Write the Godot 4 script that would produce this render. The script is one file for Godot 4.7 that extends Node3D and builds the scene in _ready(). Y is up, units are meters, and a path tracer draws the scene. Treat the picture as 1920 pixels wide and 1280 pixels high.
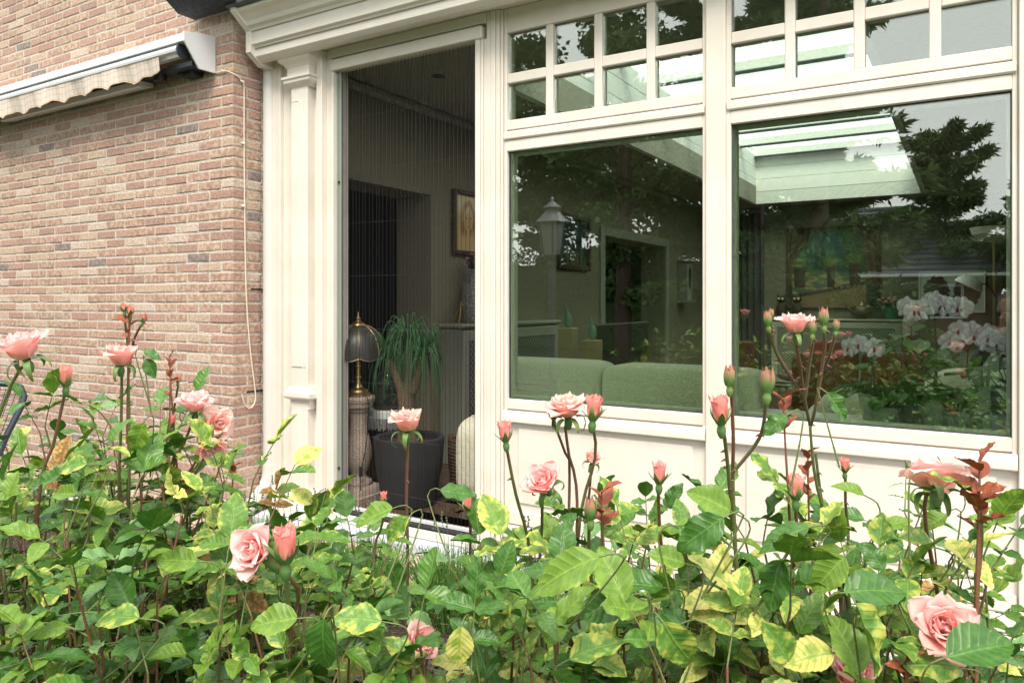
extends Node3D

const GOLD := 2.399963
var rng := RandomNumberGenerator.new()
var taken := {}
var tex := {}
var M := {}
var leaf_meshes: Array[ArrayMesh] = []
var leaf_mats: Array = []


# ---------------------------------------------------------------- mesh builder
class MB:
	var v := PackedVector3Array()
	var n := PackedVector3Array()
	var uv := PackedVector2Array()
	var c := PackedColorArray()
	var ix := PackedInt32Array()
	var tint := Color.WHITE
	var fade_to := Color(0, 0, 0, 0)   # colour at the far end of the next tube

	func vert(p: Vector3, q: Vector3, t := Vector2.ZERO) -> int:
		v.append(p)
		n.append(q)
		uv.append(t)
		c.append(tint)
		return v.size() - 1

	# convex polygon, flat, turned so that it faces «out»
	func poly(pts: Array, out: Vector3, uvs: Array = []) -> void:
		var q: Vector3 = (pts[1] - pts[0]).cross(pts[2] - pts[0])
		if q.length_squared() < 1e-16 and pts.size() > 3:
			q = (pts[2] - pts[0]).cross(pts[3] - pts[0])
		q = q.normalized()
		var flip := q.dot(out) < 0.0
		if flip:
			q = -q
		var s := v.size()
		for i in pts.size():
			vert(pts[i], q, uvs[i] if uvs.size() > i else Vector2.ZERO)
		for i in range(1, pts.size() - 1):
			if flip:
				ix.append_array(PackedInt32Array([s, s + i, s + i + 1]))
			else:
				ix.append_array(PackedInt32Array([s, s + i + 1, s + i]))

	# box with chamfered edges
	func box(ce: Vector3, size: Vector3, bev := 0.0, b := Basis.IDENTITY) -> void:
		var h := size * 0.5
		bev = minf(bev, minf(h.x, minf(h.y, h.z)) * 0.9)
		for a in 3:
			var e1 := (a + 1) % 3
			var e2 := (a + 2) % 3
			for s in [-1.0, 1.0]:
				var pts := []
				for k in [[-1.0, -1.0], [1.0, -1.0], [1.0, 1.0], [-1.0, 1.0]]:
					var p := Vector3.ZERO
					p[a] = s * h[a]
					p[e1] = k[0] * (h[e1] - bev)
					p[e2] = k[1] * (h[e2] - bev)
					pts.append(ce + b * p)
				var o := Vector3.ZERO
				o[a] = s
				poly(pts, b * o, [Vector2(0, 1), Vector2(1, 1), Vector2(1, 0), Vector2(0, 0)])
		if bev <= 0.0:
			return
		for a in 3:
			var e1 := (a + 1) % 3
			var e2 := (a + 2) % 3
			for s1 in [-1.0, 1.0]:
				for s2 in [-1.0, 1.0]:
					var pts := []
					for k in [[-1.0, 0], [1.0, 0], [1.0, 1], [-1.0, 1]]:
						var p := Vector3.ZERO
						p[a] = k[0] * (h[a] - bev)
						p[e1] = s1 * (h[e1] - (bev if k[1] == 1 else 0.0))
						p[e2] = s2 * (h[e2] - (0.0 if k[1] == 1 else bev))
						pts.append(ce + b * p)
					var o := Vector3.ZERO
					o[e1] = s1
					o[e2] = s2
					poly(pts, b * o)
		for s in 8:
			var g := Vector3(1.0 if s & 1 else -1.0, 1.0 if s & 2 else -1.0, 1.0 if s & 4 else -1.0)
			var pts := []
			for a in 3:
				var p := g * (h - Vector3.ONE * bev)
				p[a] = g[a] * h[a]
				pts.append(ce + b * p)
			poly(pts, b * g)

	# box from corner to corner
	func bx(x0: float, x1: float, y0: float, y1: float, z0: float, z1: float, bev := 0.0) -> void:
		box(Vector3((x0 + x1) * 0.5, (y0 + y1) * 0.5, (z0 + z1) * 0.5), Vector3(x1 - x0, y1 - y0, z1 - z0).abs(), bev)

	# smooth surface over an nu x nv grid of points (rows of v), both faces drawn
	func grid(pts: PackedVector3Array, nu: int, nv: int, cols := PackedColorArray(), flip := false) -> void:
		var acc := PackedVector3Array()
		acc.resize(nu * nv)
		for j in nv - 1:
			for i in nu - 1:
				var a := j * nu + i
				var q := (pts[a + 1] - pts[a + nu]).cross(pts[a + nu + 1] - pts[a])
				if flip:
					q = -q
				acc[a] += q
				acc[a + 1] += q
				acc[a + nu] += q
				acc[a + nu + 1] += q
		var s := v.size()
		for k in nu * nv:
			if cols.size():
				tint = cols[k]
			vert(pts[k], acc[k].normalized() if acc[k].length_squared() > 1e-20 else Vector3.UP, Vector2(float(k % nu) / (nu - 1), float(k / nu) / (nv - 1)))
		for j in nv - 1:
			for i in nu - 1:
				var a := s + j * nu + i
				if flip:
					ix.append_array(PackedInt32Array([a, a + 1, a + nu, a + 1, a + nu + 1, a + nu]))
				else:
					ix.append_array(PackedInt32Array([a, a + nu, a + 1, a + 1, a + nu, a + nu + 1]))

	func tube(pts: PackedVector3Array, rad: PackedFloat32Array, sides := 6, caps := true) -> void:
		var m := pts.size()
		var t := (pts[1] - pts[0]).normalized()
		var e := t.cross(Vector3.UP if absf(t.y) < 0.9 else Vector3.RIGHT).normalized()
		var s := v.size()
		var run := 0.0
		var near_tint := tint
		for k in m:
			if fade_to.a > 0.0:
				tint = near_tint.lerp(fade_to, float(k) / (m - 1))
			var d := (pts[mini(k + 1, m - 1)] - pts[maxi(k - 1, 0)]).normalized()
			e = (e - d * e.dot(d)).normalized()
			var f := d.cross(e)
			if k > 0:
				run += pts[k].distance_to(pts[k - 1])
			for i in sides + 1:
				var a := TAU * i / sides
				var o := e * cos(a) + f * sin(a)
				vert(pts[k] + o * rad[mini(k, rad.size() - 1)], o, Vector2(float(i) / sides, run))
		tint = near_tint
		for k in m - 1:
			for i in sides:
				var a := s + k * (sides + 1) + i
				var b := a + sides + 1
				ix.append_array(PackedInt32Array([a, b, a + 1, a + 1, b, b + 1]))
		if caps:
			for g in [0, m - 1]:
				var ring := []
				for i in sides:
					ring.append(v[s + g * (sides + 1) + i])
				poly(ring, (pts[0] - pts[1]) if g == 0 else (pts[m - 1] - pts[m - 2]))

	# turned shape: profile of (radius, height) from bottom to top
	func lathe(prof: Array, ce: Vector3, sides := 24, smooth := false, wob: Variant = null) -> void:
		var m := prof.size()
		for k in m - 1:
			var p: Vector2 = prof[k]
			var q: Vector2 = prof[k + 1]
			var nn: Array = []
			for g in 2:
				var a: Vector2 = prof[maxi(k + g - 1, 0)] if smooth else p
				var b: Vector2 = prof[mini(k + g + 1, m - 1)] if smooth else q
				var d := (b - a).normalized()
				nn.append(Vector2(d.y, -d.x))
			var s := v.size()
			for i in sides + 1:
				var an := TAU * i / sides
				var o := Vector3(cos(an), 0, sin(an))
				var w := 1.0 if wob == null else float(wob.call(an, p.y))
				var w2 := 1.0 if wob == null else float(wob.call(an, q.y))
				vert(ce + o * p.x * w + Vector3.UP * p.y, (o * nn[0].x + Vector3.UP * nn[0].y).normalized(), Vector2(float(i) / sides, p.y))
				vert(ce + o * q.x * w2 + Vector3.UP * q.y, (o * nn[1].x + Vector3.UP * nn[1].y).normalized(), Vector2(float(i) / sides, q.y))
			for i in sides:
				var a := s + i * 2
				ix.append_array(PackedInt32Array([a, a + 2, a + 1, a + 1, a + 2, a + 3]))

	func ball(ce: Vector3, r: Vector3, b := Basis.IDENTITY, nu := 10, nv := 7) -> void:
		var s := v.size()
		for j in nv + 1:
			var th := PI * j / nv
			for i in nu + 1:
				var ph := TAU * i / nu
				var o := Vector3(sin(th) * cos(ph), cos(th), sin(th) * sin(ph))
				vert(ce + b * (o * r), (b * (o / r)).normalized(), Vector2(float(i) / nu, float(j) / nv))
		for j in nv:
			for i in nu:
				var a := s + j * (nu + 1) + i
				var d := a + nu + 1
				ix.append_array(PackedInt32Array([a, d, a + 1, a + 1, d, d + 1]))

	# a moulding: outline of (z, y) points carried from x0 to x1, with flat ends
	func moulding(prof: Array, x0: float, x1: float) -> void:
		var ce := Vector2.ZERO
		var area := 0.0
		for i in prof.size():
			var p: Vector2 = prof[i]
			var q: Vector2 = prof[(i + 1) % prof.size()]
			ce += p
			area += p.x * q.y - p.y * q.x
		var sg := 1.0 if area > 0 else -1.0
		for i in prof.size():
			var p: Vector2 = prof[i]
			var q: Vector2 = prof[(i + 1) % prof.size()]
			var d := (q - p) * sg
			poly([Vector3(x0, p.y, p.x), Vector3(x1, p.y, p.x), Vector3(x1, q.y, q.x), Vector3(x0, q.y, q.x)], Vector3(0, -d.x, d.y))
		var tri := Geometry2D.triangulate_polygon(PackedVector2Array(prof))
		for k in tri.size() / 3:
			var a: Vector2 = prof[tri[k * 3]]
			var b: Vector2 = prof[tri[k * 3 + 1]]
			var e: Vector2 = prof[tri[k * 3 + 2]]
			for x in [x0, x1]:
				poly([Vector3(x, a.y, a.x), Vector3(x, b.y, b.x), Vector3(x, e.y, e.x)], Vector3(1 if x == maxf(x0, x1) else -1, 0, 0))

	# square stack (capital, plinth): list of (half width, half depth, y)
	func stack(rows: Array, ce: Vector3) -> void:
		for k in rows.size() - 1:
			var p: Vector3 = rows[k]
			var q: Vector3 = rows[k + 1]
			for s in [[1, 0], [-1, 0], [0, 1], [0, -1]]:
				var o := Vector3(s[0], 0, s[1])
				var t := Vector3(-s[1], 0, s[0])
				var f := func(r: Vector3, g: float) -> Vector3: return ce + Vector3((o.x + t.x * g) * r.x, r.z, (o.z + t.z * g) * r.y)
				poly([f.call(p, -1.0), f.call(p, 1.0), f.call(q, 1.0), f.call(q, -1.0)], o + Vector3.UP * (p.x - q.x))
		for g in [0, rows.size() - 1]:
			var r: Vector3 = rows[g]
			poly([ce + Vector3(-r.x, r.z, -r.y), ce + Vector3(r.x, r.z, -r.y), ce + Vector3(r.x, r.z, r.y), ce + Vector3(-r.x, r.z, r.y)], Vector3.DOWN if g == 0 else Vector3.UP)

	func surface_to(m: ArrayMesh, colors := false) -> ArrayMesh:
		var a := []
		a.resize(Mesh.ARRAY_MAX)
		a[Mesh.ARRAY_VERTEX] = v
		a[Mesh.ARRAY_NORMAL] = n
		a[Mesh.ARRAY_TEX_UV] = uv
		if colors:
			a[Mesh.ARRAY_COLOR] = c
		a[Mesh.ARRAY_INDEX] = ix
		m.add_surface_from_arrays(Mesh.PRIMITIVE_TRIANGLES, a)
		return m

	func mesh(colors := false) -> ArrayMesh:
		return surface_to(ArrayMesh.new(), colors)


# ---------------------------------------------------------------- scene helpers
func numbered(called: String, under: Node) -> String:
	var key := "%d/%s" % [under.get_instance_id(), called]
	var k: int = taken.get(key, -1) + 1
	taken[key] = k
	return called if k == 0 else "%s_%03d" % [called, k]


func tag(o: Node3D, label: String, category: String, group := "") -> Node3D:
	o.set_meta("label", label)
	o.set_meta("category", category)
	if group:
		o.set_meta("group", group)
	return o


func thing(called: String, label: String, category: String, at := Vector3.ZERO, group := "") -> Node3D:
	var o := Node3D.new()
	o.name = numbered(called, self)
	add_child(o, true)
	o.position = at
	return tag(o, label, category, group)


func put(called: String, mesh: Mesh, m: Material, parent: Node3D = null, xf := Transform3D.IDENTITY) -> MeshInstance3D:
	var o := MeshInstance3D.new()
	var p: Node3D = parent if parent else self
	o.name = numbered(called, p)
	o.mesh = mesh
	if m:
		o.material_override = m
	o.transform = xf
	p.add_child(o, true)
	return o


# a part whose mesh was laid out in the world's own coordinates
func part(called: String, b: MB, m: Material, t: Node3D, colors := false) -> MeshInstance3D:
	var off := t.position
	var up := t.get_parent()
	while up is Node3D and up != self:
		off += (up as Node3D).position
		up = up.get_parent()
	return put(called, b.mesh(colors), m, t, Transform3D(Basis.IDENTITY, -off))


func struct(called: String, b: MB, m: Material) -> MeshInstance3D:
	var o := put(called, b.mesh(), m)
	o.set_meta("kind", "structure")
	return o


func stuff(o: Node3D) -> Node3D:
	o.set_meta("kind", "stuff")
	return o


# ---------------------------------------------------------------- materials
func lin(r: float, g: float, b: float, a := 1.0) -> Color:
	var k := Color(r, g, b, a).linear_to_srgb()
	k.a = a
	return k


func mat(k: Color, rough := 0.6, metal := 0.0, spec := 0.5) -> StandardMaterial3D:
	var m := StandardMaterial3D.new()
	m.albedo_color = k
	m.roughness = rough
	m.metallic = metal
	m.metallic_specular = spec
	return m


func noise_tex(freq: float, seed_: int, lo: Color, hi: Color, size := 256, octaves := 4, mid := Color(0, 0, 0, 0)) -> NoiseTexture2D:
	var f := FastNoiseLite.new()
	f.seed = seed_
	f.frequency = freq
	f.fractal_octaves = octaves
	f.noise_type = FastNoiseLite.TYPE_SIMPLEX_SMOOTH
	var t := NoiseTexture2D.new()
	t.width = size
	t.height = size
	t.seamless = true
	t.noise = f
	var r := Gradient.new()
	r.offsets = PackedFloat32Array([0.25, 0.75])
	r.colors = PackedColorArray([lo, hi])
	if mid.a > 0:
		r.add_point(0.5, mid)
	t.color_ramp = r
	return t


func bump_tex(freq: float, seed_: int, strength := 4.0, size := 256) -> NoiseTexture2D:
	var f := FastNoiseLite.new()
	f.seed = seed_
	f.frequency = freq
	f.fractal_octaves = 4
	var t := NoiseTexture2D.new()
	t.width = size
	t.height = size
	t.seamless = true
	t.as_normal_map = true
	t.bump_strength = strength
	t.noise = f
	return t


func tri(m: StandardMaterial3D, scale: float, world := true) -> StandardMaterial3D:
	m.uv1_triplanar = true
	m.uv1_world_triplanar = world
	m.uv1_scale = Vector3.ONE * scale
	return m


func grain(m: StandardMaterial3D, lo: float, hi: float, freq: float, seed_: int, scale: float, world := true) -> StandardMaterial3D:
	m.albedo_texture = noise_tex(freq, seed_, Color(lo, lo, lo), Color(hi, hi, hi))
	return tri(m, scale, world)


func picture(w: int, h: int, f: Callable) -> ImageTexture:
	var im := Image.create(w, h, false, Image.FORMAT_RGBA8)
	for y in h:
		for x in w:
			im.set_pixel(x, y, f.call((x + 0.5) / w, (y + 0.5) / h))
	return ImageTexture.create_from_image(im)


func smooth_pts(ctrl: Array, steps: int) -> PackedVector3Array:
	var cv := Curve3D.new()
	for i in ctrl.size():
		var a: Vector3 = ctrl[maxi(i - 1, 0)]
		var b: Vector3 = ctrl[mini(i + 1, ctrl.size() - 1)]
		var t: Vector3 = (b - a) / 6.0
		cv.add_point(ctrl[i], -t, t)
	cv.bake_interval = 0.02
	var out := PackedVector3Array()
	var len_ := cv.get_baked_length()
	for k in steps + 1:
		out.append(cv.sample_baked(len_ * k / steps, true))
	return out


func taper(a: float, b: float, k: int) -> PackedFloat32Array:
	var r := PackedFloat32Array()
	for i in k:
		r.append(lerpf(a, b, float(i) / maxi(k - 1, 1)))
	return r


func rnd(a: float, b: float) -> float:
	return rng.randf_range(a, b)


func basis_from(d: Vector3, up: Vector3) -> Basis:
	# z runs along d, y is as near to up as it can be
	var z := d.normalized()
	var x := up.cross(z)
	if x.length_squared() < 1e-6:
		x = Vector3.RIGHT.cross(z)
	x = x.normalized()
	return Basis(x, z.cross(x), z)


const HEROES := [
	[0, "bloom", 1.00, Vector3(0.03, 0.90, 0.33), [Vector3(-1.422, 1.270, 2.518), Vector3(-1.460, 1.241, 2.506), Vector3(-1.520, 1.170, 2.507), Vector3(-1.575, 1.025, 2.505)]],
	[0, "halfbud", 0.85, Vector3(0.02, 1.00, -0.01), [Vector3(-1.462, 1.213, 2.425), Vector3(-1.494, 1.186, 2.410), Vector3(-1.544, 1.082, 2.405), Vector3(-1.601, 0.958, 2.405)]],
	[1, "bloom", 0.95, Vector3(0.07, 1.00, 0.02), [Vector3(-1.565, 1.234, 2.254), Vector3(-1.593, 1.203, 2.236), Vector3(-1.624, 1.080, 2.219), Vector3(-1.657, 0.917, 2.204)]],
	[1, "tinybud", 0.55, Vector3(0.00, 1.00, 0.00), [Vector3(-1.587, 1.345, 2.220), Vector3(-1.617, 1.320, 2.203), Vector3(-1.648, 1.246, 2.187), Vector3(-1.676, 1.069, 2.169), Vector3(-1.707, 0.860, 2.153)]],
	[1, "tinybud", 0.50, Vector3(-0.13, 1.00, 0.08), [Vector3(-1.600, 1.352, 2.228), Vector3(-1.627, 1.332, 2.210), Vector3(-1.650, 1.270, 2.188), Vector3(-1.676, 1.194, 2.169)]],
	[1, "tinybud", 0.50, Vector3(0.26, 1.00, -0.16), [Vector3(-1.560, 1.328, 2.204), Vector3(-1.592, 1.314, 2.188), Vector3(-1.637, 1.270, 2.181), Vector3(-1.675, 1.194, 2.169)]],
	[2, "halfbud", 0.62, Vector3(0.00, 1.00, 0.00), [Vector3(-1.589, 1.081, 2.116), Vector3(-1.614, 1.045, 2.096), Vector3(-1.639, 0.968, 2.076), Vector3(-1.675, 0.843, 2.063)]],
	[2, "bloom", 0.95, Vector3(0.22, 0.90, 0.16), [Vector3(-1.499, 1.122, 2.120), Vector3(-1.530, 1.084, 2.104), Vector3(-1.573, 1.029, 2.095), Vector3(-1.638, 0.896, 2.099)]],
	[2, "halfbud", 0.40, Vector3(0.09, 1.00, -0.05), [Vector3(-1.604, 1.181, 2.090), Vector3(-1.631, 1.156, 2.072), Vector3(-1.667, 1.093, 2.058), Vector3(-1.709, 0.969, 2.049)]],
	[2, "pale", 0.90, Vector3(0.69, 0.10, 0.17), [Vector3(-1.473, 1.080, 2.081), Vector3(-1.510, 1.069, 2.068), Vector3(-1.558, 1.000, 2.063), Vector3(-1.623, 0.865, 2.067)]],
	[2, "bloom", 0.85, Vector3(0.52, -0.50, 0.27), [Vector3(-1.435, 1.048, 2.128), Vector3(-1.454, 1.064, 2.105), Vector3(-1.495, 1.012, 2.095), Vector3(-1.559, 0.869, 2.098)]],
	[3, "bloom", 1.00, Vector3(0.16, 0.35, 0.84), [Vector3(-0.956, 0.966, 2.399), Vector3(-0.956, 0.938, 2.364), Vector3(-0.945, 0.879, 2.323), Vector3(-0.980, 0.786, 2.309)]],
	[3, "halfbud", 1.25, Vector3(0.03, 1.00, 0.04), [Vector3(-0.887, 0.975, 2.404), Vector3(-0.909, 0.935, 2.383), Vector3(-0.926, 0.852, 2.358), Vector3(-0.929, 0.769, 2.324), Vector3(-0.976, 0.673, 2.318)]],
	[4, "bloom", 0.95, Vector3(0.05, 1.00, 0.11), [Vector3(-0.989, 1.104, 1.987), Vector3(-1.007, 1.069, 1.963), Vector3(-1.029, 0.943, 1.941), Vector3(-1.046, 0.818, 1.916), Vector3(-1.069, 0.629, 1.895)]],
	[4, "halfbud", 0.55, Vector3(-0.04, 1.00, 0.03), [Vector3(-1.131, 0.917, 1.897), Vector3(-1.150, 0.893, 1.874), Vector3(-1.174, 0.835, 1.853), Vector3(-1.212, 0.730, 1.841)]],
	[4, "bud", 0.75, Vector3(-0.04, 1.00, 0.03), [Vector3(-0.824, 0.969, 2.004), Vector3(-0.839, 0.939, 1.978), Vector3(-0.854, 0.882, 1.952), Vector3(-0.875, 0.774, 1.929), Vector3(-0.890, 0.650, 1.904)]],
	[5, "halfbud", 0.85, Vector3(-0.09, 1.00, 0.05), [Vector3(-0.726, 1.115, 2.026), Vector3(-0.738, 1.080, 1.999), Vector3(-0.739, 0.987, 1.964), Vector3(-0.735, 0.895, 1.926), Vector3(-0.740, 0.768, 1.895)]],
	[5, "open", 1.00, Vector3(0.02, 0.95, 0.22), [Vector3(-0.673, 1.143, 1.877), Vector3(-0.690, 1.114, 1.853), Vector3(-0.698, 1.049, 1.822), Vector3(-0.696, 0.919, 1.786)]],
	[5, "halfbud", 1.10, Vector3(0.09, 1.00, -0.05), [Vector3(-0.620, 1.142, 1.869), Vector3(-0.633, 1.112, 1.842), Vector3(-0.643, 1.042, 1.812), Vector3(-0.685, 0.881, 1.802)]],
	[5, "halfbud", 0.60, Vector3(-0.03, 1.00, 0.14), [Vector3(-0.706, 1.136, 1.874), Vector3(-0.718, 1.111, 1.846), Vector3(-0.715, 1.050, 1.809), Vector3(-0.719, 0.982, 1.776)]],
	[5, "bloom", 0.95, Vector3(0.05, 0.60, 0.56), [Vector3(-0.682, 1.014, 1.953), Vector3(-0.700, 0.979, 1.929), Vector3(-0.716, 0.913, 1.903), Vector3(-0.734, 0.785, 1.879)]],
	[5, "bloom", 0.55, Vector3(0.29, 0.80, 0.29), [Vector3(-0.689, 1.023, 1.723), Vector3(-0.704, 1.001, 1.697), Vector3(-0.722, 0.924, 1.673), Vector3(-0.745, 0.782, 1.652)]],
	[6, "closed", 0.82, Vector3(0.00, 1.00, 0.00), [Vector3(-0.505, 1.030, 2.126), Vector3(-0.520, 0.999, 2.100), Vector3(-0.532, 0.923, 2.072), Vector3(-0.532, 0.804, 2.038), Vector3(-0.523, 0.679, 1.997)]],
	[6, "halfbud", 0.85, Vector3(0.02, 1.00, -0.01), [Vector3(-0.454, 1.057, 1.955), Vector3(-0.466, 1.020, 1.927), Vector3(-0.472, 0.920, 1.896), Vector3(-0.467, 0.801, 1.858), Vector3(-0.441, 0.657, 1.807)]],
	[7, "halfbud", 0.95, Vector3(-0.04, 1.00, 0.03), [Vector3(-0.312, 1.190, 2.080), Vector3(-0.316, 1.156, 2.047), Vector3(-0.319, 1.096, 2.013), Vector3(-0.321, 1.003, 1.980)]],
	[7, "closed", 0.73, Vector3(0.00, 1.00, 0.00), [Vector3(-0.306, 1.245, 2.053), Vector3(-0.312, 1.220, 2.021), Vector3(-0.317, 1.135, 1.989), Vector3(-0.326, 1.067, 1.959), Vector3(-0.329, 0.925, 1.926), Vector3(-0.328, 0.777, 1.890)]],
	[7, "closed", 0.86, Vector3(0.04, 1.00, -0.03), [Vector3(-0.252, 1.238, 2.043), Vector3(-0.261, 1.206, 2.014), Vector3(-0.276, 1.147, 1.988), Vector3(-0.320, 1.085, 1.979)]],
	[8, "bloom", 0.75, Vector3(0.01, 1.00, 0.11), [Vector3(-0.251, 1.318, 1.832), Vector3(-0.257, 1.295, 1.801), Vector3(-0.256, 1.250, 1.765), Vector3(-0.255, 1.188, 1.729), Vector3(-0.250, 1.124, 1.691)]],
	[8, "closed", 0.60, Vector3(-0.09, 1.00, 0.05), [Vector3(-0.292, 1.332, 1.857), Vector3(-0.297, 1.310, 1.825), Vector3(-0.289, 1.260, 1.785), Vector3(-0.257, 1.188, 1.731)]],
	[8, "closed", 0.43, Vector3(0.09, 1.00, -0.05), [Vector3(-0.296, 1.343, 1.813), Vector3(-0.303, 1.318, 1.782), Vector3(-0.302, 1.272, 1.746), Vector3(-0.286, 1.224, 1.702)]],
	[8, "closed", 0.56, Vector3(0.04, 1.00, -0.03), [Vector3(-0.222, 1.319, 1.838), Vector3(-0.226, 1.296, 1.805), Vector3(-0.237, 1.252, 1.777), Vector3(-0.249, 1.186, 1.749)]],
	[8, "closed", 0.69, Vector3(0.00, 1.00, 0.00), [Vector3(-0.207, 1.334, 1.817), Vector3(-0.212, 1.310, 1.785), Vector3(-0.216, 1.270, 1.753), Vector3(-0.234, 1.170, 1.729), Vector3(-0.248, 1.125, 1.702)]],
	[8, "closed", 0.47, Vector3(0.09, 1.00, -0.05), [Vector3(-0.190, 1.323, 1.795), Vector3(-0.196, 1.305, 1.764), Vector3(-0.209, 1.265, 1.737), Vector3(-0.223, 1.238, 1.710)]],
	[8, "halfbud", 0.90, Vector3(0.00, 1.00, 0.00), [Vector3(-0.235, 1.051, 1.916), Vector3(-0.241, 1.014, 1.885), Vector3(-0.245, 0.946, 1.852), Vector3(-0.258, 0.843, 1.825)]],
	[8, "halfbud", 0.60, Vector3(0.00, 1.00, 0.00), [Vector3(-0.191, 1.054, 1.679), Vector3(-0.194, 1.027, 1.646), Vector3(-0.198, 0.961, 1.613), Vector3(-0.198, 0.857, 1.578)]],
	[9, "pale", 1.05, Vector3(-0.10, 0.80, -0.46), [Vector3(-0.038, 1.090, 1.914), Vector3(-0.051, 1.062, 1.887), Vector3(-0.050, 0.995, 1.851), Vector3(-0.039, 0.908, 1.809), Vector3(-0.032, 0.799, 1.770)]],
	[9, "open", 1.0, Vector3(0.17, 0.55, 0.77), [Vector3(-0.025, 0.915, 2.023), Vector3(-0.011, 0.874, 1.979), Vector3(0.008, 0.825, 1.933), Vector3(0.015, 0.755, 1.893)]],
	[9, "bloom", 0.95, Vector3(0.07, 0.90, 0.31), [Vector3(-0.133, 0.829, 2.053), Vector3(-0.137, 0.787, 2.020), Vector3(-0.134, 0.731, 1.984)]],
	[11, "bloom", 0.75, Vector3(0.61, 0.50, 0.33), [Vector3(-0.750, 0.812, 2.251), Vector3(-0.776, 0.782, 2.232), Vector3(-0.803, 0.709, 2.213), Vector3(-0.826, 0.639, 2.192)]],
	[12, "halfbud", 0.70, Vector3(0.10, 1.00, 0.17), [Vector3(-0.227, 0.725, 1.876), Vector3(-0.233, 0.690, 1.845), Vector3(-0.234, 0.627, 1.810)]],
]
const CANES := [
	[8, [Vector3(-0.229, 1.144, 1.819), Vector3(-0.224, 1.046, 1.793), Vector3(-0.203, 0.936, 1.756), Vector3(-0.181, 0.813, 1.720), Vector3(-0.175, 0.637, 1.693)]],
	[7, [Vector3(-0.302, 1.089, 2.050), Vector3(-0.305, 1.001, 2.028), Vector3(-0.303, 0.869, 2.004), Vector3(-0.299, 0.715, 1.978)]],
	[9, [Vector3(0.019, 1.084, 1.961), Vector3(0.022, 1.021, 1.936), Vector3(0.016, 0.929, 1.916), Vector3(0.015, 0.811, 1.893), Vector3(0.019, 0.688, 1.868)]],
	[4, [Vector3(-0.989, 0.847, 1.987), Vector3(-1.003, 0.729, 1.972), Vector3(-1.010, 0.584, 1.953)]],
	[6, [Vector3(-0.498, 1.006, 2.099), Vector3(-0.505, 0.913, 2.080), Vector3(-0.512, 0.799, 2.060), Vector3(-0.514, 0.673, 2.038)]],
	[8, [Vector3(-0.231, 1.085, 1.750), Vector3(-0.222, 0.973, 1.721), Vector3(-0.202, 0.847, 1.685), Vector3(-0.198, 0.667, 1.660)]],
	[1, [Vector3(-1.590, 1.179, 2.222), Vector3(-1.607, 1.044, 2.209), Vector3(-1.628, 0.883, 2.199), Vector3(-1.652, 0.730, 2.190)]],
	[10, [Vector3(-1.521, 0.987, 2.484), Vector3(-1.547, 0.921, 2.477), Vector3(-1.586, 0.843, 2.477)]],
]
# foot of each bush on the ground, height, spread
const BUSHES := [
	[Vector3(-1.91, 0, 2.31), 1.06, 0.30],
	[Vector3(-1.74, 0, 2.15), 1.09, 0.30],
	[Vector3(-1.65, 0, 1.98), 0.86, 0.26],
	[Vector3(-1.02, 0, 2.30), 0.89, 0.24],
	[Vector3(-1.03, 0, 2.01), 0.81, 0.24],
	[Vector3(-0.70, 0, 1.87), 0.89, 0.24],
	[Vector3(-0.46, 0, 1.96), 0.91, 0.22],
	[Vector3(-0.31, 0, 1.96), 0.96, 0.22],
	[Vector3(-0.23, 0, 1.68), 0.93, 0.24],
	[Vector3(-0.01, 0, 1.80), 0.98, 0.24],
	[Vector3(-1.39, 0, 2.46), 1.00, 0.26],
	[Vector3(-0.69, 0, 2.19), 0.89, 0.24],
	[Vector3(-0.22, 0, 1.99), 0.90, 0.22],
	[Vector3(-1.27, 0, 1.92), 0.75, 0.22],
	[Vector3(-0.13, 0, 1.27), 0.83, 0.24],
	[Vector3(-1.22, 0, 2.36), 0.97, 0.26],
	[Vector3(0.08, 0, 1.28), 0.87, 0.26],
	[Vector3(-0.70, 0, 1.58), 0.79, 0.22],
	[Vector3(-0.79, 0, 2.33), 0.86, 0.22],
	[Vector3(-2.11, 0, 2.14), 0.99, 0.28],
	[Vector3(-1.61, 0, 2.30), 1.03, 0.26],
	[Vector3(-1.52, 0, 2.19), 0.99, 0.26],
	[Vector3(-1.37, 0, 2.10), 0.86, 0.24],
	[Vector3(-0.14, 0, 1.88), 0.94, 0.24],
	[Vector3(-0.57, 0, 2.20), 0.87, 0.24],
	[Vector3(-0.47, 0, 1.61), 0.81, 0.20],
	[Vector3(-0.57, 0, 2.23), 0.88, 0.20],
	[Vector3(-0.37, 0, 2.16), 0.90, 0.20],
	[Vector3(-0.11, 0, 2.04), 0.92, 0.20],
	[Vector3(-0.94, 0, 2.42), 0.88, 0.20],
	[Vector3(-1.18, 0, 2.57), 0.91, 0.22],
]
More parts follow.
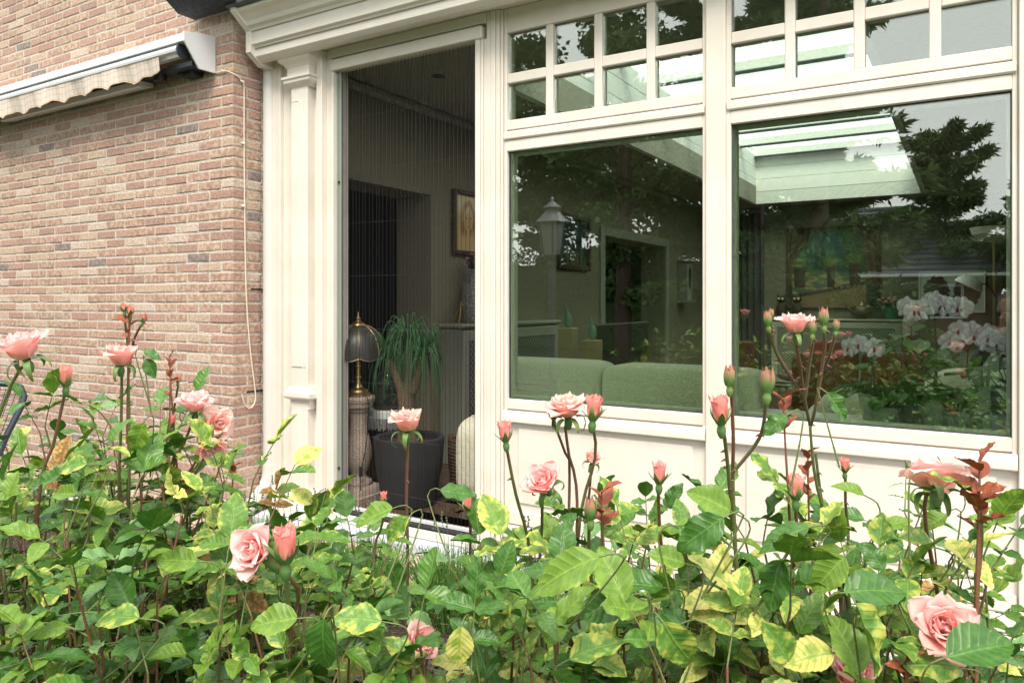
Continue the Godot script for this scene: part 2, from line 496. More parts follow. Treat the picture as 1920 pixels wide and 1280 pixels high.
# single big leaves in front: middle, length, direction of the tip, look, edge-on
const BIG_LEAVES := [
	[Vector3(-1.049, 0.965, 2.491), 0.088, Vector3(-0.85, 0.09, 0.52), 1, false],
	[Vector3(-1.077, 0.902, 2.566), 0.085, Vector3(-0.84, 0.17, 0.51), 2, false],
	[Vector3(-1.036, 0.916, 2.424), 0.070, Vector3(-0.70, -0.57, 0.42), 3, false],
	[Vector3(-0.701, 0.907, 2.514), 0.100, Vector3(-0.07, -1.00, 0.05), 0, false],
	[Vector3(-0.839, 0.912, 2.481), 0.085, Vector3(-0.85, -0.09, 0.52), 1, false],
	[Vector3(-0.704, 0.940, 2.457), 0.085, Vector3(-0.84, 0.17, 0.51), 2, false],
	[Vector3(-0.434, 1.026, 2.388), 0.122, Vector3(-0.80, -0.34, 0.49), 1, false],
	[Vector3(-0.313, 1.088, 2.162), 0.085, Vector3(-0.74, 0.50, 0.45), 1, false],
	[Vector3(-0.304, 1.050, 2.238), 0.095, Vector3(-0.70, -0.57, 0.42), 0, false],
	[Vector3(-0.222, 0.972, 2.165), 0.090, Vector3(-0.29, -0.94, 0.18), 0, false],
	[Vector3(-0.090, 0.981, 2.086), 0.110, Vector3(0.84, 0.17, -0.51), 0, false],
	[Vector3(-0.100, 0.920, 2.150), 0.120, Vector3(0.29, -0.94, -0.18), 2, false],
	[Vector3(-0.169, 0.972, 2.075), 0.085, Vector3(-0.60, -0.71, 0.37), 1, false],
	[Vector3(-0.774, 1.015, 2.090), 0.085, Vector3(0.85, -0.14, -0.51), 0, false],
	[Vector3(-0.888, 0.986, 2.218), 0.090, Vector3(-0.80, -0.34, 0.49), 1, true],
	[Vector3(-0.848, 0.958, 2.194), 0.075, Vector3(-0.55, -0.77, 0.33), 2, false],
	[Vector3(-0.377, 0.893, 2.201), 0.090, Vector3(-0.80, -0.34, 0.49), 0, false],
	[Vector3(-0.608, 0.867, 2.341), 0.075, Vector3(-0.07, -1.00, 0.05), 3, false],
	[Vector3(-0.414, 0.908, 2.282), 0.100, Vector3(0.74, 0.50, -0.45), 2, false],
	[Vector3(-0.306, 0.910, 2.275), 0.100, Vector3(0.43, -0.87, -0.26), 2, false],
	[Vector3(0.029, 0.947, 2.130), 0.110, Vector3(0.83, 0.26, -0.50), 0, false],
	[Vector3(-0.005, 1.107, 1.976), 0.085, Vector3(0.83, -0.26, -0.50), 2, true],
	[Vector3(-0.046, 1.002, 1.825), 0.060, Vector3(-0.70, -0.57, 0.42), 1, false],
	[Vector3(-1.067, 1.002, 2.210), 0.060, Vector3(-0.66, 0.64, 0.40), 3, false],
	[Vector3(-1.046, 0.972, 2.197), 0.050, Vector3(-0.29, -0.94, 0.18), 2, false],
	[Vector3(-0.216, 1.047, 2.161), 0.090, Vector3(-0.83, -0.26, 0.50), 0, true],
	[Vector3(-0.160, 1.066, 1.894), 0.060, Vector3(-0.74, 0.50, 0.45), 1, false],
	[Vector3(-0.171, 1.186, 1.900), 0.070, Vector3(0.49, -0.82, -0.30), 0, false],
	[Vector3(-0.255, 1.169, 2.010), 0.060, Vector3(-0.70, -0.57, 0.42), 0, false],
	[Vector3(-1.484, 1.248, 2.228), 0.050, Vector3(0.80, -0.34, -0.49), 0, false],
	[Vector3(-1.489, 1.214, 2.231), 0.055, Vector3(0.43, -0.87, -0.26), 0, false],
	[Vector3(-1.423, 1.078, 2.308), 0.085, Vector3(-0.29, -0.94, 0.18), 1, false],
	[Vector3(-1.392, 1.068, 2.465), 0.080, Vector3(-0.86, 0.00, 0.52), 2, false],
	[Vector3(-1.429, 1.034, 2.487), 0.090, Vector3(-0.80, -0.34, 0.49), 0, false],
	[Vector3(-0.069, 0.996, 1.897), 0.075, Vector3(-0.80, 0.34, 0.49), 2, true],
	[Vector3(-0.188, 0.883, 2.145), 0.090, Vector3(-0.84, -0.17, 0.51), 3, false],
	[Vector3(-0.590, 0.890, 2.271), 0.070, Vector3(-0.55, -0.77, 0.33), 2, false],
	[Vector3(-0.422, 0.949, 2.170), 0.100, Vector3(-0.84, 0.17, 0.51), 0, false],
	[Vector3(-0.441, 0.930, 2.240), 0.090, Vector3(-0.80, -0.34, 0.49), 0, false],
	[Vector3(-0.292, 1.055, 2.184), 0.100, Vector3(0.86, 0.00, -0.52), 1, true],
	[Vector3(-0.048, 0.879, 2.060), 0.100, Vector3(-0.84, 0.17, 0.51), 2, false],
	[Vector3(-0.219, 0.915, 2.163), 0.080, Vector3(-0.43, 0.87, 0.26), 2, false],
	[Vector3(-0.697, 0.939, 2.102), 0.070, Vector3(0.83, 0.26, -0.50), 3, false],
	[Vector3(-0.399, 0.971, 2.097), 0.075, Vector3(-0.80, 0.34, 0.49), 1, false],
]


# ---------------------------------------------------------------- the house
func make_materials() -> void:
	# cream paint with faint brush marks
	var cream := mat(lin(0.755, 0.705, 0.635), 0.42)
	cream.albedo_texture = noise_tex(0.012, 5, Color(0.975, 0.97, 0.96), Color(1, 1, 1))
	cream.normal_enabled = true
	cream.normal_texture = bump_tex(0.02, 8, 1.2)
	cream.normal_scale = 0.25
	tri(cream, 0.9)
	M.cream = cream
	var greyish := cream.duplicate()
	greyish.albedo_color = lin(0.64, 0.63, 0.60)
	M.pipe = greyish
	M.white = mat(lin(0.78, 0.78, 0.76), 0.5)
	M.alu = mat(lin(0.72, 0.73, 0.75), 0.38, 0.15)
	M.black = mat(lin(0.012, 0.013, 0.015), 0.55)
	M.dark_metal = mat(lin(0.03, 0.04, 0.055), 0.45, 0.2)
	M.zinc = grain(mat(lin(0.13, 0.15, 0.14), 0.5, 0.3), 0.7, 1.0, 0.02, 3, 1.5)
	M.slate = grain(mat(lin(0.035, 0.04, 0.05), 0.7), 0.6, 1.0, 0.05, 4, 2.0)
	M.lead = grain(mat(lin(0.50, 0.53, 0.57), 0.65), 0.95, 1.0, 0.02, 31, 0.9)
	M.lead_edge = grain(mat(lin(0.22, 0.23, 0.24), 0.7), 0.75, 1.0, 0.05, 32, 2.2)
	M.groove = mat(lin(0.34, 0.29, 0.22), 0.8)
	# the panes
	var g := mat(Color(0.88, 0.965, 0.88, 0.0), 0.0)
	g.transparency = BaseMaterial3D.TRANSPARENCY_ALPHA
	g.refraction_enabled = true
	g.refraction_scale = 0.11
	M.glass = g
	var clear := mat(Color(0.95, 0.97, 0.96, 0.03), 0.0)
	clear.transparency = BaseMaterial3D.TRANSPARENCY_ALPHA
	M.clear = clear
	# insect screen
	var net := mat(Color(0.03, 0.032, 0.034, 0.13), 0.9)
	net.transparency = BaseMaterial3D.TRANSPARENCY_ALPHA
	net.cull_mode = BaseMaterial3D.CULL_DISABLED
	M.net = net
	M.mortar = grain(mat(lin(0.66, 0.60, 0.52), 0.95), 0.9, 1.0, 0.06, 12, 3.0)
	M.mortar.normal_enabled = true
	M.mortar.normal_texture = bump_tex(0.09, 13, 6.0)
	M.bricks = []
	var pale := noise_tex(0.03, 21, Color(0.86, 0.84, 0.83), Color(1, 1, 1), 512, 5)
	var blotch := noise_tex(0.018, 22, Color(0.80, 0.77, 0.75), Color(1, 1, 1), 512, 5, Color(0.90, 0.88, 0.87))
	var bump := bump_tex(0.05, 23, 9.0, 512)
	for k in [[0.494, 0.319, 0.251], [0.532, 0.371, 0.29], [0.446, 0.285, 0.228], [0.57, 0.418, 0.318], [0.57, 0.433, 0.332], [0.522, 0.38, 0.294], [0.617, 0.504, 0.417], [0.323, 0.267, 0.247], [0.427, 0.28, 0.228], [0.56, 0.38, 0.299]]:
		var m := mat(lin(k[0], k[1], k[2]), 0.92)
		m.albedo_texture = blotch if M.bricks.size() % 2 else pale
		m.normal_enabled = true
		m.normal_texture = bump
		m.normal_scale = 0.32
		tri(m, 2.6)
		M.bricks.append(m)


func brick_mesh(sx: float, sy: float, sz: float, seed_: int) -> ArrayMesh:
	rng.seed = seed_
	var b := MB.new()
	b.box(Vector3.ZERO, Vector3(sx, sy, sz), 0.0035)
	# worn, slightly crooked faces: the same shift for the same corner
	var moved := {}
	for i in b.v.size():
		var key := (b.v[i] * 2000.0).round()
		if not moved.has(key):
			moved[key] = Vector3(rnd(-1, 1) * 0.0022, rnd(-1, 1) * 0.0018, rnd(-1, 1) * 0.0024)
		b.v[i] += moved[key]
	return b.mesh()


func pick_brick() -> int:
	var r := rng.randf()
	for p in [[0.17, 0], [0.33, 1], [0.43, 2], [0.56, 3], [0.68, 4], [0.80, 5], [0.87, 6], [0.895, 7], [0.95, 8]]:
		if r < p[0]:
			return p[1]
	return 9


func make_brick_wall() -> void:
	var t := thing("brick_wall", "weathered pink and buff brick house wall behind the roses on the left", "brick wall", Vector3(-3.713, 0, 0.27))
	var mort := MB.new()
	mort.bx(-7.6, -3.7175, -0.2, 4.3, -0.2, 0.2655)
	mort.bx(-4.05, -3.7175, -0.2, 4.3, -0.34, -0.2)
	part("mortar", mort, M.mortar, t)
	var stretchers := []
	var heads := []
	var corner_a := []
	var corner_b := []
	for k in 5:
		stretchers.append(brick_mesh(0.207, 0.0490, 0.06, 100 + k))
		heads.append(brick_mesh(0.06, 0.0490, 0.097, 200 + k))
		corner_a.append(brick_mesh(0.209, 0.0490, 0.10, 300 + k))
		corner_b.append(brick_mesh(0.10, 0.0490, 0.209, 400 + k))
	rng.seed = 77
	var rest := []
	for k in 10:
		rest.append(MB.new())
	var made := 0
	var spots := []
	var courses := 68
	for row in courses:
		var y := 0.0 + row * 0.062 + 0.025
		var even := row % 2 == 0
		# corner brick shows a long face on one side and a short one on the other
		spots.append({"kind": 1 if even else 2, "p": Vector3(-3.713 - (0.105 if even else 0.05), y, 0.27 - (0.05 if even else 0.105))})
		var x := -3.713 - (0.22 if even else 0.11) - 0.105
		while x > -7.5:
			spots.append({"kind": 0, "p": Vector3(x + rnd(-0.002, 0.002), y, 0.24)})
			x -= 0.22
		var z := 0.27 - (0.11 if even else 0.22) - 0.05
		for k in 3:
			if k == 0:
				spots.append({"kind": 3, "p": Vector3(-3.743, y, z)})
			z -= 0.11
	# the bricks that show largest become parts of their own
	for s in spots:
		var p: Vector3 = s.p
		var score := 0.0
		if p.y > 0.70 and p.y < 3.15:
			score = 10.0 + p.x
			if p.x < -3.9 and p.y > 2.70 and p.y < 2.95:
				score -= 5.0
		s.score = score
	spots.sort_custom(func(a, b): return a.score > b.score)
	for s in spots:
		var m: int = pick_brick()
		var k := rng.randi() % 5
		var mesh: ArrayMesh = [stretchers, corner_a, corner_b, heads][s.kind][k]
		var p: Vector3 = s.p + Vector3(0, rnd(-0.0012, 0.0012), rnd(-0.002, 0.0015))
		var turn := Basis(Vector3.FORWARD, rnd(-0.006, 0.006)) * Basis(Vector3.UP, PI if (s.kind == 0 and rng.randf() < 0.5) else 0.0)
		if made < 292:
			made += 1
			put("brick", mesh, M.bricks[m], t, Transform3D(turn, p - t.position))
		else:
			var b: MB = rest[m]
			var a := mesh.surface_get_arrays(0)
			var base := b.v.size()
			var pv: PackedVector3Array = a[Mesh.ARRAY_VERTEX]
			var pn: PackedVector3Array = a[Mesh.ARRAY_NORMAL]
			for i in pv.size():
				b.vert(turn * pv[i] + p, turn * pn[i])
			for i in (a[Mesh.ARRAY_INDEX] as PackedInt32Array):
				b.ix.append(base + i)
	var am := ArrayMesh.new()
	for k in 10:
		if rest[k].v.size():
			rest[k].surface_to(am)
			am.surface_set_material(am.get_surface_count() - 1, M.bricks[k])
	stuff(put("brick", am, null, t, Transform3D(Basis.IDENTITY, -t.position)))
	# two black open joints for air low and high on the return
	var vent := MB.new()
	vent.bx(-3.720, -3.7105, 1.436, 1.446, -0.0, 0.14)
	part("air_slot", vent, M.black, t)
	var vent2 := MB.new()
	vent2.bx(-3.720, -3.7105, 0.814, 0.824, -0.0, 0.17)
	part("air_slot", vent2, M.black, t)


func make_window(t: Node3D, x0: float, x1: float, panes: int) -> void:
	# clear opening x0..x1; upper light of small panes, lower large pane
	var fr := MB.new()
	fr.bx(x0 - 0.018, x0, 0.80, 2.835, -0.08, 0.010, 0.003)
	fr.bx(x1, x1 + 0.018, 0.80, 2.835, -0.08, 0.010, 0.003)
	fr.bx(x0, x1, 0.828, 0.878, -0.08, 0.012, 0.004)
	fr.bx(x0, x1, 2.117, 2.172, -0.08, 0.011, 0.003)
	fr.bx(x0, x1, 2.223, 2.272, -0.08, 0.011, 0.003)
	fr.bx(x0, x1, 2.712, 2.835, -0.08, 0.009, 0.003)
	fr.moulding([Vector2(-0.02, 2.1735), Vector2(0.016, 2.1735), Vector2(0.022, 2.180), Vector2(0.022, 2.206), Vector2(0.010, 2.2175), Vector2(-0.02, 2.2175)], x0 - 0.012, x1 + 0.012)
	# inner beads against the glass
	fr.bx(x0, x0 + 0.014, 0.878, 2.117, -0.085, -0.052, 0.002)
	fr.bx(x1 - 0.014, x1, 0.878, 2.117, -0.085, -0.052, 0.002)
	fr.bx(x0, x1, 0.8785, 0.892, -0.085, -0.052, 0.002)
	fr.bx(x0, x1, 2.103, 2.1165, -0.085, -0.052, 0.002)
	var w := part("window", fr, M.cream, t)
	var seal := MB.new()
	for q in [[x0, x0 + 0.004, 0.878, 2.117], [x1 - 0.004, x1, 0.878, 2.117], [x0 + 0.004, x1 - 0.004, 0.878, 0.882], [x0 + 0.004, x1 - 0.004, 2.113, 2.117]]:
		seal.bx(q[0], q[1], q[2], q[3], -0.0155, -0.012)
	part("glazing_seal", seal, M.dark_metal, w)
	# groove above the bead
	for q in [[2.2175, 2.2232, -0.004], [2.1718, 2.1737, 0.004], [0.8215, 0.8282, 0.000]]:
		var gr := MB.new()
		gr.bx(x0 - 0.012, x1 + 0.012, q[0], q[1], -0.03, q[2])
		part("groove", gr, M.groove, w)
	var wide := x1 - x0
	var bar := 0.040
	var pw := (wide - bar * (panes - 1)) / panes
	for k in panes - 1:
		var xa := x0 + pw * (k + 1) + bar * k
		var gb := MB.new()
		gb.bx(xa, xa + bar, 2.272, 2.712, -0.07, 0.006, 0.004)
		part("glazing_bar", gb, M.cream, w)
	for k in panes:
		var xa := x0 + (pw + bar) * k
		var gb := MB.new()
		gb.bx(xa, xa + pw, 2.458, 2.508, -0.07, 0.0045, 0.004)
		part("glazing_bar", gb, M.cream, w)
		for r in [[2.272, 2.458], [2.508, 2.712]]:
			glass_pane(w, xa, xa + pw, r[0], r[1])
	glass_pane(w, x0, x1, 0.878, 2.117)
	# sill and panel under it
	var sill := MB.new()
	sill.moulding([Vector2(-0.04, 0.764), Vector2(0.026, 0.764), Vector2(0.034, 0.770), Vector2(0.034, 0.794), Vector2(0.020, 0.8215), Vector2(-0.04, 0.8215)], x0 - 0.016, x1 + 0.016)
	part("window_sill", sill, M.cream, w)
	var pn := MB.new()
	pn.bx(x0 - 0.018, x1 + 0.018, 0.10, 0.7636, -0.10, -0.002)
	# raised field with sloped borders
	var a := [x0 + 0.06, x1 - 0.045, 0.36, 0.735]
	pn.box(Vector3((a[0] + a[1]) * 0.5, (a[2] + a[3]) * 0.5, -0.001), Vector3(a[1] - a[0], a[3] - a[2], 0.018), 0.0075)
	for yy in [0.255, 0.185, 0.115]:
		pn.bx(x0 - 0.016, x1 + 0.016, yy, yy + 0.064, -0.02, 0.012 + (0.255 - yy) * 0.10, 0.004)
	part("panel", pn, M.cream, t)


func glass_pane(w: Node3D, x0: float, x1: float, y0: float, y1: float) -> void:
	var b := MB.new()
	b.bx(x0, x1, y0, y1, -0.036, -0.018)
	part("glass_pane", b, M.glass, w)


func make_facade() -> void:
	var t := thing("sunroom_front", "cream painted sunroom front with tall windows, pilaster and screened doorway", "house front", Vector3(-1.2, 0.05, 0.0))
	# posts and boards
	for q in [[-3.622, -3.546, 0.060], [-3.243, -3.198, 0.060]]:
		var b := MB.new()
		b.bx(q[0], q[1], 0.10, 2.835, -0.12, q[2], 0.004)
		part("edge_board", b, M.cream, t)
	var back := MB.new()
	back.bx(-3.546, -3.243, 0.10, 2.835, -0.12, 0.028)
	part("backing_board", back, M.cream, t)
	make_pilaster(t)
	# post between door and window: flat with fine upright lines
	var post := MB.new()
	for q in [[-2.076, -2.050, 0.024], [-2.0485, -2.022, 0.028], [-2.0205, -1.998, 0.024], [-1.9965, -1.981, 0.018]]:
		post.bx(q[0], q[1], 0.10, 2.835, -0.12, q[2], 0.003)
	post.bx(-2.076, -1.981, 0.10, 2.835, -0.12, 0.012)
	part("post", post, M.cream, t)
	for q in [[-0.949, -0.865], [0.166, 0.250], [1.281, 1.420]]:
		var b := MB.new()
		b.bx(q[0], q[1], 0.10, 2.835, -0.12, 0.030, 0.004)
		part("post", b, M.cream, t)
	make_window(t, -1.962, -0.968, 4)
	make_window(t, -0.847, 0.147, 4)
	make_window(t, 0.268, 1.262, 4)
	make_doorway(t)
	# cornice
	var prof := [Vector2(-0.12, 2.836), Vector2(0.105, 2.836), Vector2(0.112, 2.806), Vector2(0.146, 2.794), Vector2(0.172, 2.799), Vector2(0.190, 2.812), Vector2(0.198, 2.820), Vector2(0.198, 2.862), Vector2(0.206, 2.868), Vector2(0.206, 2.876), Vector2(0.226, 2.884), Vector2(0.226, 2.955), Vector2(0.234, 2.960), Vector2(0.240, 2.972), Vector2(0.262, 2.982), Vector2(0.272, 3.004), Vector2(0.300, 3.030), Vector2(0.330, 3.046), Vector2(0.330, 3.064), Vector2(-0.12, 3.064)]
	var co := MB.new()
	co.moulding(prof, -3.600, 1.6)
	part("cornice", co, M.cream, t)
	var cap := MB.new()
	var cp := [Vector2(0.02, 2.775), Vector2(0.145, 2.775), Vector2(0.236, 2.838), Vector2(0.236, 2.960), Vector2(0.346, 3.046), Vector2(0.346, 3.066), Vector2(0.02, 3.066)]
	cap.moulding(cp, -3.640, -3.600)
	part("cornice_end", cap, M.cream, t)
	# dark seams along the cornice
	for q in [[2.8625, 2.8675, 0.2035], [2.9555, 2.9595, 0.2315]]:
		var gr := MB.new()
		gr.bx(-3.598, 1.6, q[0], q[1], 0.15, q[2])
		part("groove", gr, M.groove, t)
	# flat roof behind, with its metal trim and the slab over the room
	var trim := MB.new()
	trim.moulding([Vector2(-0.1, 3.066), Vector2(0.352, 3.066), Vector2(0.366, 3.074), Vector2(0.366, 3.092), Vector2(0.352, 3.102), Vector2(-0.1, 3.102)], -3.660, 1.6)
	part("roof_trim", trim, M.zinc, t)
	# lead strip at the foot
	var lead := MB.new()
	lead.moulding([Vector2(-0.12, 0.099), Vector2(0.055, 0.099), Vector2(0.130, 0.082), Vector2(0.130, 0.045), Vector2(-0.12, 0.045)], -3.2, 1.45)
	lead.moulding([Vector2(-0.12, 0.099), Vector2(0.110, 0.099), Vector2(0.185, 0.082), Vector2(0.185, 0.045), Vector2(-0.12, 0.045)], -3.64, -3.2)
	part("lead_flashing", lead, M.lead, t)
	var foot := MB.new()
	foot.bx(-3.65, -3.19, -0.02, 0.0445, -0.12, 0.182)
	foot.bx(-3.19, 1.45, -0.02, 0.0445, -0.12, 0.127)
	part("plinth", foot, M.lead_edge, t)


func make_pilaster(t: Node3D) -> void:
	var cx := -3.345
	var ce := Vector3(cx, 0, 0.028)
	var sh := MB.new()
	sh.bx(cx - 0.075, cx + 0.060, 0.24, 2.66, 0.0, 0.088, 0.003)
	for q in [[0.98, 2.545], [0.26, 0.715]]:
		sh.bx(cx - 0.066, cx + 0.020, q[0], q[1], 0.05, 0.0935, 0.003)
		sh.bx(cx + 0.030, cx + 0.050, q[0] - 0.0, q[1], 0.05, 0.0915, 0.002)
	sh.box(Vector3(cx - 0.035, 2.548, 0.09), Vector3(0.062, 0.008, 0.010), 0.002)
	var pil := part("pilaster", sh, M.cream, t)
	var cap := MB.new()
	cap.stack([Vector3(0.078, 0.075, 2.625), Vector3(0.082, 0.080, 2.632), Vector3(0.092, 0.090, 2.640), Vector3(0.106, 0.104, 2.655), Vector3(0.108, 0.106, 2.672), Vector3(0.116, 0.114, 2.676), Vector3(0.116, 0.114, 2.690), Vector3(0.092, 0.090, 2.700), Vector3(0.092, 0.090, 2.742), Vector3(0.094, 0.092, 2.745), Vector3(0.100, 0.098, 2.752), Vector3(0.104, 0.104, 2.760), Vector3(0.112, 0.114, 2.766), Vector3(0.122, 0.124, 2.774), Vector3(0.128, 0.130, 2.782), Vector3(0.128, 0.130, 2.790), Vector3(0.138, 0.140, 2.802), Vector3(0.144, 0.146, 2.820), Vector3(0.144, 0.146, 2.8355)], ce + Vector3(0, 0, -0.015))
	part("capital", cap, M.cream, pil)
	var col := MB.new()
	col.stack([Vector3(0.078, 0.072, 0.735), Vector3(0.080, 0.076, 0.785), Vector3(0.104, 0.100, 0.797), Vector3(0.108, 0.104, 0.806), Vector3(0.108, 0.104, 0.828), Vector3(0.100, 0.096, 0.838), Vector3(0.092, 0.088, 0.842), Vector3(0.086, 0.082, 0.862), Vector3(0.077, 0.070, 0.868)], ce + Vector3(0, 0, -0.015))
	part("collar", col, M.cream, pil)
	var base := MB.new()
	base.stack([Vector3(0.128, 0.120, 0.101), Vector3(0.128, 0.120, 0.150), Vector3(0.118, 0.110, 0.175), Vector3(0.104, 0.098, 0.200), Vector3(0.104, 0.098, 0.225), Vector3(0.090, 0.084, 0.245), Vector3(0.078, 0.072, 0.262)], ce + Vector3(0, 0, -0.015))
	part("base_moulding", base, M.cream, pil)


func make_doorway(t: Node3D) -> void:
	var fr := MB.new()
	fr.bx(-3.198, -3.158, 0.10, 2.835, -0.12, 0.020, 0.003)
	fr.bx(-3.158, -2.076, 2.780, 2.835, -0.12, 0.030, 0.003)
	fr.bx(-3.158, -2.076, 0.10, 0.150, -0.12, 0.050, 0.005)
	var door := part("door_frame", fr, M.cream, t)
	# side tracks and head box of the pleated screen
	var tr := MB.new()
	tr.bx(-3.157, -3.150, 0.151, 2.778, -0.02, 0.016, 0.002)
	tr.bx(-3.149, -3.132, 0.151, 2.702, -0.02, 0.034, 0.003)
	tr.bx(-2.140, -2.112, 0.151, 2.702, -0.02, 0.034, 0.003)
	tr.bx(-2.111, -2.095, 0.151, 2.702, -0.02, 0.028, 0.003)
	tr.bx(-2.094, -2.077, 0.151, 2.702, -0.02, 0.022, 0.003)
	tr.bx(-3.149, -2.096, 2.703, 2.768, -0.03, 0.042, 0.004)
	part("screen_track", tr, M.cream, door)
	var sl := MB.new()
	sl.bx(-3.131, -3.098, 0.176, 2.700, -0.012, 0.006, 0.003)
	sl.bx(-3.118, -3.114, 0.176, 2.700, 0.0061, 0.0085)
	part("screen_slider", sl, mat(lin(0.26, 0.30, 0.26), 0.5, 0.2), door)
	var br := MB.new()
	br.bx(-3.131, -2.141, 0.151, 0.166, -0.02, 0.045, 0.002)
	part("bottom_track", br, M.black, door)
	var br2 := MB.new()
	br2.bx(-3.097, -2.141, 0.167, 0.186, -0.012, 0.006, 0.002)
	part("bottom_bar", br2, M.alu, door)
	var q := MB.new()
	q.poly([Vector3(-3.097, 0.187, 0.0), Vector3(-2.141, 0.187, 0.0), Vector3(-2.141, 2.702, 0.0), Vector3(-3.097, 2.702, 0.0)], Vector3.BACK)
	part("insect_net", q, M.net, door)
	rng.seed = 5
	var pl := MB.new()
	for k in 37:
		var x := -3.088 + 0.0256 * k + rnd(-0.0045, 0.0045)
		pl.bx(x, x + 0.0013, 0.188, 2.701, 0.0012, 0.0032)
	stuff(part("pleat", pl, M.black, door))
	for k in 8:
		var y := 0.30 + k * 0.303
		var s := MB.new()
		var pts := PackedVector3Array()
		for i in 13:
			pts.append(Vector3(-3.097 + i * 0.0797, y + 0.0012 * sin(i * 1.3 + k), 0.0045))
		s.tube(pts, PackedFloat32Array([0.0003]), 3, false)
		part("guide_cord", s, M.lead_edge, door)
	var knob := MB.new()
	knob.ball(Vector3(-3.108, 1.36 + 0.70, 0.012), Vector3(0.007, 0.009, 0.007))
	knob.ball(Vector3(-3.108, 0.40, 0.012), Vector3(0.007, 0.009, 0.007))
	part("knob", knob, M.black, door)


func make_roof() -> void:
	# the bigger roof's dark gutter over the corner
	var t := thing("roof_gutter", "dark gutter at the roof edge above the brick corner", "gutter", Vector3(-3.9, 3.15, 0.33))
	var gu := MB.new()
	gu.moulding([Vector2(0.20, 3.16), Vector2(0.30, 3.085), Vector2(0.42, 3.085), Vector2(0.50, 3.14), Vector2(0.50, 3.24), Vector2(0.20, 3.24)], -4.02, -3.56)
	part("trough", gu, M.slate, t)
	var ea := MB.new()
	ea.moulding([Vector2(-0.1, 3.104), Vector2(0.30, 3.104), Vector2(0.30, 3.34), Vector2(-0.1, 3.34)], -3.55, 1.6)
	part("roof_edge", ea, M.slate, t)


func make_downpipe() -> void:
	var t := thing("downpipe", "pale grey round downpipe in the corner between bricks and pilaster", "downpipe", Vector3(-3.664, 0.1, 0.085))
	var b := MB.new()
	b.tube(PackedVector3Array([Vector3(-3.648, 2.95, 0.050), Vector3(-3.648, 0.36, 0.050)]), PackedFloat32Array([0.040]), 20, false)
	part("pipe", b, M.pipe, t)
	var e := MB.new()
	e.tube(smooth_pts([Vector3(-3.648, 0.37, 0.050), Vector3(-3.651, 0.28, 0.056), Vector3(-3.672, 0.20, 0.095), Vector3(-3.72, 0.10, 0.16)], 10), PackedFloat32Array([0.043]), 20, true)
	part("elbow", e, M.pipe, t)


func make_cable() -> void:
	var t := thing("cable", "thin cream cable clipped down the brick corner from the awning", "cable", Vector3(-3.71, 2.7, 0.2))
	var b := MB.new()
	b.tube(smooth_pts([Vector3(-3.90, 2.755, 0.278), Vector3(-3.84, 2.742, 0.277), Vector3(-3.76, 2.738, 0.278), Vector3(-3.722, 2.722, 0.274), Vector3(-3.704, 2.705, 0.232), Vector3(-3.705, 2.672, 0.199), Vector3(-3.706, 2.62, 0.194), Vector3(-3.706, 2.316, 0.194), Vector3(-3.706, 1.94, 0.190), Vector3(-3.704, 1.45, 0.182), Vector3(-3.703, 1.10, 0.155), Vector3(-3.703, 0.86, 0.120), Vector3(-3.703, 0.77, 0.112), Vector3(-3.703, 0.722, 0.142), Vector3(-3.703, 0.735, 0.185), Vector3(-3.703, 0.81, 0.215)], 90), PackedFloat32Array([0.0042]), 7)
	part("cord", b, mat(lin(0.72, 0.60, 0.48), 0.6), t)
	for p in [Vector3(-3.705, 2.685, 0.204), Vector3(-3.706, 2.316, 0.199), Vector3(-3.706, 1.94, 0.196), Vector3(-3.79, 2.741, 0.278), Vector3(-3.875, 2.749, 0.278)]:
		var cl := MB.new()
		cl.box(p, Vector3(0.014, 0.014, 0.020), 0.004)
		cl.ball(p + Vector3(0.004, 0, 0.014), Vector3(0.006, 0.006, 0.006), Basis.IDENTITY, 8, 5)
		part("clip", cl, M.white, t)


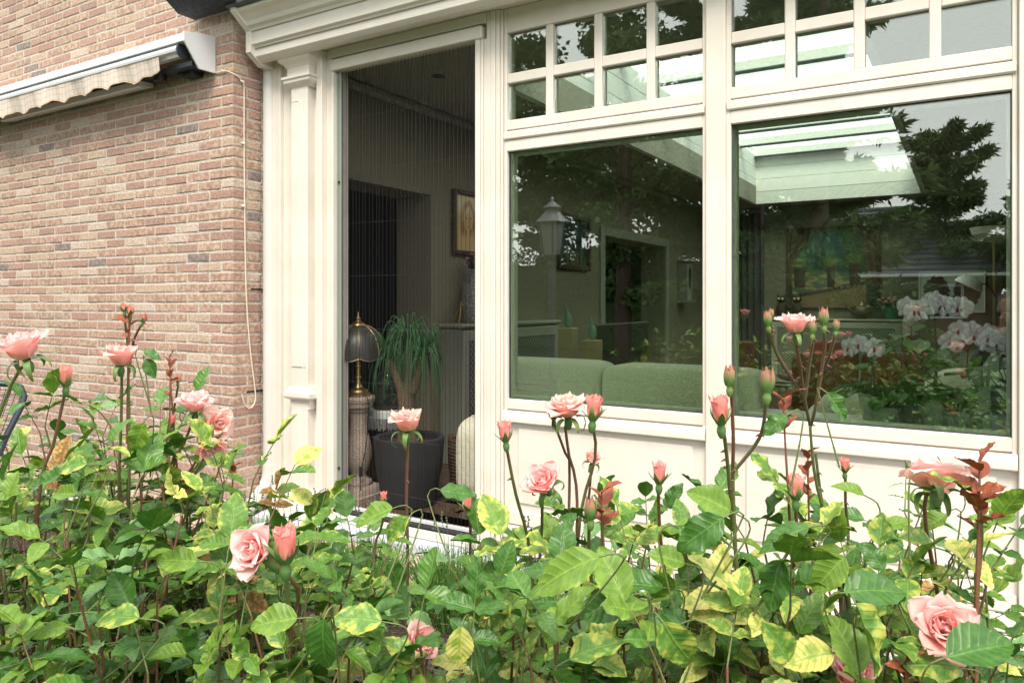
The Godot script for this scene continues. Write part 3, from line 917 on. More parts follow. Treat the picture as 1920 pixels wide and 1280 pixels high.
func make_awning() -> void:
	var t := thing("awning", "closed awning with white cassette and scalloped cream valance on the brick wall", "awning", Vector3(-5.3, 2.82, 0.27))
	var x0 := -7.2
	var x1 := -3.880
	var hood := MB.new()
	hood.moulding([Vector2(0.272, 2.900), Vector2(0.466, 2.880), Vector2(0.480, 2.884), Vector2(0.480, 2.926), Vector2(0.470, 2.934), Vector2(0.400, 2.946), Vector2(0.272, 2.962)], x0, x1)
	part("hood", hood, M.alu, t)
	# the end plate, a sloped five-sided sheet
	var pl := MB.new()
	pl.moulding([Vector2(0.272, 2.744), Vector2(0.384, 2.742), Vector2(0.484, 2.880), Vector2(0.484, 2.934), Vector2(0.404, 2.952), Vector2(0.272, 2.966)], x1 + 0.001, x1 + 0.012)
	part("end_plate", pl, M.alu, t)
	var rail := MB.new()
	rail.moulding([Vector2(0.400, 2.818), Vector2(0.440, 2.818), Vector2(0.444, 2.836), Vector2(0.474, 2.838), Vector2(0.478, 2.852), Vector2(0.470, 2.872), Vector2(0.400, 2.872)], x0, -3.952)
	part("front_rail", rail, M.alu, t)
	var cap := MB.new()
	cap.moulding([Vector2(0.396, 2.808), Vector2(0.452, 2.802), Vector2(0.478, 2.820), Vector2(0.482, 2.850), Vector2(0.474, 2.876), Vector2(0.396, 2.876)], -3.951, -3.938)
	part("rail_end", cap, M.dark_metal, t)
	var roll := MB.new()
	roll.tube(PackedVector3Array([Vector3(x0, 2.845, 0.335), Vector3(-3.893, 2.845, 0.335)]), PackedFloat32Array([0.046]), 14)
	part("fabric_roll", roll, mat(lin(0.50, 0.36, 0.24), 0.9), t)
	var arm := MB.new()
	arm.bx(-6.9, -3.90, 2.772, 2.800, 0.30, 0.38, 0.005)
	arm.bx(-4.15, -3.92, 2.762, 2.800, 0.285, 0.40, 0.005)
	part("folding_arm", arm, M.dark_metal, t)
	var br := MB.new()
	br.bx(-4.09, -3.98, 2.735, 2.775, 0.272, 0.35, 0.006)
	br.tube(PackedVector3Array([Vector3(-4.28, 2.735, 0.36), Vector3(-4.28, 2.790, 0.36)]), PackedFloat32Array([0.038]), 12)
	br.tube(PackedVector3Array([Vector3(-4.10, 2.748, 0.33), Vector3(-4.10, 2.80, 0.33)]), PackedFloat32Array([0.030]), 12)
	part("bracket", br, M.black, t)
	var tray := MB.new()
	tray.moulding([Vector2(0.290, 2.742), Vector2(0.372, 2.724), Vector2(0.384, 2.728), Vector2(0.384, 2.766), Vector2(0.290, 2.766)], -6.22, -4.46)
	part("tray", tray, M.alu, t)
	# valance: wavy foot, checked cloth, slight folds
	var cloth := mat(Color(1, 1, 1), 0.95)
	cloth.albedo_texture = picture(128, 128, func(u, v):
		var k := Color8(226, 214, 202)
		var n: float = fmod(absf(sin(floor(u * 64) * 12.9 + floor(v * 64) * 78.2) * 43758.5), 1.0)
		k = k.darkened(0.10 * n)
		if fposmod(u * 4.0, 1.0) < 0.06 or fposmod(v * 3.0 + 0.2, 1.0) < 0.06:
			k = k.lerp(Color8(140, 100, 78), 0.6)
		return k)
	cloth.cull_mode = BaseMaterial3D.CULL_DISABLED
	cloth.backlight_enabled = true
	cloth.backlight = Color(0.3, 0.28, 0.26)
	cloth.uv1_scale = Vector3(20, 1, 1)
	var nu := 181
	var nv := 7
	var pts := PackedVector3Array()
	for j in nv:
		for i in nu:
			var x := lerpf(x0, -4.135, float(i) / (nu - 1))
			var w := (x + 4.135) / 0.265
			var low := 2.706 + 0.034 * absf(sin(PI * w)) - 0.006 * sin(x * 3.0)
			if x > -4.26:
				low += 0.05 * pow((x + 4.26) / 0.125, 2.0)
			var f := float(j) / (nv - 1)
			var y := lerpf(2.846, low, f)
			pts.append(Vector3(x, y, 0.470 + 0.012 * f * sin(x * 9.0) + 0.008 * f * sin(x * 23.0 + 1.0) + 0.005 * f * sin(x * 61.0) - 0.012 * f))
	var va := MB.new()
	va.grid(pts, nu, nv, PackedColorArray(), true)
	var vp := part("valance", va, cloth, t)
	var hem := MB.new()
	var hp := PackedVector3Array()
	for i in nu:
		hp.append(pts[(nv - 1) * nu + i])
	hem.tube(hp, PackedFloat32Array([0.0032]), 5)
	part("hem", hem, mat(lin(0.50, 0.36, 0.20), 0.9), vp)


# ---------------------------------------------------------------- the room behind the glass
func make_room() -> void:
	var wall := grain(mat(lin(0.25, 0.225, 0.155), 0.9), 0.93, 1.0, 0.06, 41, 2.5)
	M.wall = wall
	M.ceil = grain(mat(lin(0.36, 0.345, 0.28), 0.9), 0.95, 1.0, 0.05, 42, 1.5)
	M.trim = mat(lin(0.30, 0.295, 0.24), 0.6)
	M.inwhite = mat(lin(0.86, 0.87, 0.85), 0.55)
	M.fabric = grain(mat(lin(0.86, 0.83, 0.66), 0.95), 0.86, 1.0, 0.08, 43, 5.0)
	M.fabric.normal_enabled = true
	M.fabric.normal_texture = bump_tex(0.012, 143, 9.0)
	M.fabric.normal_scale = 0.5
	M.fabric.rim_enabled = true
	M.fabric.rim = 0.3
	M.brass = mat(lin(0.50, 0.37, 0.17), 0.4, 1.0)
	M.wood = grain(mat(lin(0.10, 0.055, 0.03), 0.5), 0.6, 1.0, 0.03, 44, 4.0)
	M.red = grain(mat(lin(0.26, 0.055, 0.03), 0.6), 0.75, 1.0, 0.05, 45, 4.0)
	M.stone = grain(mat(lin(0.55, 0.44, 0.36), 0.85), 0.62, 1.0, 0.07, 46, 6.0)
	M.cover = mat(lin(0.22, 0.225, 0.185), 0.6)
	var fl := MB.new()
	fl.bx(-5.2, 1.5, -0.05, 0.125, -8.6, -0.12)
	var floor_ := struct("floor", fl, M.wood)
	var planks := []
	for k in 4:
		planks.append(grain(mat(lin(0.115 + 0.02 * k, 0.072 + 0.012 * k, 0.045 + 0.006 * k), 0.45), 0.65, 1.0, 0.015 + 0.01 * k, 50 + k, 3.0))
	rng.seed = 9
	for k in 13:
		for q in 2:
			var b := MB.new()
			var xm := -2.55 + rnd(-0.3, 0.3)
			b.bx(-3.398 if q == 0 else xm + 0.002, xm if q == 0 else -1.5, 0.126, 0.140, -0.262 - 0.142 * k, -0.1235 - 0.142 * k, 0.0015)
			put("plank", b.mesh(), planks[rng.randi() % 4], floor_)
	var w := MB.new()
	# left wall with its two openings
	w.bx(-3.72, -3.4, 0.126, 2.8, -0.35, -0.12)
	w.bx(-3.73, -3.4, 2.16, 2.8, -1.248, -0.35)
	w.bx(-3.73, -3.4, 0.126, 2.8, -4.38, -1.248)
	w.bx(-3.73, -3.4, 2.10, 2.8, -6.34, -4.38)
	w.bx(-3.73, -3.4, 0.126, 2.8, -8.4, -6.34)
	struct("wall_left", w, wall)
	var w2 := MB.new()
	w2.bx(-5.2, 1.5, 0.126, 3.06, -8.6, -8.4)
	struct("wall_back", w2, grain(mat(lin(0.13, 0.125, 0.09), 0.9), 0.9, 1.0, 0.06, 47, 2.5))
	var w3 := MB.new()
	w3.bx(1.35, 1.5, 0.126, 3.06, -8.4, -0.12)
	struct("wall_right", w3, wall)
	var w4 := MB.new()
	w4.bx(-5.2, -5.05, 0.126, 2.5, -8.4, -0.34)
	w4.bx(-5.05, -3.73, 2.4, 2.5, -8.4, -0.34)
	w4.bx(-5.05, -4.05, 0.126, 2.4, -0.34, -0.24)
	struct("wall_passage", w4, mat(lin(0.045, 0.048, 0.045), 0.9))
	var ce := MB.new()
	ce.bx(-3.73, -2.6, 2.8, 3.06, -8.4, -0.12)
	ce.bx(-0.48, 1.5, 2.8, 3.06, -8.4, -0.12)
	ce.bx(-2.6, -0.48, 2.8, 3.06, -1.0, -0.12)
	ce.bx(-2.6, -0.48, 2.8, 3.06, -8.4, -8.0)
	var ceil := struct("ceiling", ce, M.ceil)
	var cv := MB.new()
	cv.bx(-3.4, -3.345, 2.735, 2.799, -8.4, -0.13, 0.02)
	put("cornice_moulding", cv.mesh(), M.trim, ceil)
	var dl := MB.new()
	dl.tube(PackedVector3Array([Vector3(-2.86, 2.796, -0.62), Vector3(-2.86, 2.803, -0.62)]), PackedFloat32Array([0.042]), 18)
	put("downlight", dl.mesh(), M.dark_metal, ceil)
	make_skylight()
	# opening frames
	var ar := MB.new()
	ar.bx(-3.3995, -3.378, 0.141, 2.20, -4.38, -4.26, 0.004)
	ar.bx(-3.3995, -3.378, 0.141, 2.20, -6.46, -6.34, 0.004)
	ar.bx(-3.3995, -3.378, 2.10, 2.20, -6.339, -4.381, 0.004)
	var af := thing("door_frame", "pale frame round the dark doorway deep in the room on the left", "door frame", Vector3(-3.4, 0.14, -5.3))
	part("architrave", ar, M.trim, af)
	var cur := MB.new()
	var pts := PackedVector3Array()
	for j in 2:
		for i in 121:
			var z := lerpf(-0.5, -2.2, i / 120.0)
			pts.append(Vector3(-4.55 + 0.03 * sin(i * 0.9) + 0.012 * sin(i * 2.3), lerpf(2.38, 0.15, j), z))
	cur.grid(pts, 121, 2)
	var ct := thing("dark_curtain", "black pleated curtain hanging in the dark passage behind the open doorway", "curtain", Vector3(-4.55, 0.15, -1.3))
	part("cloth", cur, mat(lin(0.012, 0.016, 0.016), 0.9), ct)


func make_skylight() -> void:
	var t := thing("roof_skylight", "long white boarded skylight well with glass roof and cross beams above the room", "skylight", Vector3(-1.54, 2.8, -4.5))
	for k in 4:
		var y0 := 2.799 + k * 0.18
		var y1 := y0 + 0.1765
		for q in [[-2.66, -2.60, -8.0, -1.0], [-0.48, -0.42, -8.0, -1.0], [-2.66, -0.42, -8.06, -8.0], [-2.66, -0.42, -1.0, -0.94]]:
			var b := MB.new()
			b.bx(q[0], q[1], y0, y1, q[2], q[3], 0.003)
			part("board", b, M.inwhite, t)
	for k in 8:
		var z := -7.99 + 0.83 * k
		var b := MB.new()
		b.bx(-2.60, -0.48, 3.475, 3.57, z, z + 0.11, 0.006)
		var bm := part("beam", b, M.inwhite, t)
		var s := MB.new()
		s.bx(-2.60, -0.48, 3.452, 3.4745, z + 0.085, z + 0.105)
		part("seal", s, M.dark_metal, bm)
	var mk := mat(Color(0.93, 0.95, 0.93, 0.04), 0.05)
	mk.transparency = BaseMaterial3D.TRANSPARENCY_ALPHA
	for k in 8:
		var b := MB.new()
		var z := -7.99 + 0.83 * k
		b.bx(-2.66, -0.42, 3.575, 3.579, z + 0.01, z + 0.82)
		part("roof_pane", b, mk, t)


func framed(called: String, label: String, category: String, ce: Vector3, size: Vector2, facing: Vector3, print_: Texture2D, frame: float, fm: Material) -> void:
	var t := thing(called, label, category, ce)
	var side := Vector3.UP.cross(facing)
	var b := Basis(side, Vector3.UP, facing)
	for s in [-1.0, 1.0]:
		var e := MB.new()
		e.box(Vector3(s * (size.x + frame) * 0.5, 0, 0.02), Vector3(frame, size.y + frame * 2.0, 0.035), 0.008)
		put("frame", e.mesh(), fm, t, Transform3D(b, Vector3.ZERO))
		var g := MB.new()
		g.box(Vector3(0, s * (size.y + frame) * 0.5, 0.019), Vector3(size.x - 0.001, frame, 0.033), 0.008)
		put("frame", g.mesh(), fm, t, Transform3D(b, Vector3.ZERO))
	var p := MB.new()
	p.poly([Vector3(-size.x, -size.y, 0) * 0.5 + Vector3(0, 0, 0.012), Vector3(size.x, -size.y, 0) * 0.5 + Vector3(0, 0, 0.012), Vector3(size.x, size.y, 0) * 0.5 + Vector3(0, 0, 0.012), Vector3(-size.x, size.y, 0) * 0.5 + Vector3(0, 0, 0.012)], Vector3.BACK, [Vector2(0, 1), Vector2(1, 1), Vector2(1, 0), Vector2(0, 0)])
	var m := mat(Color.WHITE, 0.7)
	m.albedo_texture = print_
	put("canvas", p.mesh(), m, t, Transform3D(b, Vector3.ZERO))


func make_pictures() -> void:
	var nz := FastNoiseLite.new()
	nz.seed = 3
	nz.frequency = 0.02
	nz.fractal_octaves = 4
	var fine := FastNoiseLite.new()
	fine.seed = 4
	fine.frequency = 0.07
	fine.fractal_octaves = 3
	# a sketched long-haired figure in brown chalk on buff paper
	framed("portrait_drawing", "brown chalk drawing of a long-haired head in a dark frame beside the doorway", "drawing", Vector3(-3.398, 1.99, -1.72), Vector2(0.37, 0.44), Vector3.RIGHT, picture(96, 128, func(u, v):
		var k := Color8(205, 178, 118).lerp(Color8(232, 218, 175), smoothstep(0.45, 0.2, v))
		var x: float = (u - 0.5) / 0.26
		var y: float = (v - 0.42) / 0.26
		var d := sqrt(x * x + y * y * 0.8)
		var st: float = fine.get_noise_2d(u * 160, v * 40) * 0.5 + 0.5
		var hair := smoothstep(1.25, 1.0, d) * smoothstep(0.62, 0.8, d) + smoothstep(0.35, 0.2, absf(absf(x) - 0.9)) * smoothstep(0.45, 0.5, v) * smoothstep(0.85, 0.6, v)
		k = k.lerp(Color8(112, 58, 38), clampf(hair * (0.1 + 0.9 * st * st) * smoothstep(0.12, 0.3, absf(x) + 0.4 * smoothstep(0.25, 0.1, v)), 0, 0.75))
		for e in [Vector2(-0.32, -0.05), Vector2(0.32, -0.05)]:
			k = k.lerp(Color8(100, 55, 38), 0.45 * smoothstep(0.17, 0.08, Vector2((x - e.x), (y - e.y) * 1.8).length()))
		k = k.lerp(Color8(130, 70, 50), 0.6 * smoothstep(0.2, 0.1, Vector2(x, (y - 0.55) * 2.5).length()))
		k = k.lerp(Color8(150, 95, 60), 0.5 * smoothstep(0.08, 0.02, absf(x - 0.06)) * smoothstep(0.0, 0.1, y) * smoothstep(0.4, 0.3, y))
		return k), 0.035, M.wood)
	framed("forest_painting", "small dark green woodland painting in a brown frame on the left wall", "painting", Vector3(-3.398, 1.97, -3.62), Vector2(0.62, 0.46), Vector3.RIGHT, picture(128, 96, func(u, v):
		var a: float = nz.get_noise_2d(u * 220, v * 60) * 0.5 + 0.5
		var k := Color8(16, 44, 40).lerp(Color8(60, 110, 92), smoothstep(0.45, 0.8, a))
		k = k.lerp(Color8(140, 150, 120), smoothstep(0.65, 0.85, a) * smoothstep(0.7, 0.3, absf(u - 0.45)))
		if v > 0.62:
			k = k.lerp(Color8(110, 100, 58), 0.8 * smoothstep(0.62, 0.75, v) * smoothstep(0.5, 0.2, absf(u - 0.5)))
		for tx in [0.18, 0.36, 0.72, 0.86]:
			k = k.lerp(Color8(22, 26, 18), 0.85 * smoothstep(0.035, 0.015, absf(u - tx - 0.02 * sin(v * 6.0))))
		return k), 0.05, M.wood)
	# a garden seen through an arch with drawn curtains
	framed("garden_painting", "large painting of a garden terrace seen between tied curtains on the back wall", "painting", Vector3(-1.615, 1.87, -8.397), Vector2(1.22, 1.14), Vector3.BACK, picture(224, 208, func(u, v):
		var a: float = nz.get_noise_2d(u * 190, v * 190) * 0.5 + 0.5
		var f: float = fine.get_noise_2d(u * 300, v * 300) * 0.5 + 0.5
		var k := Color8(24, 70, 58).lerp(Color8(70, 118, 52), smoothstep(0.35, 0.75, a)).lerp(Color8(160, 165, 70), 0.6 * smoothstep(0.6, 0.8, f))
		k = k.lerp(Color8(60, 120, 125), smoothstep(0.3, 0.15, absf(u - 0.36)) * smoothstep(0.55, 0.2, v) * 0.6)
		for cx in [0.33, 0.40]:
			k = k.lerp(Color8(14, 50, 42), 0.8 * smoothstep(0.03, 0.02, absf(u - cx)) * smoothstep(0.2, 0.28, v) * smoothstep(0.55, 0.5, v))
		if v > 0.56:
			var s: float = nz.get_noise_2d(u * 260, v * 700) * 0.5 + 0.5
			var lawn := Color8(70, 105, 82).lerp(Color8(185, 165, 105), smoothstep(0.4, 0.7, s))
			k = k.lerp(lawn, smoothstep(0.56, 0.60, v + 0.04 * f))
		var wall_: float = 0.86 - 0.20 * u
		if v > wall_:
			k = Color8(52, 48, 30).lerp(Color8(160, 140, 88), smoothstep(wall_ + 0.03, wall_ + 0.06, v) * (0.5 + 0.5 * f))
		for tub in [Vector3(0.13, 0.60, 0.07), Vector3(0.74, 0.56, 0.065), Vector3(0.48, 0.60, 0.05)]:
			if absf(u - tub.x) < tub.z * (1.0 - 0.5 * (v - 0.45)) and v > tub.y - 0.12 and v < tub.y + 0.16:
				k = Color8(40, 26, 18).lerp(Color8(96, 66, 42), f * (0.5 + (u - tub.x) / tub.z * 0.5))
			k = k.lerp(Color8(120, 140, 60).lerp(Color8(45, 80, 35), f), smoothstep(0.10, 0.07, Vector2(u - tub.x, (v - tub.y + 0.17) * 1.2).length()))
		var arch: float = 0.03 + 0.34 * pow(absf(u - 0.5) * 2.0, 3.0)
		var left: float = 0.24 - 0.19 * smoothstep(0.1, 0.48, v)
		var right: float = 0.80 + 0.06 * smoothstep(0.1, 0.45, v)
		if u < left or u > right or v < arch:
			var fold: float = sin(u * 95.0 + sin(v * 7.0) * 2.5) * 0.5 + 0.5
			var cl := Color8(40, 28, 18).lerp(Color8(178, 140, 78), (0.5 * fold + 0.5 * f) * (0.55 if (u > right and u < right + 0.1) or (u > left - 0.06 and u < left) or v < arch else 0.25))
			k = cl if v < 0.72 else Color8(26, 22, 18)
		return k.darkened(0.22).lerp(Color8(70, 66, 48), 0.15)), 0.02, M.wood)
	framed("shrub_print", "pale print with two dark round bushes behind the orchids", "print", Vector3(-0.14, 1.50, -8.397), Vector2(0.74, 0.52), Vector3.BACK, picture(112, 80, func(u, v):
		var f: float = fine.get_noise_2d(u * 200, v * 150) * 0.5 + 0.5
		var k := Color8(196, 208, 192)
		for cx in [0.26, 0.74]:
			var d := Vector2((u - cx) / 0.21, (v - 0.50) / 0.42).length() + (f - 0.5) * 0.35
			k = k.lerp(Color8(42, 34, 24).lerp(Color8(100, 84, 48), f), smoothstep(1.02, 0.92, d))
		return k), 0.015, M.inwhite)


func lattice(b: MB, o: Vector3, ux: Vector3, w: float, h: float, step: float, thick: float) -> void:
	var nrm := ux.cross(Vector3.UP)
	for s in [-1.0, 1.0]:
		var d := -h
		while d < w:
			# a slanting strip clipped to the opening
			var x0 := maxf(d, 0.0)
			var x1 := minf(d + h, w)
			if x1 - x0 > step * 0.4:
				var p := Vector2(x0, (x0 - d))
				var q := Vector2(x1, (x1 - d))
				if s < 0:
					p.y = h - p.y
					q.y = h - q.y
				var a := o + ux * p.x + Vector3.UP * p.y
				var e := o + ux * q.x + Vector3.UP * q.y
				b.box((a + e) * 0.5 + nrm * (0.004 if s > 0 else 0.0085), Vector3(thick, 0.004, a.distance_to(e)), 0.0, basis_from(e - a, nrm))
			d += step


func radiator_cover(called: String, label: String, x0: float, x1: float, z0: float, z1: float, top: float, along_x: bool) -> void:
	var t := thing(called, label, "radiator cover", Vector3((x0 + x1) * 0.5, 0.14, (z0 + z1) * 0.5))
	var b := MB.new()
	b.bx(x0, x1, 0.141, top - 0.03, z0, z1, 0.004)
	part("casing", b, M.cover, t)
	var s := MB.new()
	s.bx(x0 - 0.03, x1 + 0.03, top - 0.0295, top, z0 - 0.02, z1 + 0.03, 0.008)
	part("top", s, M.trim, t)
	var fr := MB.new()
	var la := MB.new()
	var bk := MB.new()
	if along_x:
		for q in [[x0, x0 + 0.08, 0.2, top - 0.05], [x1 - 0.08, x1, 0.2, top - 0.05], [x0 + 0.08, x1 - 0.08, top - 0.13, top - 0.05], [x0 + 0.08, x1 - 0.08, 0.2, 0.32]]:
			fr.bx(q[0], q[1], q[2], q[3], z1 + 0.0005, z1 + 0.022, 0.004)
		bk.bx(x0 + 0.08, x1 - 0.08, 0.32, top - 0.13, z1 + 0.0004, z1 + 0.002)
		lattice(la, Vector3(x0 + 0.08, 0.32, z1 + 0.006), Vector3.RIGHT, x1 - x0 - 0.16, top - 0.45, 0.045, 0.014)
	else:
		for q in [[z0, z0 + 0.07, 0.2, top - 0.05], [z1 - 0.07, z1, 0.2, top - 0.05], [z0 + 0.07, z1 - 0.07, top - 0.13, top - 0.05], [z0 + 0.07, z1 - 0.07, 0.2, 0.32]]:
			fr.bx(x1 + 0.0005, x1 + 0.022, q[2], q[3], q[0], q[1], 0.004)
		bk.bx(x1 + 0.0004, x1 + 0.002, 0.32, top - 0.13, z0 + 0.07, z1 - 0.07)
		lattice(la, Vector3(x1 + 0.006, 0.32, z1 - 0.07), Vector3.FORWARD, z1 - z0 - 0.14, top - 0.45, 0.045, 0.014)
	part("frame", fr, M.trim, t)
	part("backing", bk, M.black, t)
	stuff(part("lattice", la, M.cover, t))


func petal_flower(parent: Node3D, called: String, at: Vector3, r: float, k: Color, n := 9) -> void:
	var b := MB.new()
	b.tint = k
	for i in n:
		var a := GOLD * i
		var e := 0.9 - 0.75 * float(i) / n
		var d := Vector3(cos(a) * sin(e * 1.4), cos(e * 1.4), sin(a) * sin(e * 1.4))
		b.ball(at + d * r * 0.55, Vector3(r * 0.55, r * 0.14, r * 0.5), basis_from(d.cross(Vector3.UP) + Vector3(0.01, 0, 0), d), 7, 4)
	var m := mat(Color.WHITE, 0.7)
	m.vertex_color_use_as_albedo = true
	put(called, b.mesh(true), m, parent)


func make_door_things() -> void:
	# baluster pedestal
	var p := thing("stone_pedestal", "carved pale stone baluster pedestal standing just inside the screened door", "pedestal", Vector3(-3.20, 0.14, -0.25))
	var b := MB.new()
	b.lathe([Vector2(0.082, 0.10), Vector2(0.086, 0.115), Vector2(0.080, 0.13), Vector2(0.055, 0.145), Vector2(0.048, 0.165), Vector2(0.056, 0.185), Vector2(0.072, 0.22), Vector2(0.082, 0.27), Vector2(0.080, 0.33), Vector2(0.068, 0.39), Vector2(0.056, 0.42), Vector2(0.062, 0.435), Vector2(0.056, 0.45), Vector2(0.054, 0.50), Vector2(0.060, 0.53), Vector2(0.058, 0.545)], Vector3.ZERO, 40, true, func(a, y): return 1.0 + (0.07 * absf(sin(a * 5.0)) * smoothstep(0.19, 0.25, y) * smoothstep(0.42, 0.36, y)))
	put("baluster", b.mesh(), M.stone, p)
	var c := MB.new()
	c.lathe([Vector2(0.058, 0.545), Vector2(0.070, 0.552), Vector2(0.074, 0.565), Vector2(0.090, 0.58), Vector2(0.094, 0.60), Vector2(0.100, 0.612), Vector2(0.104, 0.63), Vector2(0.100, 0.645), Vector2(0.0, 0.648)], Vector3.ZERO, 32)
	put("capital", c.mesh(), M.stone, p)
	var d := MB.new()
	d.stack([Vector3(0.118, 0.118, 0.0), Vector3(0.118, 0.118, 0.045), Vector3(0.108, 0.108, 0.052), Vector3(0.104, 0.104, 0.07), Vector3(0.098, 0.098, 0.085), Vector3(0.086, 0.086, 0.101)], Vector3.ZERO)
	put("base", d.mesh(), M.stone, p)
	# brass lamp
	var l := thing("table_lamp", "brass table lamp with smoked glass panel shade on the stone pedestal", "lamp", Vector3(-3.20, 0.789, -0.25))
	var st := MB.new()
	st.lathe([Vector2(0.075, 0), Vector2(0.078, 0.012), Vector2(0.060, 0.022), Vector2(0.056, 0.035), Vector2(0.030, 0.048), Vector2(0.018, 0.07), Vector2(0.015, 0.10), Vector2(0.020, 0.108), Vector2(0.015, 0.116), Vector2(0.014, 0.17), Vector2(0.020, 0.178), Vector2(0.014, 0.186), Vector2(0.012, 0.28), Vector2(0.016, 0.30), Vector2(0.010, 0.31), Vector2(0.006, 0.43)], Vector3.ZERO, 18)
	put("stem", st.mesh(), M.brass, l)
	var fin := MB.new()
	fin.lathe([Vector2(0.046, 0.425), Vector2(0.040, 0.44), Vector2(0.022, 0.452), Vector2(0.012, 0.462), Vector2(0.016, 0.474), Vector2(0.006, 0.486), Vector2(0.003, 0.51), Vector2(0.0, 0.515)], Vector3.ZERO, 16)
	put("finial", fin.mesh(), M.brass, l)
	var smoke := mat(Color(0.24, 0.24, 0.23, 0.72), 0.4)
	smoke.transparency = BaseMaterial3D.TRANSPARENCY_ALPHA
	smoke.cull_mode = BaseMaterial3D.CULL_DISABLED
	var prof := func(f: float) -> Vector2: return Vector2(lerpf(0.045, 0.165, sin(f * PI * 0.5)) + 0.006 * sin(f * PI), lerpf(0.432, 0.235, pow(f, 1.5)))
	for k in 8:
		var a0 := TAU * k / 8.0
		var pts := PackedVector3Array()
		for j in 8:
			for i in 5:
				var a := a0 + TAU / 8.0 * i / 4.0
				var q: Vector2 = prof.call(j / 7.0)
				var bulge := 1.0 + 0.03 * sin(PI * i / 4.0)
				pts.append(Vector3(cos(a) * q.x * bulge, q.y - (0.018 * sin(PI * i / 4.0) if j == 7 else 0.0), sin(a) * q.x * bulge))
		var g := MB.new()
		g.grid(pts, 5, 8)
		put("shade_panel", g.mesh(), smoke, l)
		var rb := MB.new()
		var rp := PackedVector3Array()
		for j in 8:
			var q: Vector2 = prof.call(j / 7.0)
			rp.append(Vector3(cos(a0) * q.x * 1.01, q.y, sin(a0) * q.x * 1.01))
		rb.tube(rp, PackedFloat32Array([0.0035]), 5)
		put("shade_rib", rb.mesh(), M.brass, l)
		var hp := PackedVector3Array()
		for i in 5:
			hp.append(pts[35 + i])
		var hb := MB.new()
		hb.tube(hp, PackedFloat32Array([0.003]), 5)
		put("shade_rim", hb.mesh(), M.brass, l)
	var cd := MB.new()
	cd.tube(smooth_pts([Vector3(0.07, 0.01, 0.03), Vector3(0.105, -0.0, 0.035), Vector3(0.108, -0.10, 0.03), Vector3(0.10, -0.30, 0.04), Vector3(0.085, -0.45, 0.07), Vector3(0.09, -0.60, 0.09), Vector3(0.02, -0.64, 0.15)], 30), PackedFloat32Array([0.003]), 5)
	cd.box(Vector3(0.085, -0.45, 0.07), Vector3(0.022, 0.06, 0.016), 0.004)
	put("cord", cd.mesh(), M.black, l)
	# fringed side table with glass dome
	var ft := thing("side_table", "small round table with white fringed cloth behind the pedestal", "table", Vector3(-3.20, 0.14, -0.52))
	var tp := MB.new()
	tp.lathe([Vector2(0.10, 0.0), Vector2(0.10, 0.02), Vector2(0.03, 0.04), Vector2(0.022, 0.25), Vector2(0.03, 0.50), Vector2(0.118, 0.51), Vector2(0.122, 0.525), Vector2(0.0, 0.527)], Vector3.ZERO, 24)
	put("stand", tp.mesh(), M.wood, ft)
	var cl := MB.new()
	cl.lathe([Vector2(0.128, 0.485), Vector2(0.127, 0.525), Vector2(0.122, 0.5325), Vector2(0.0, 0.534)], Vector3.ZERO, 28)
	put("cloth", cl.mesh(), M.white, ft)
	var frn := MB.new()
	rng.seed = 3
	for k in 150:
		var a := TAU * k / 150.0
		var o := Vector3(cos(a), 0, sin(a))
		frn.tube(PackedVector3Array([o * 0.128 + Vector3(0, 0.49, 0), o * (0.130 + rnd(-0.003, 0.004)) + Vector3(0, rnd(0.405, 0.425), 0)]), PackedFloat32Array([0.0014, 0.001]), 3, false)
	stuff(put("fringe", frn.mesh(), M.white, ft))
	var dm := thing("glass_dome", "clear glass dome over dark moss on the fringed side table", "glass dome", Vector3(-3.20, 0.675, -0.52))
	var db := MB.new()
	db.lathe([Vector2(0.085, 0.0), Vector2(0.088, 0.012), Vector2(0.078, 0.02), Vector2(0.0, 0.022)], Vector3.ZERO, 24)
	put("base", db.mesh(), M.wood, dm)
	var gl := MB.new()
	gl.lathe([Vector2(0.076, 0.022), Vector2(0.076, 0.16), Vector2(0.070, 0.20), Vector2(0.052, 0.235), Vector2(0.026, 0.252), Vector2(0.006, 0.256), Vector2(0.012, 0.265), Vector2(0.010, 0.278), Vector2(0.0, 0.281)], Vector3.ZERO, 28, true)
	put("bell", gl.mesh(), M.clear, dm)
	var ms := MB.new()
	for k in 26:
		ms.ball(Vector3(rnd(-0.045, 0.045), rnd(0.03, 0.19), rnd(-0.045, 0.045)), Vector3.ONE * rnd(0.012, 0.024), Basis.IDENTITY, 6, 4)
	put("moss", ms.mesh(), mat(lin(0.04, 0.075, 0.03), 0.9), dm)
	# pot and palm
	var po := thing("plant_pot", "large matt black round plant pot on the floor inside the doorway", "plant pot", Vector3(-2.888, 0.14, -0.36))
	var pm := MB.new()
	pm.lathe([Vector2(0.150, 0.0), Vector2(0.160, 0.01), Vector2(0.205, 0.25), Vector2(0.215, 0.39), Vector2(0.215, 0.405), Vector2(0.209, 0.41), Vector2(0.188, 0.41), Vector2(0.182, 0.40), Vector2(0.178, 0.35)], Vector3.ZERO, 48, false, func(a, y): return 1.0 + (0.006 * sin(a * 60.0) if y < 0.38 and y > 0.02 else 0.0))
	put("shell", pm.mesh(), mat(lin(0.022, 0.022, 0.024), 0.7), po)
	var so := MB.new()
	so.lathe([Vector2(0.18, 0.365), Vector2(0.0, 0.372)], Vector3.ZERO, 24)
	put("earth", so.mesh(), mat(lin(0.03, 0.02, 0.014), 1.0), po)
	var pa := thing("ponytail_palm", "ponytail palm with thin drooping leaves growing in the black pot", "palm", Vector3(-2.888, 0.505, -0.36))
	var tr := MB.new()
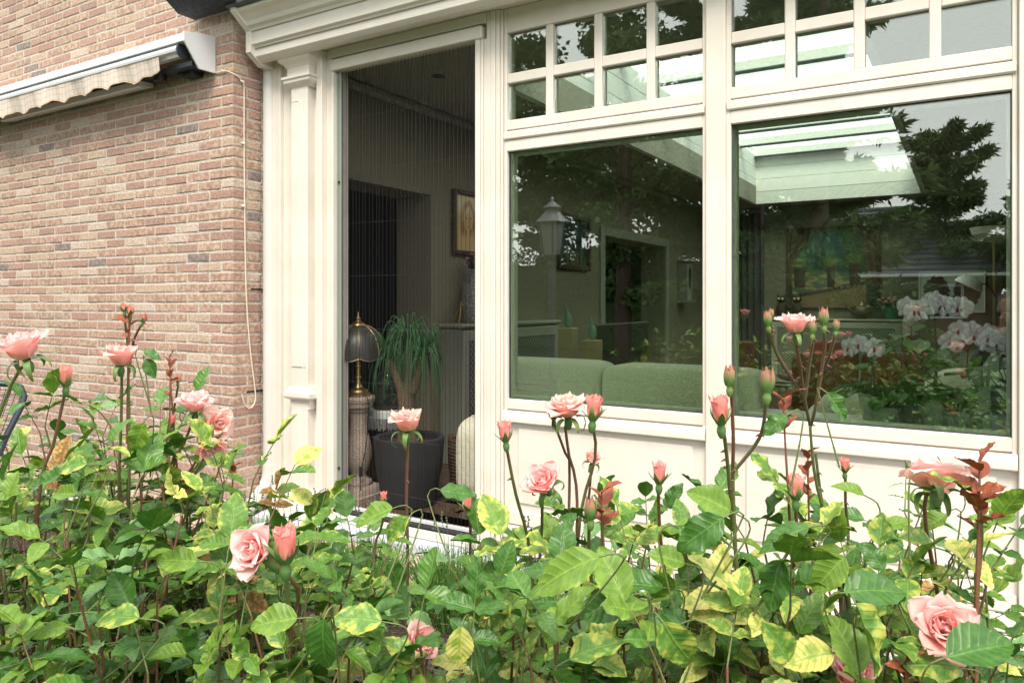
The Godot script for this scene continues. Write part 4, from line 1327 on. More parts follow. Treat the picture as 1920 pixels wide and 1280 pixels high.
	tr.tube(PackedVector3Array([Vector3(-0.01, -0.01, 0), Vector3(-0.015, 0.10, 0), Vector3(-0.02, 0.24, 0), Vector3(-0.02, 0.34, 0)]), PackedFloat32Array([0.075, 0.055, 0.05, 0.062]), 14)
	for q in [[Vector3(-0.05, 0.30, 0.0), Vector3(-0.09, 0.42, 0.02), Vector3(-0.13, 0.50, 0.03)], [Vector3(-0.01, 0.32, 0), Vector3(0.01, 0.46, 0.0), Vector3(0.0, 0.60, 0.01)], [Vector3(0.02, 0.31, 0), Vector3(0.06, 0.42, -0.02), Vector3(0.10, 0.53, -0.02)]]:
		tr.tube(PackedVector3Array(q), PackedFloat32Array([0.035, 0.026, 0.02]), 10)
	put("trunk", tr.mesh(), grain(mat(lin(0.27, 0.19, 0.12), 0.95), 0.5, 1.0, 0.06, 48, 8.0), pa)
	var fo := MB.new()
	for q in [[Vector3(-0.13, 0.52, 0.03), 60], [Vector3(0.0, 0.62, 0.01), 120], [Vector3(0.10, 0.55, -0.02), 85]]:
		for k in q[1]:
			var a := rnd(0, TAU)
			var reach := rnd(0.06, 0.18)
			var up := rnd(0.05, 0.24)
			var fall := rnd(0.08, 0.42)
			var pts := PackedVector3Array()
			for i in 9:
				var f := i / 8.0
				pts.append(q[0] + Vector3(cos(a), 0, sin(a)) * reach * pow(f, 0.7) + Vector3.UP * (up * sin(f * PI * 0.62) - fall * f * f))
			fo.tube(pts, taper(0.0055, 0.0012, 9), 3, false)
	stuff(put("foliage", fo.mesh(), mat(lin(0.038, 0.125, 0.04), 0.5), pa))
	# wicker basket
	var ba := thing("wicker_basket", "brown wicker basket with papers beside the sofa arm", "basket", Vector3(-2.70, 0.14, -0.72))
	var wk := MB.new()
	for r in 17:
		var y := 0.015 + r * 0.021
		var ring := PackedVector3Array()
		for i in 41:
			var a := TAU * i / 40.0
			var rr := 0.098 + 0.025 * sin(y / 0.37 * PI * 0.6) + 0.005 * sin(a * 20.0 + PI * (r % 2))
			ring.append(Vector3(cos(a) * rr, y, sin(a) * rr))
		wk.tube(ring, PackedFloat32Array([0.0095]), 5, false)
	for i in 20:
		var a := TAU * i / 20.0
		wk.tube(PackedVector3Array([Vector3(cos(a) * 0.10, 0, sin(a) * 0.10), Vector3(cos(a) * 0.122, 0.20, sin(a) * 0.122), Vector3(cos(a) * 0.126, 0.375, sin(a) * 0.126)]), PackedFloat32Array([0.006]), 5)
	put("weave", wk.mesh(), grain(mat(lin(0.20, 0.115, 0.06), 0.7), 0.5, 1.0, 0.08, 49, 9.0), ba)
	var pp := MB.new()
	for k in 4:
		pp.box(Vector3(-0.03 + 0.02 * k, 0.33, rnd(-0.03, 0.03)), Vector3(0.012, 0.20, 0.12), 0.003, Basis(Vector3.FORWARD, rnd(-0.2, 0.2)))
	put("paper", pp.mesh(), M.white, ba)
	# cover along the left wall, with vase and stand
	radiator_cover("radiator_cover", "grey green lattice radiator cover along the left wall under the vase", -3.399, -3.20, -2.9, -1.36, 1.20, false)
	var va := thing("tall_vase", "tall crackled pale vase with pink flowers on the left radiator cover", "vase", Vector3(-3.28, 1.20, -1.66))
	var vm := MB.new()
	vm.lathe([Vector2(0.085, 0.0), Vector2(0.100, 0.01), Vector2(0.112, 0.10), Vector2(0.110, 0.22), Vector2(0.090, 0.30), Vector2(0.050, 0.36), Vector2(0.034, 0.41), Vector2(0.036, 0.43), Vector2(0.030, 0.43)], Vector3.ZERO, 28, true)
	put("body", vm.mesh(), grain(mat(lin(0.46, 0.47, 0.40), 0.35), 0.55, 1.0, 0.04, 50, 5.0), va)
	var sg := MB.new()
	for k in 18:
		sg.ball(Vector3(rnd(-0.07, 0.07), rnd(0.43, 0.50), rnd(-0.07, 0.07)), Vector3(0.03, 0.012, 0.02), Basis(Vector3(rnd(-1, 1), 1, rnd(-1, 1)).normalized(), rnd(0, 6)), 6, 4)
	put("leaf", sg.mesh(), mat(lin(0.03, 0.06, 0.025), 0.8), va)
	for k in 7:
		petal_flower(va, "flower", Vector3(rnd(-0.06, 0.06), rnd(0.45, 0.54), rnd(-0.05, 0.06)), 0.028, Color(0.36, 0.12, 0.10) if k % 2 else Color(0.42, 0.2, 0.16))
	var sa := thing("brass_easel", "small brass folding stand on the radiator cover left of the vase", "stand", Vector3(-3.28, 1.20, -1.47))
	var se := MB.new()
	for q in [[Vector3(0, 0.17, 0), Vector3(0.02, 0, 0.06)], [Vector3(0, 0.17, 0), Vector3(0.02, 0, -0.06)], [Vector3(0, 0.17, 0), Vector3(-0.08, 0, 0.0)]]:
		se.tube(PackedVector3Array(q), PackedFloat32Array([0.006]), 6)
	put("leg", se.mesh(), M.brass, sa)


func cushion(b: MB, ce: Vector3, half: Vector3, power := 4.0, nu := 20, nv := 12) -> void:
	# rounded box: a superellipsoid
	var pts := PackedVector3Array()
	var f := func(c: float) -> float: return signf(c) * pow(absf(c), 2.0 / power)
	for j in nv + 1:
		var th := -PI * 0.5 + PI * j / nv
		for i in nu + 1:
			var ph := TAU * i / nu
			pts.append(ce + Vector3(f.call(cos(th)) * f.call(cos(ph)) * half.x, f.call(sin(th)) * half.y, f.call(cos(th)) * f.call(sin(ph)) * half.z))
	b.grid(pts, nu + 1, nv + 1, PackedColorArray(), true)


func make_seats() -> void:
	var s := thing("sofa", "cream two-seat sofa standing with its back to the left window", "sofa", Vector3(-1.7, 0.14, -0.75))
	for q in [["back_cushion", -2.05, 0.80, -0.55, 0.405, 0.240, 0.15], ["back_cushion", -1.235, 0.80, -0.55, 0.408, 0.235, 0.15], ["seat_cushion", -2.02, 0.44, -0.95, 0.395, 0.11, 0.34], ["seat_cushion", -1.23, 0.44, -0.95, 0.395, 0.11, 0.34], ["back_rest", -1.62, 0.53, -0.53, 0.80, 0.35, 0.12], ["armrest", -2.53, 0.42, -0.86, 0.11, 0.25, 0.42], ["armrest", -0.73, 0.42, -0.96, 0.10, 0.23, 0.30]]:
		var b := MB.new()
		cushion(b, Vector3(q[1], q[2], q[3]), Vector3(q[4], q[5], q[6]), 9.0 if q[0].ends_with("cushion") else 5.0, 36, 18)
		part(q[0], b, M.fabric, s)
	for q in [[-2.45, -1.65], [-1.64, -0.83]]:
		var pp := MB.new()
		pp.tube(smooth_pts([Vector3(q[0], 0.70, -0.397), Vector3(lerpf(q[0], q[1], 0.3), 0.694, -0.395), Vector3(lerpf(q[0], q[1], 0.7), 0.697, -0.395), Vector3(q[1], 0.70, -0.397)], 20), PackedFloat32Array([0.006]), 6)
		part("piping", pp, M.fabric, s)
	var fr := MB.new()
	fr.bx(-2.58, -0.70, 0.20, 0.36, -1.24, -0.46, 0.03)
	for q in [[-2.54, -0.5], [-0.74, -0.5], [-2.54, -1.2], [-0.74, -1.2]]:
		fr.bx(q[0] - 0.03, q[0] + 0.03, 0.141, 0.20, q[1] - 0.03, q[1] + 0.03)
	part("frame", fr, M.fabric, s)
	for q in [["armchair", "low cream armchair with a rounded back left of the plants", -0.47, -1.80, 0.855, 0.30], ["armchair", "taller cream armchair behind the second orchid at the right edge", 0.12, -1.95, 0.99, 0.34]]:
		var a := thing(q[0], q[1], "armchair", Vector3(q[2], 0.14, q[3]))
		var h: float = q[4] - 0.14
		for e in [["backrest", Vector3(0, h - 0.28, 0.18), Vector3(q[5], 0.28, 0.12)], ["seat", Vector3(0, 0.33, -0.15), Vector3(q[5], 0.12, 0.32)], ["armrest", Vector3(-q[5], 0.38, -0.12), Vector3(0.08, 0.2, 0.33)], ["armrest", Vector3(q[5], 0.38, -0.12), Vector3(0.08, 0.2, 0.33)], ["base", Vector3(0, 0.13, -0.05), Vector3(q[5], 0.13, 0.30)]]:
			var b := MB.new()
			cushion(b, e[1], e[2], 3.6)
			put(e[0], b.mesh(), M.fabric, a)
	# dining table and red chairs
	var tb := thing("dining_table", "dark wooden dining table between the red chairs", "table", Vector3(-0.75, 0.14, -3.3))
	var tp := MB.new()
	tp.lathe([Vector2(0.0, 0.60), Vector2(0.56, 0.605), Vector2(0.58, 0.62), Vector2(0.56, 0.64), Vector2(0.0, 0.641)], Vector3.ZERO, 36)
	put("tabletop", tp.mesh(), M.wood, tb)
	var tl := MB.new()
	tl.lathe([Vector2(0.28, 0.0), Vector2(0.26, 0.03), Vector2(0.08, 0.07), Vector2(0.06, 0.3), Vector2(0.09, 0.5), Vector2(0.05, 0.60)], Vector3.ZERO, 24, true)
	put("column", tl.mesh(), M.wood, tb)
	for q in [["red leather dining chair behind the budding rose stem", -0.86, -2.65, 0.1, 0.86], ["red leather dining chair behind the orchids, right of the other", -0.36, -2.92, -0.4, 0.86], ["red leather dining chair on the far side of the table", -1.05, -3.95, 3.0, 0.86], ["dark red chair with a high narrow back beside the middle post", -1.33, -1.95, 0.2, 0.96]]:
		var c := thing("dining_chair", q[0], "chair", Vector3(q[1], 0.14, q[2]), "red dining chairs")
		c.rotation.y = q[3]
		var b := MB.new()
		cushion(b, Vector3(0, q[4] - 0.22, 0.20), Vector3(0.22 if q[4] < 0.9 else 0.15, 0.23, 0.035), 6.0)
		put("backrest", b.mesh(), M.red, c)
		var e := MB.new()
		cushion(e, Vector3(0, 0.42, 0), Vector3(0.23, 0.05, 0.23), 5.0)
		put("seat", e.mesh(), M.red, c)
		for k in [[-0.19, -0.19], [0.19, -0.19], [-0.19, 0.19], [0.19, 0.19]]:
			var g := MB.new()
			g.tube(PackedVector3Array([Vector3(k[0], 0.001, k[1]), Vector3(k[0], 0.40 if k[1] < 0 else q[4] - 0.4, k[1])]), PackedFloat32Array([0.014, 0.02]), 8)
			put("leg", g.mesh(), M.wood, c)


func make_room_things() -> void:
	radiator_cover("radiator_cover", "green grey lattice radiator cover along the back wall under the garden painting", -2.42, -0.72, -8.399, -8.18, 1.13, true)
	# curtains left of the painting
	var ct := thing("window_curtain", "dark full-length curtain left of the garden painting", "curtain", Vector3(-2.95, 0.15, -8.3))
	var pts := PackedVector3Array()
	for j in 2:
		for i in 61:
			pts.append(Vector3(lerpf(-3.35, -2.55, i / 60.0), lerpf(2.7, 0.15, j), -8.28 + 0.03 * sin(i * 0.9)))
	var cb := MB.new()
	cb.grid(pts, 61, 2, PackedColorArray(), true)
	part("cloth", cb, mat(lin(0.03, 0.035, 0.03), 0.9), ct)
	var rgt := thing("dark_cabinet", "tall dark cabinet behind the pale bush print at the right", "cabinet", Vector3(0.75, 0.14, -8.15))
	var cbn := MB.new()
	cbn.bx(-0.35, 0.5, 0, 1.9, -0.22, 0.2, 0.01)
	put("carcass", cbn.mesh(), M.wood, rgt)
	for k in 2:
		var dd := MB.new()
		dd.bx(-0.34 + 0.42 * k, 0.07 + 0.42 * k, 0.06, 1.85, 0.2005, 0.222, 0.006)
		put("door", dd.mesh(), M.wood, rgt)
	# things on the back cover
	for q in [["owl_figure", "left one of two dark owl figures on the back radiator cover", -2.30], ["owl_figure", "right one of two dark owl figures, nearer the painting", -2.08]]:
		var o := thing(q[0], q[1], "figurine", Vector3(q[2], 1.13, -8.28), "owl figures on the radiator cover")
		var b := MB.new()
		b.ball(Vector3(0, 0.13, 0), Vector3(0.075, 0.13, 0.07))
		b.ball(Vector3(0, 0.28, 0.01), Vector3(0.065, 0.06, 0.06))
		for s in [-1.0, 1.0]:
			b.tube(PackedVector3Array([Vector3(s * 0.04, 0.31, 0), Vector3(s * 0.06, 0.37, 0)]), PackedFloat32Array([0.018, 0.002]), 6)
		put("body", b.mesh(), grain(mat(lin(0.06, 0.045, 0.03), 0.8), 0.4, 1.0, 0.1, 51, 9.0), o)
		for s in [-1.0, 1.0]:
			var e := MB.new()
			e.ball(Vector3(s * 0.026, 0.285, 0.062), Vector3(0.019, 0.019, 0.01))
			put("eye", e.mesh(), mat(lin(0.5, 0.42, 0.25), 0.4), o)
	var ke := thing("brass_kettle", "dark round kettle with brass lid on the back radiator cover", "kettle", Vector3(-1.22, 1.13, -8.26))
	var kb := MB.new()
	kb.lathe([Vector2(0.08, 0), Vector2(0.13, 0.05), Vector2(0.14, 0.11), Vector2(0.11, 0.18), Vector2(0.06, 0.20)], Vector3.ZERO, 24, true)
	kb.tube(PackedVector3Array([Vector3(-0.12, 0.10, 0), Vector3(-0.19, 0.16, 0), Vector3(-0.21, 0.21, 0)]), PackedFloat32Array([0.022, 0.015, 0.012]), 8)
	put("body", kb.mesh(), M.wood, ke)
	var kl := MB.new()
	kl.lathe([Vector2(0.065, 0.198), Vector2(0.06, 0.22), Vector2(0.02, 0.24), Vector2(0.018, 0.27), Vector2(0.0, 0.275)], Vector3.ZERO, 18)
	put("lid", kl.mesh(), M.brass, ke)
	var fp := thing("flower_pot", "green pot of small pink flowers at the right end of the back radiator cover", "flower pot", Vector3(-0.86, 1.13, -8.26))
	var fb := MB.new()
	fb.lathe([Vector2(0.07, 0), Vector2(0.095, 0.15), Vector2(0.10, 0.16), Vector2(0.08, 0.16), Vector2(0.0, 0.14)], Vector3.ZERO, 20)
	put("pot", fb.mesh(), mat(lin(0.02, 0.16, 0.09), 0.4), fp)
	rng.seed = 12
	var lv := MB.new()
	for k in 30:
		lv.ball(Vector3(rnd(-0.2, 0.2), rnd(0.14, 0.27), rnd(-0.08, 0.08)), Vector3(0.045, 0.012, 0.03), Basis(Vector3(rnd(-1, 1), 1, rnd(-1, 1)).normalized(), rnd(0, 6)), 6, 4)
	put("foliage", lv.mesh(), mat(lin(0.03, 0.07, 0.03), 0.8), fp)
	for k in 9:
		petal_flower(fp, "flower", Vector3(rnd(-0.19, 0.16), rnd(0.22, 0.32), rnd(0.0, 0.09)), 0.034, Color(0.55, 0.24, 0.20))
	var jr := thing("glass_jar", "ribbed glass jar with pointed lid on a small table right of the back radiator cover", "jar", Vector3(-0.58, 0.92, -7.6))
	var jb := MB.new()
	jb.lathe([Vector2(0.07, 0), Vector2(0.10, 0.03), Vector2(0.10, 0.20), Vector2(0.075, 0.26), Vector2(0.08, 0.275), Vector2(0.055, 0.31), Vector2(0.03, 0.33), Vector2(0.03, 0.36), Vector2(0.012, 0.40), Vector2(0.0, 0.42)], Vector3.ZERO, 24)
	put("body", jb.mesh(), mat(lin(0.42, 0.46, 0.44), 0.15), jr)
	var ss := thing("small_table", "small dark table under the glass jar", "table", Vector3(-0.58, 0.14, -7.6))
	var sb := MB.new()
	sb.lathe([Vector2(0.12, 0), Vector2(0.03, 0.05), Vector2(0.03, 0.74), Vector2(0.18, 0.75), Vector2(0.18, 0.778), Vector2(0, 0.779)], Vector3.ZERO, 20)
	put("stand", sb.mesh(), M.wood, ss)
	# lamps
	var fl := thing("floor_lamp", "floor lamp with upturned white glass bowl near the right window edge", "lamp", Vector3(0.244, 0.14, -5.13))
	var f1 := MB.new()
	f1.lathe([Vector2(0.14, 0), Vector2(0.14, 0.02), Vector2(0.016, 0.04), Vector2(0.013, 1.80)], Vector3.ZERO, 16)
	put("pole", f1.mesh(), M.brass, fl)
	var f2 := MB.new()
	f2.lathe([Vector2(0.06, 1.79), Vector2(0.13, 1.815), Vector2(0.18, 1.86), Vector2(0.20, 1.925), Vector2(0.196, 1.925), Vector2(0.17, 1.865), Vector2(0.0, 1.82)], Vector3.ZERO, 32)
	put("bowl", f2.mesh(), mat(lin(0.78, 0.80, 0.66), 0.4), fl)
	var rl := thing("reading_lamp", "reading lamp with tilted white shade above the first orchid", "lamp", Vector3(0.16, 0.14, -4.4))
	var r1 := MB.new()
	r1.tube(smooth_pts([Vector3(0.10, 0.0, 0), Vector3(0.10, 0.8, 0), Vector3(0.09, 1.2, 0), Vector3(0.02, 1.36, 0), Vector3(-0.06, 1.385, 0)], 24), PackedFloat32Array([0.007]), 6)
	put("arm", r1.mesh(), M.dark_metal, rl)
	var r3 := MB.new()
	r3.lathe([Vector2(0.11, 0.0), Vector2(0.11, 0.02), Vector2(0.02, 0.025)], Vector3(0.10, 0, 0), 16)
	put("foot", r3.mesh(), M.dark_metal, rl)
	var r2 := MB.new()
	r2.lathe([Vector2(0.115, 0), Vector2(0.105, 0.04), Vector2(0.07, 0.075), Vector2(0.02, 0.09), Vector2(0.0, 0.092)], Vector3.ZERO, 24, true)
	put("shade", r2.mesh(), mat(lin(0.82, 0.84, 0.80), 0.4), rl, Transform3D(Basis(Vector3.BACK, -0.5), Vector3(-0.13, 1.36, 0)))
	# wall clock beyond the far doorway
	var ck := thing("wall_clock", "pale narrow case with an oval window on the left wall past the far doorway", "clock", Vector3(-3.40, 1.40, -6.98))
	var k1 := MB.new()
	k1.bx(0.001, 0.14, 0.0, 0.52, -0.11, 0.11, 0.006)
	k1.bx(0.001, 0.18, 0.521, 0.55, -0.14, 0.14, 0.006)
	k1.bx(0.001, 0.18, -0.04, -0.001, -0.14, 0.14, 0.006)
	put("case", k1.mesh(), M.trim, ck)
	var k2 := MB.new()
	k2.ball(Vector3(0.14, 0.30, 0), Vector3(0.008, 0.16, 0.065), Basis.IDENTITY, 20, 12)
	put("window", k2.mesh(), M.black, ck)
	# console behind the sofa with two square candles
	var cs := thing("console_table", "low wooden console behind the sofa carrying two square candles", "table", Vector3(-2.2, 0.14, -1.62))
	var c1 := MB.new()
	c1.bx(-0.42, 0.40, 0.70, 0.74, -0.16, 0.16, 0.006)
	put("tabletop", c1.mesh(), M.wood, cs)
	for q in [[-0.36, -0.12], [0.34, -0.12], [-0.36, 0.12], [0.34, 0.12]]:
		var e := MB.new()
		e.bx(q[0] - 0.025, q[0] + 0.025, 0.0, 0.699, q[1] - 0.025, q[1] + 0.025, 0.004)
		put("leg", e.mesh(), M.wood, cs)
	for q in [["taller square candle holder with leaf-shaped tip on the console", -2.42, -1.58, 0.30], ["shorter square candle holder with leaf-shaped tip, nearer the middle of the window", -2.22, -1.56, 0.22]]:
		var cd := thing("candle_holder", q[0], "candle holder", Vector3(q[1], 0.88, q[2]), "square candle holders")
		var e := MB.new()
		e.bx(-0.055, 0.055, 0.0, q[3], -0.055, 0.055, 0.006)
		put("block", e.mesh(), mat(lin(0.42, 0.33, 0.17), 0.7), cd)
		var g := MB.new()
		g.ball(Vector3(0, q[3] + 0.05, 0), Vector3(0.035, 0.055, 0.018))
		g.tube(PackedVector3Array([Vector3(0, q[3] + 0.08, 0), Vector3(-0.008, q[3] + 0.13, 0), Vector3(-0.015, q[3] + 0.165, 0)]), PackedFloat32Array([0.02, 0.010, 0.001]), 8)
		put("tip", g.mesh(), mat(lin(0.25, 0.40, 0.30), 0.2), cd)
	var tv := thing("television", "dark flat television leaning by the far doorway", "television", Vector3(-2.75, 0.55, -3.4))
	var t1 := MB.new()
	t1.bx(-0.05, 0.0, 0.0, 0.62, -0.62, 0.62, 0.008)
	put("housing", t1.mesh(), M.black, tv)
	var t2 := MB.new()
	t2.bx(0.0005, 0.004, 0.02, 0.60, -0.60, 0.60)
	put("screen", t2.mesh(), mat(lin(0.01, 0.011, 0.012), 0.12), tv)
	var t3 := MB.new()
	t3.bx(-0.22, 0.2, -0.41, -0.03, -0.7, 0.7, 0.01)
	t3.bx(-0.05, 0.0, -0.031, 0.001, -0.1, 0.1)
	put("stand", t3.mesh(), M.wood, tv)


func orchid(label: String, at: Vector3, tips: Array, seed_: int) -> void:
	rng.seed = seed_
	var t := thing("orchid", label, "orchid", at, "orchids on the window sill")
	var po := MB.new()
	po.lathe([Vector2(0.045, 0), Vector2(0.062, 0.10), Vector2(0.066, 0.11), Vector2(0.056, 0.11), Vector2(0.0, 0.10)], Vector3.ZERO, 18)
	put("pot", po.mesh(), mat(lin(0.45, 0.50, 0.44), 0.4), t)
	for k in 6:
		var a := k * 1.05 + 0.3
		var d := Vector3(cos(a), 0, sin(a) * 0.5)
		var pts := PackedVector3Array()
		for j in 9:
			for i in 5:
				var f := j / 8.0
				var w := 0.030 * sin(PI * clampf(0.08 + f * 0.9, 0, 1))
				var side := d.cross(Vector3.UP)
				pts.append(Vector3(0, 0.10, 0) + d * (0.19 * f) + Vector3.UP * (0.10 * f - 0.14 * f * f) + side * w * (i - 2) / 2.0 + Vector3.UP * 0.012 * absf(i - 2))
		var b := MB.new()
		b.grid(pts, 5, 9)
		put("leaf", b.mesh(), M.house_leaf, t)
	var big := MB.new()
	for s in tips:
		var tip: Vector3 = s[0]
		var st := MB.new()
		st.tube(smooth_pts([Vector3(0, 0.10, 0), Vector3(tip.x * 0.3, tip.y * 0.55, tip.z * 0.3), Vector3(tip.x * 0.5, tip.y * 0.95, tip.z * 0.5), Vector3(tip.x * 0.8, tip.y * 1.08, tip.z * 0.8), tip], 18), taper(0.0055, 0.003, 19), 6)
		put("stem", st.mesh(), mat(lin(0.05, 0.075, 0.03), 0.6), t)
		var sk := MB.new()
		sk.tube(PackedVector3Array([Vector3(0.01, 0.08, 0.0), Vector3(tip.x * 0.45, tip.y + 0.03, tip.z * 0.45)]), PackedFloat32Array([0.0045]), 6)
		put("stake", sk.mesh(), M.black, t)
		for k in int(s[1]):
			var f := float(k) / maxf(1.0, s[1] - 1.0)
			var p := tip + Vector3(lerpf(-s[2], s[2], f) + rnd(-0.01, 0.01), 0.028 * sin(f * PI) + rnd(-0.022, 0.022), 0.03 + rnd(-0.02, 0.02))
			var fl := put("blossom", M.orchid_lip, null, t, Transform3D(basis_from(Vector3(rnd(-0.9, 0.7), rnd(-0.5, 0.2), 1.0), Vector3.UP) * Basis(Vector3.BACK, rnd(-0.3, 0.3)), p))
			for g in M.orchid_petals:
				put("petal", g, M.orchid_white, fl)


func make_sill_plants() -> void:
	var sb := MB.new()
	sb.bx(-0.86, 1.34, 0.825, 0.862, -0.44, -0.121, 0.006)
	var sl := thing("inner_sill", "cream inner window sill under the plants at the right window", "window sill", Vector3(0.2, 0.82, -0.28))
	part("board", sb, M.cream, sl)
	M.house_leaf = mat(lin(0.04, 0.12, 0.035), 0.4)
	M.house_leaf.cull_mode = BaseMaterial3D.CULL_DISABLED
	M.house_leaf.backlight_enabled = true
	M.house_leaf.backlight = Color(0.35, 0.45, 0.2)
	M.pale_leaf = mat(lin(0.30, 0.40, 0.20), 0.5)
	M.pale_leaf.backlight_enabled = true
	M.pale_leaf.backlight = Color(0.5, 0.55, 0.4)
	# blossom pieces shared by all orchids
	var ow := mat(Color.WHITE, 0.6)
	ow.vertex_color_use_as_albedo = true
	ow.backlight_enabled = true
	ow.backlight = Color(0.2, 0.19, 0.2)
	M.orchid_white = ow
	M.orchid_petals = []
	for k in 5:
		var a: float = [0.0, 1.25, -1.25, 2.55, -2.55][k]
		var wide: float = [0.016, 0.029, 0.029, 0.014, 0.014][k]
		var long: float = [0.042, 0.041, 0.041, 0.041, 0.041][k]
		var pts := PackedVector3Array()
		var cols := PackedColorArray()
		for j in 8:
			for i in 9:
				var f := j / 7.0
				var u := (i - 4) / 4.0
				var w := wide * pow(sin(PI * clampf(0.06 + f * 0.92, 0, 1)), 0.6)
				var q := Vector3(u * w, 0.004 + f * long, 0.006 * sin(f * 2.4) - 0.006 * u * u + 0.002 * k)
				q = Basis(Vector3.BACK, a) * q
				pts.append(q)
				var vein := smoothstep(0.75, 1.0, absf(sin(u * 9.0 + f * 1.3)))
				var cc := Color(0.95, 0.83, 0.98).lerp(Color(0.82, 0.55, 0.92), 0.6 * (1.0 - f)).lerp(Color(0.45, 0.18, 0.50), 0.6 * vein * f)
				if j == 7 or (absf(u) == 1.0 and k % 2 == 1):
					cc = cc.lerp(Color(0.25, 0.06, 0.28), 0.65)
				cols.append(cc)
		var b := MB.new()
		b.grid(pts, 9, 8, cols)
		M.orchid_petals.append(b.mesh(true))
	var lip := MB.new()
	lip.tint = Color(0.35, 0.05, 0.07)
	lip.ball(Vector3(0, -0.009, 0.009), Vector3(0.006, 0.011, 0.006), Basis.IDENTITY, 8, 6)
	lip.tint = Color(0.60, 0.30, 0.10)
	lip.ball(Vector3(0, 0.001, 0.008), Vector3(0.0035, 0.004, 0.005), Basis.IDENTITY, 8, 6)
	var am := lip.mesh(true)
	am.surface_set_material(0, ow)
	M.orchid_lip = am
	orchid("orchid with a wide spray of lilac white blossoms, left of the two", Vector3(-0.10, 0.862, -0.24), [[Vector3(0.0, 0.46, 0.0), 9, 0.095]], 31)
	orchid("lower orchid with lilac white blossoms at the right window edge", Vector3(0.06, 0.862, -0.26), [[Vector3(-0.02, 0.355, 0.0), 9, 0.095], [Vector3(0.07, 0.33, 0.0), 5, 0.05]], 32)
	orchid("faded orchid with drooping pale green and mauve flowers on the sill", Vector3(-0.32, 0.862, -0.28), [[Vector3(-0.05, 0.30, 0.0), 3, 0.05]], 33)
	# leafy plants
	for q in [["leafy plant with big pale round leaves on the sill left of the orchids", Vector3(-0.20, 0.862, -0.34), 15, 0.36, true, 41], ["bushy green plant low on the sill between the orchids", Vector3(-0.02, 0.862, -0.20), 20, 0.16, false, 42], ["bright green small-leaved plant at the left end of the sill plants", Vector3(-0.27, 0.862, -0.20), 16, 0.12, false, 43], ["dark green broad-leaved plant behind the right orchid", Vector3(0.16, 0.862, -0.36), 14, 0.26, false, 44]]:
		rng.seed = q[5]
		var t := thing("house_plant", q[0], "plant", q[1], "leafy plants on the window sill")
		var po := MB.new()
		po.lathe([Vector2(0.04, 0), Vector2(0.055, 0.075), Vector2(0.045, 0.075), Vector2(0, 0.07)], Vector3.ZERO, 16)
		put("pot", po.mesh(), mat(lin(0.35, 0.40, 0.34), 0.5), t)
		for k in q[2]:
			var a: float = GOLD * k
			var h: float = q[3] * rnd(0.45, 1.0) + 0.05
			var tip := Vector3(cos(a) * rnd(0.04, 0.17), h, sin(a) * rnd(0.02, 0.10))
			var st := MB.new()
			st.tube(smooth_pts([Vector3(0, 0.06, 0), Vector3(tip.x * 0.4, h * 0.7, tip.z * 0.4), tip], 6), taper(0.003, 0.0018, 7), 5)
			put("stalk", st.mesh(), M.house_leaf, t)
			var r := rnd(0.030, 0.055)
			var pts := PackedVector3Array()
			for j in 6:
				for i in 7:
					var f := j / 5.0
					var u := (i - 3) / 3.0
					pts.append(Vector3(u * r * pow(sin(PI * clampf(0.08 + 0.88 * f, 0, 1)), 0.7), 0.012 * u * u - 0.012 * f * f, f * r * 2.1))
			var b := MB.new()
			b.grid(pts, 7, 6)
			put("leaf", b.mesh(), M.pale_leaf if q[4] else M.house_leaf, t, Transform3D(basis_from(Vector3(cos(a), rnd(-0.5, 0.1), sin(a) + 0.3), Vector3.UP), tip))
	var tr := thing("planter_trough", "pale green ribbed planter with dry moss at the right end of the sill", "planter", Vector3(0.145, 0.862, -0.20))
	var tb := MB.new()
	tb.bx(-0.085, 0.11, 0.0, 0.075, -0.05, 0.055, 0.006)
	for k in 22:
		tb.bx(-0.082 + 0.0086 * k, -0.079 + 0.0086 * k, 0.004, 0.071, 0.0545, 0.0575)
	put("box", tb.mesh(), mat(lin(0.40, 0.46, 0.40), 0.6), tr)
	var mo := MB.new()
	rng.seed = 8
	for k in 90:
		var p := Vector3(rnd(-0.08, 0.10), 0.078, rnd(-0.045, 0.05))
		mo.tube(PackedVector3Array([p, p + Vector3(rnd(-0.02, 0.02), rnd(0.008, 0.028), rnd(-0.02, 0.02)), p + Vector3(rnd(-0.04, 0.04), rnd(-0.002, 0.02), rnd(-0.03, 0.03))]), PackedFloat32Array([0.002]), 3, false)
	stuff(put("moss", mo.mesh(), mat(lin(0.22, 0.20, 0.11), 0.9), tr))
	var dp := MB.new()
	dp.ball(Vector3(0.04, 0.15, 0.0), Vector3(0.035, 0.075, 0.02))
	dp.tube(PackedVector3Array([Vector3(0.04, 0.07, 0), Vector3(0.045, 0.02, 0)]), PackedFloat32Array([0.008]), 6)
	put("dry_leaf", dp.mesh(), grain(mat(lin(0.48, 0.25, 0.06), 0.8), 0.5, 1.0, 0.06, 61, 9.0), tr)


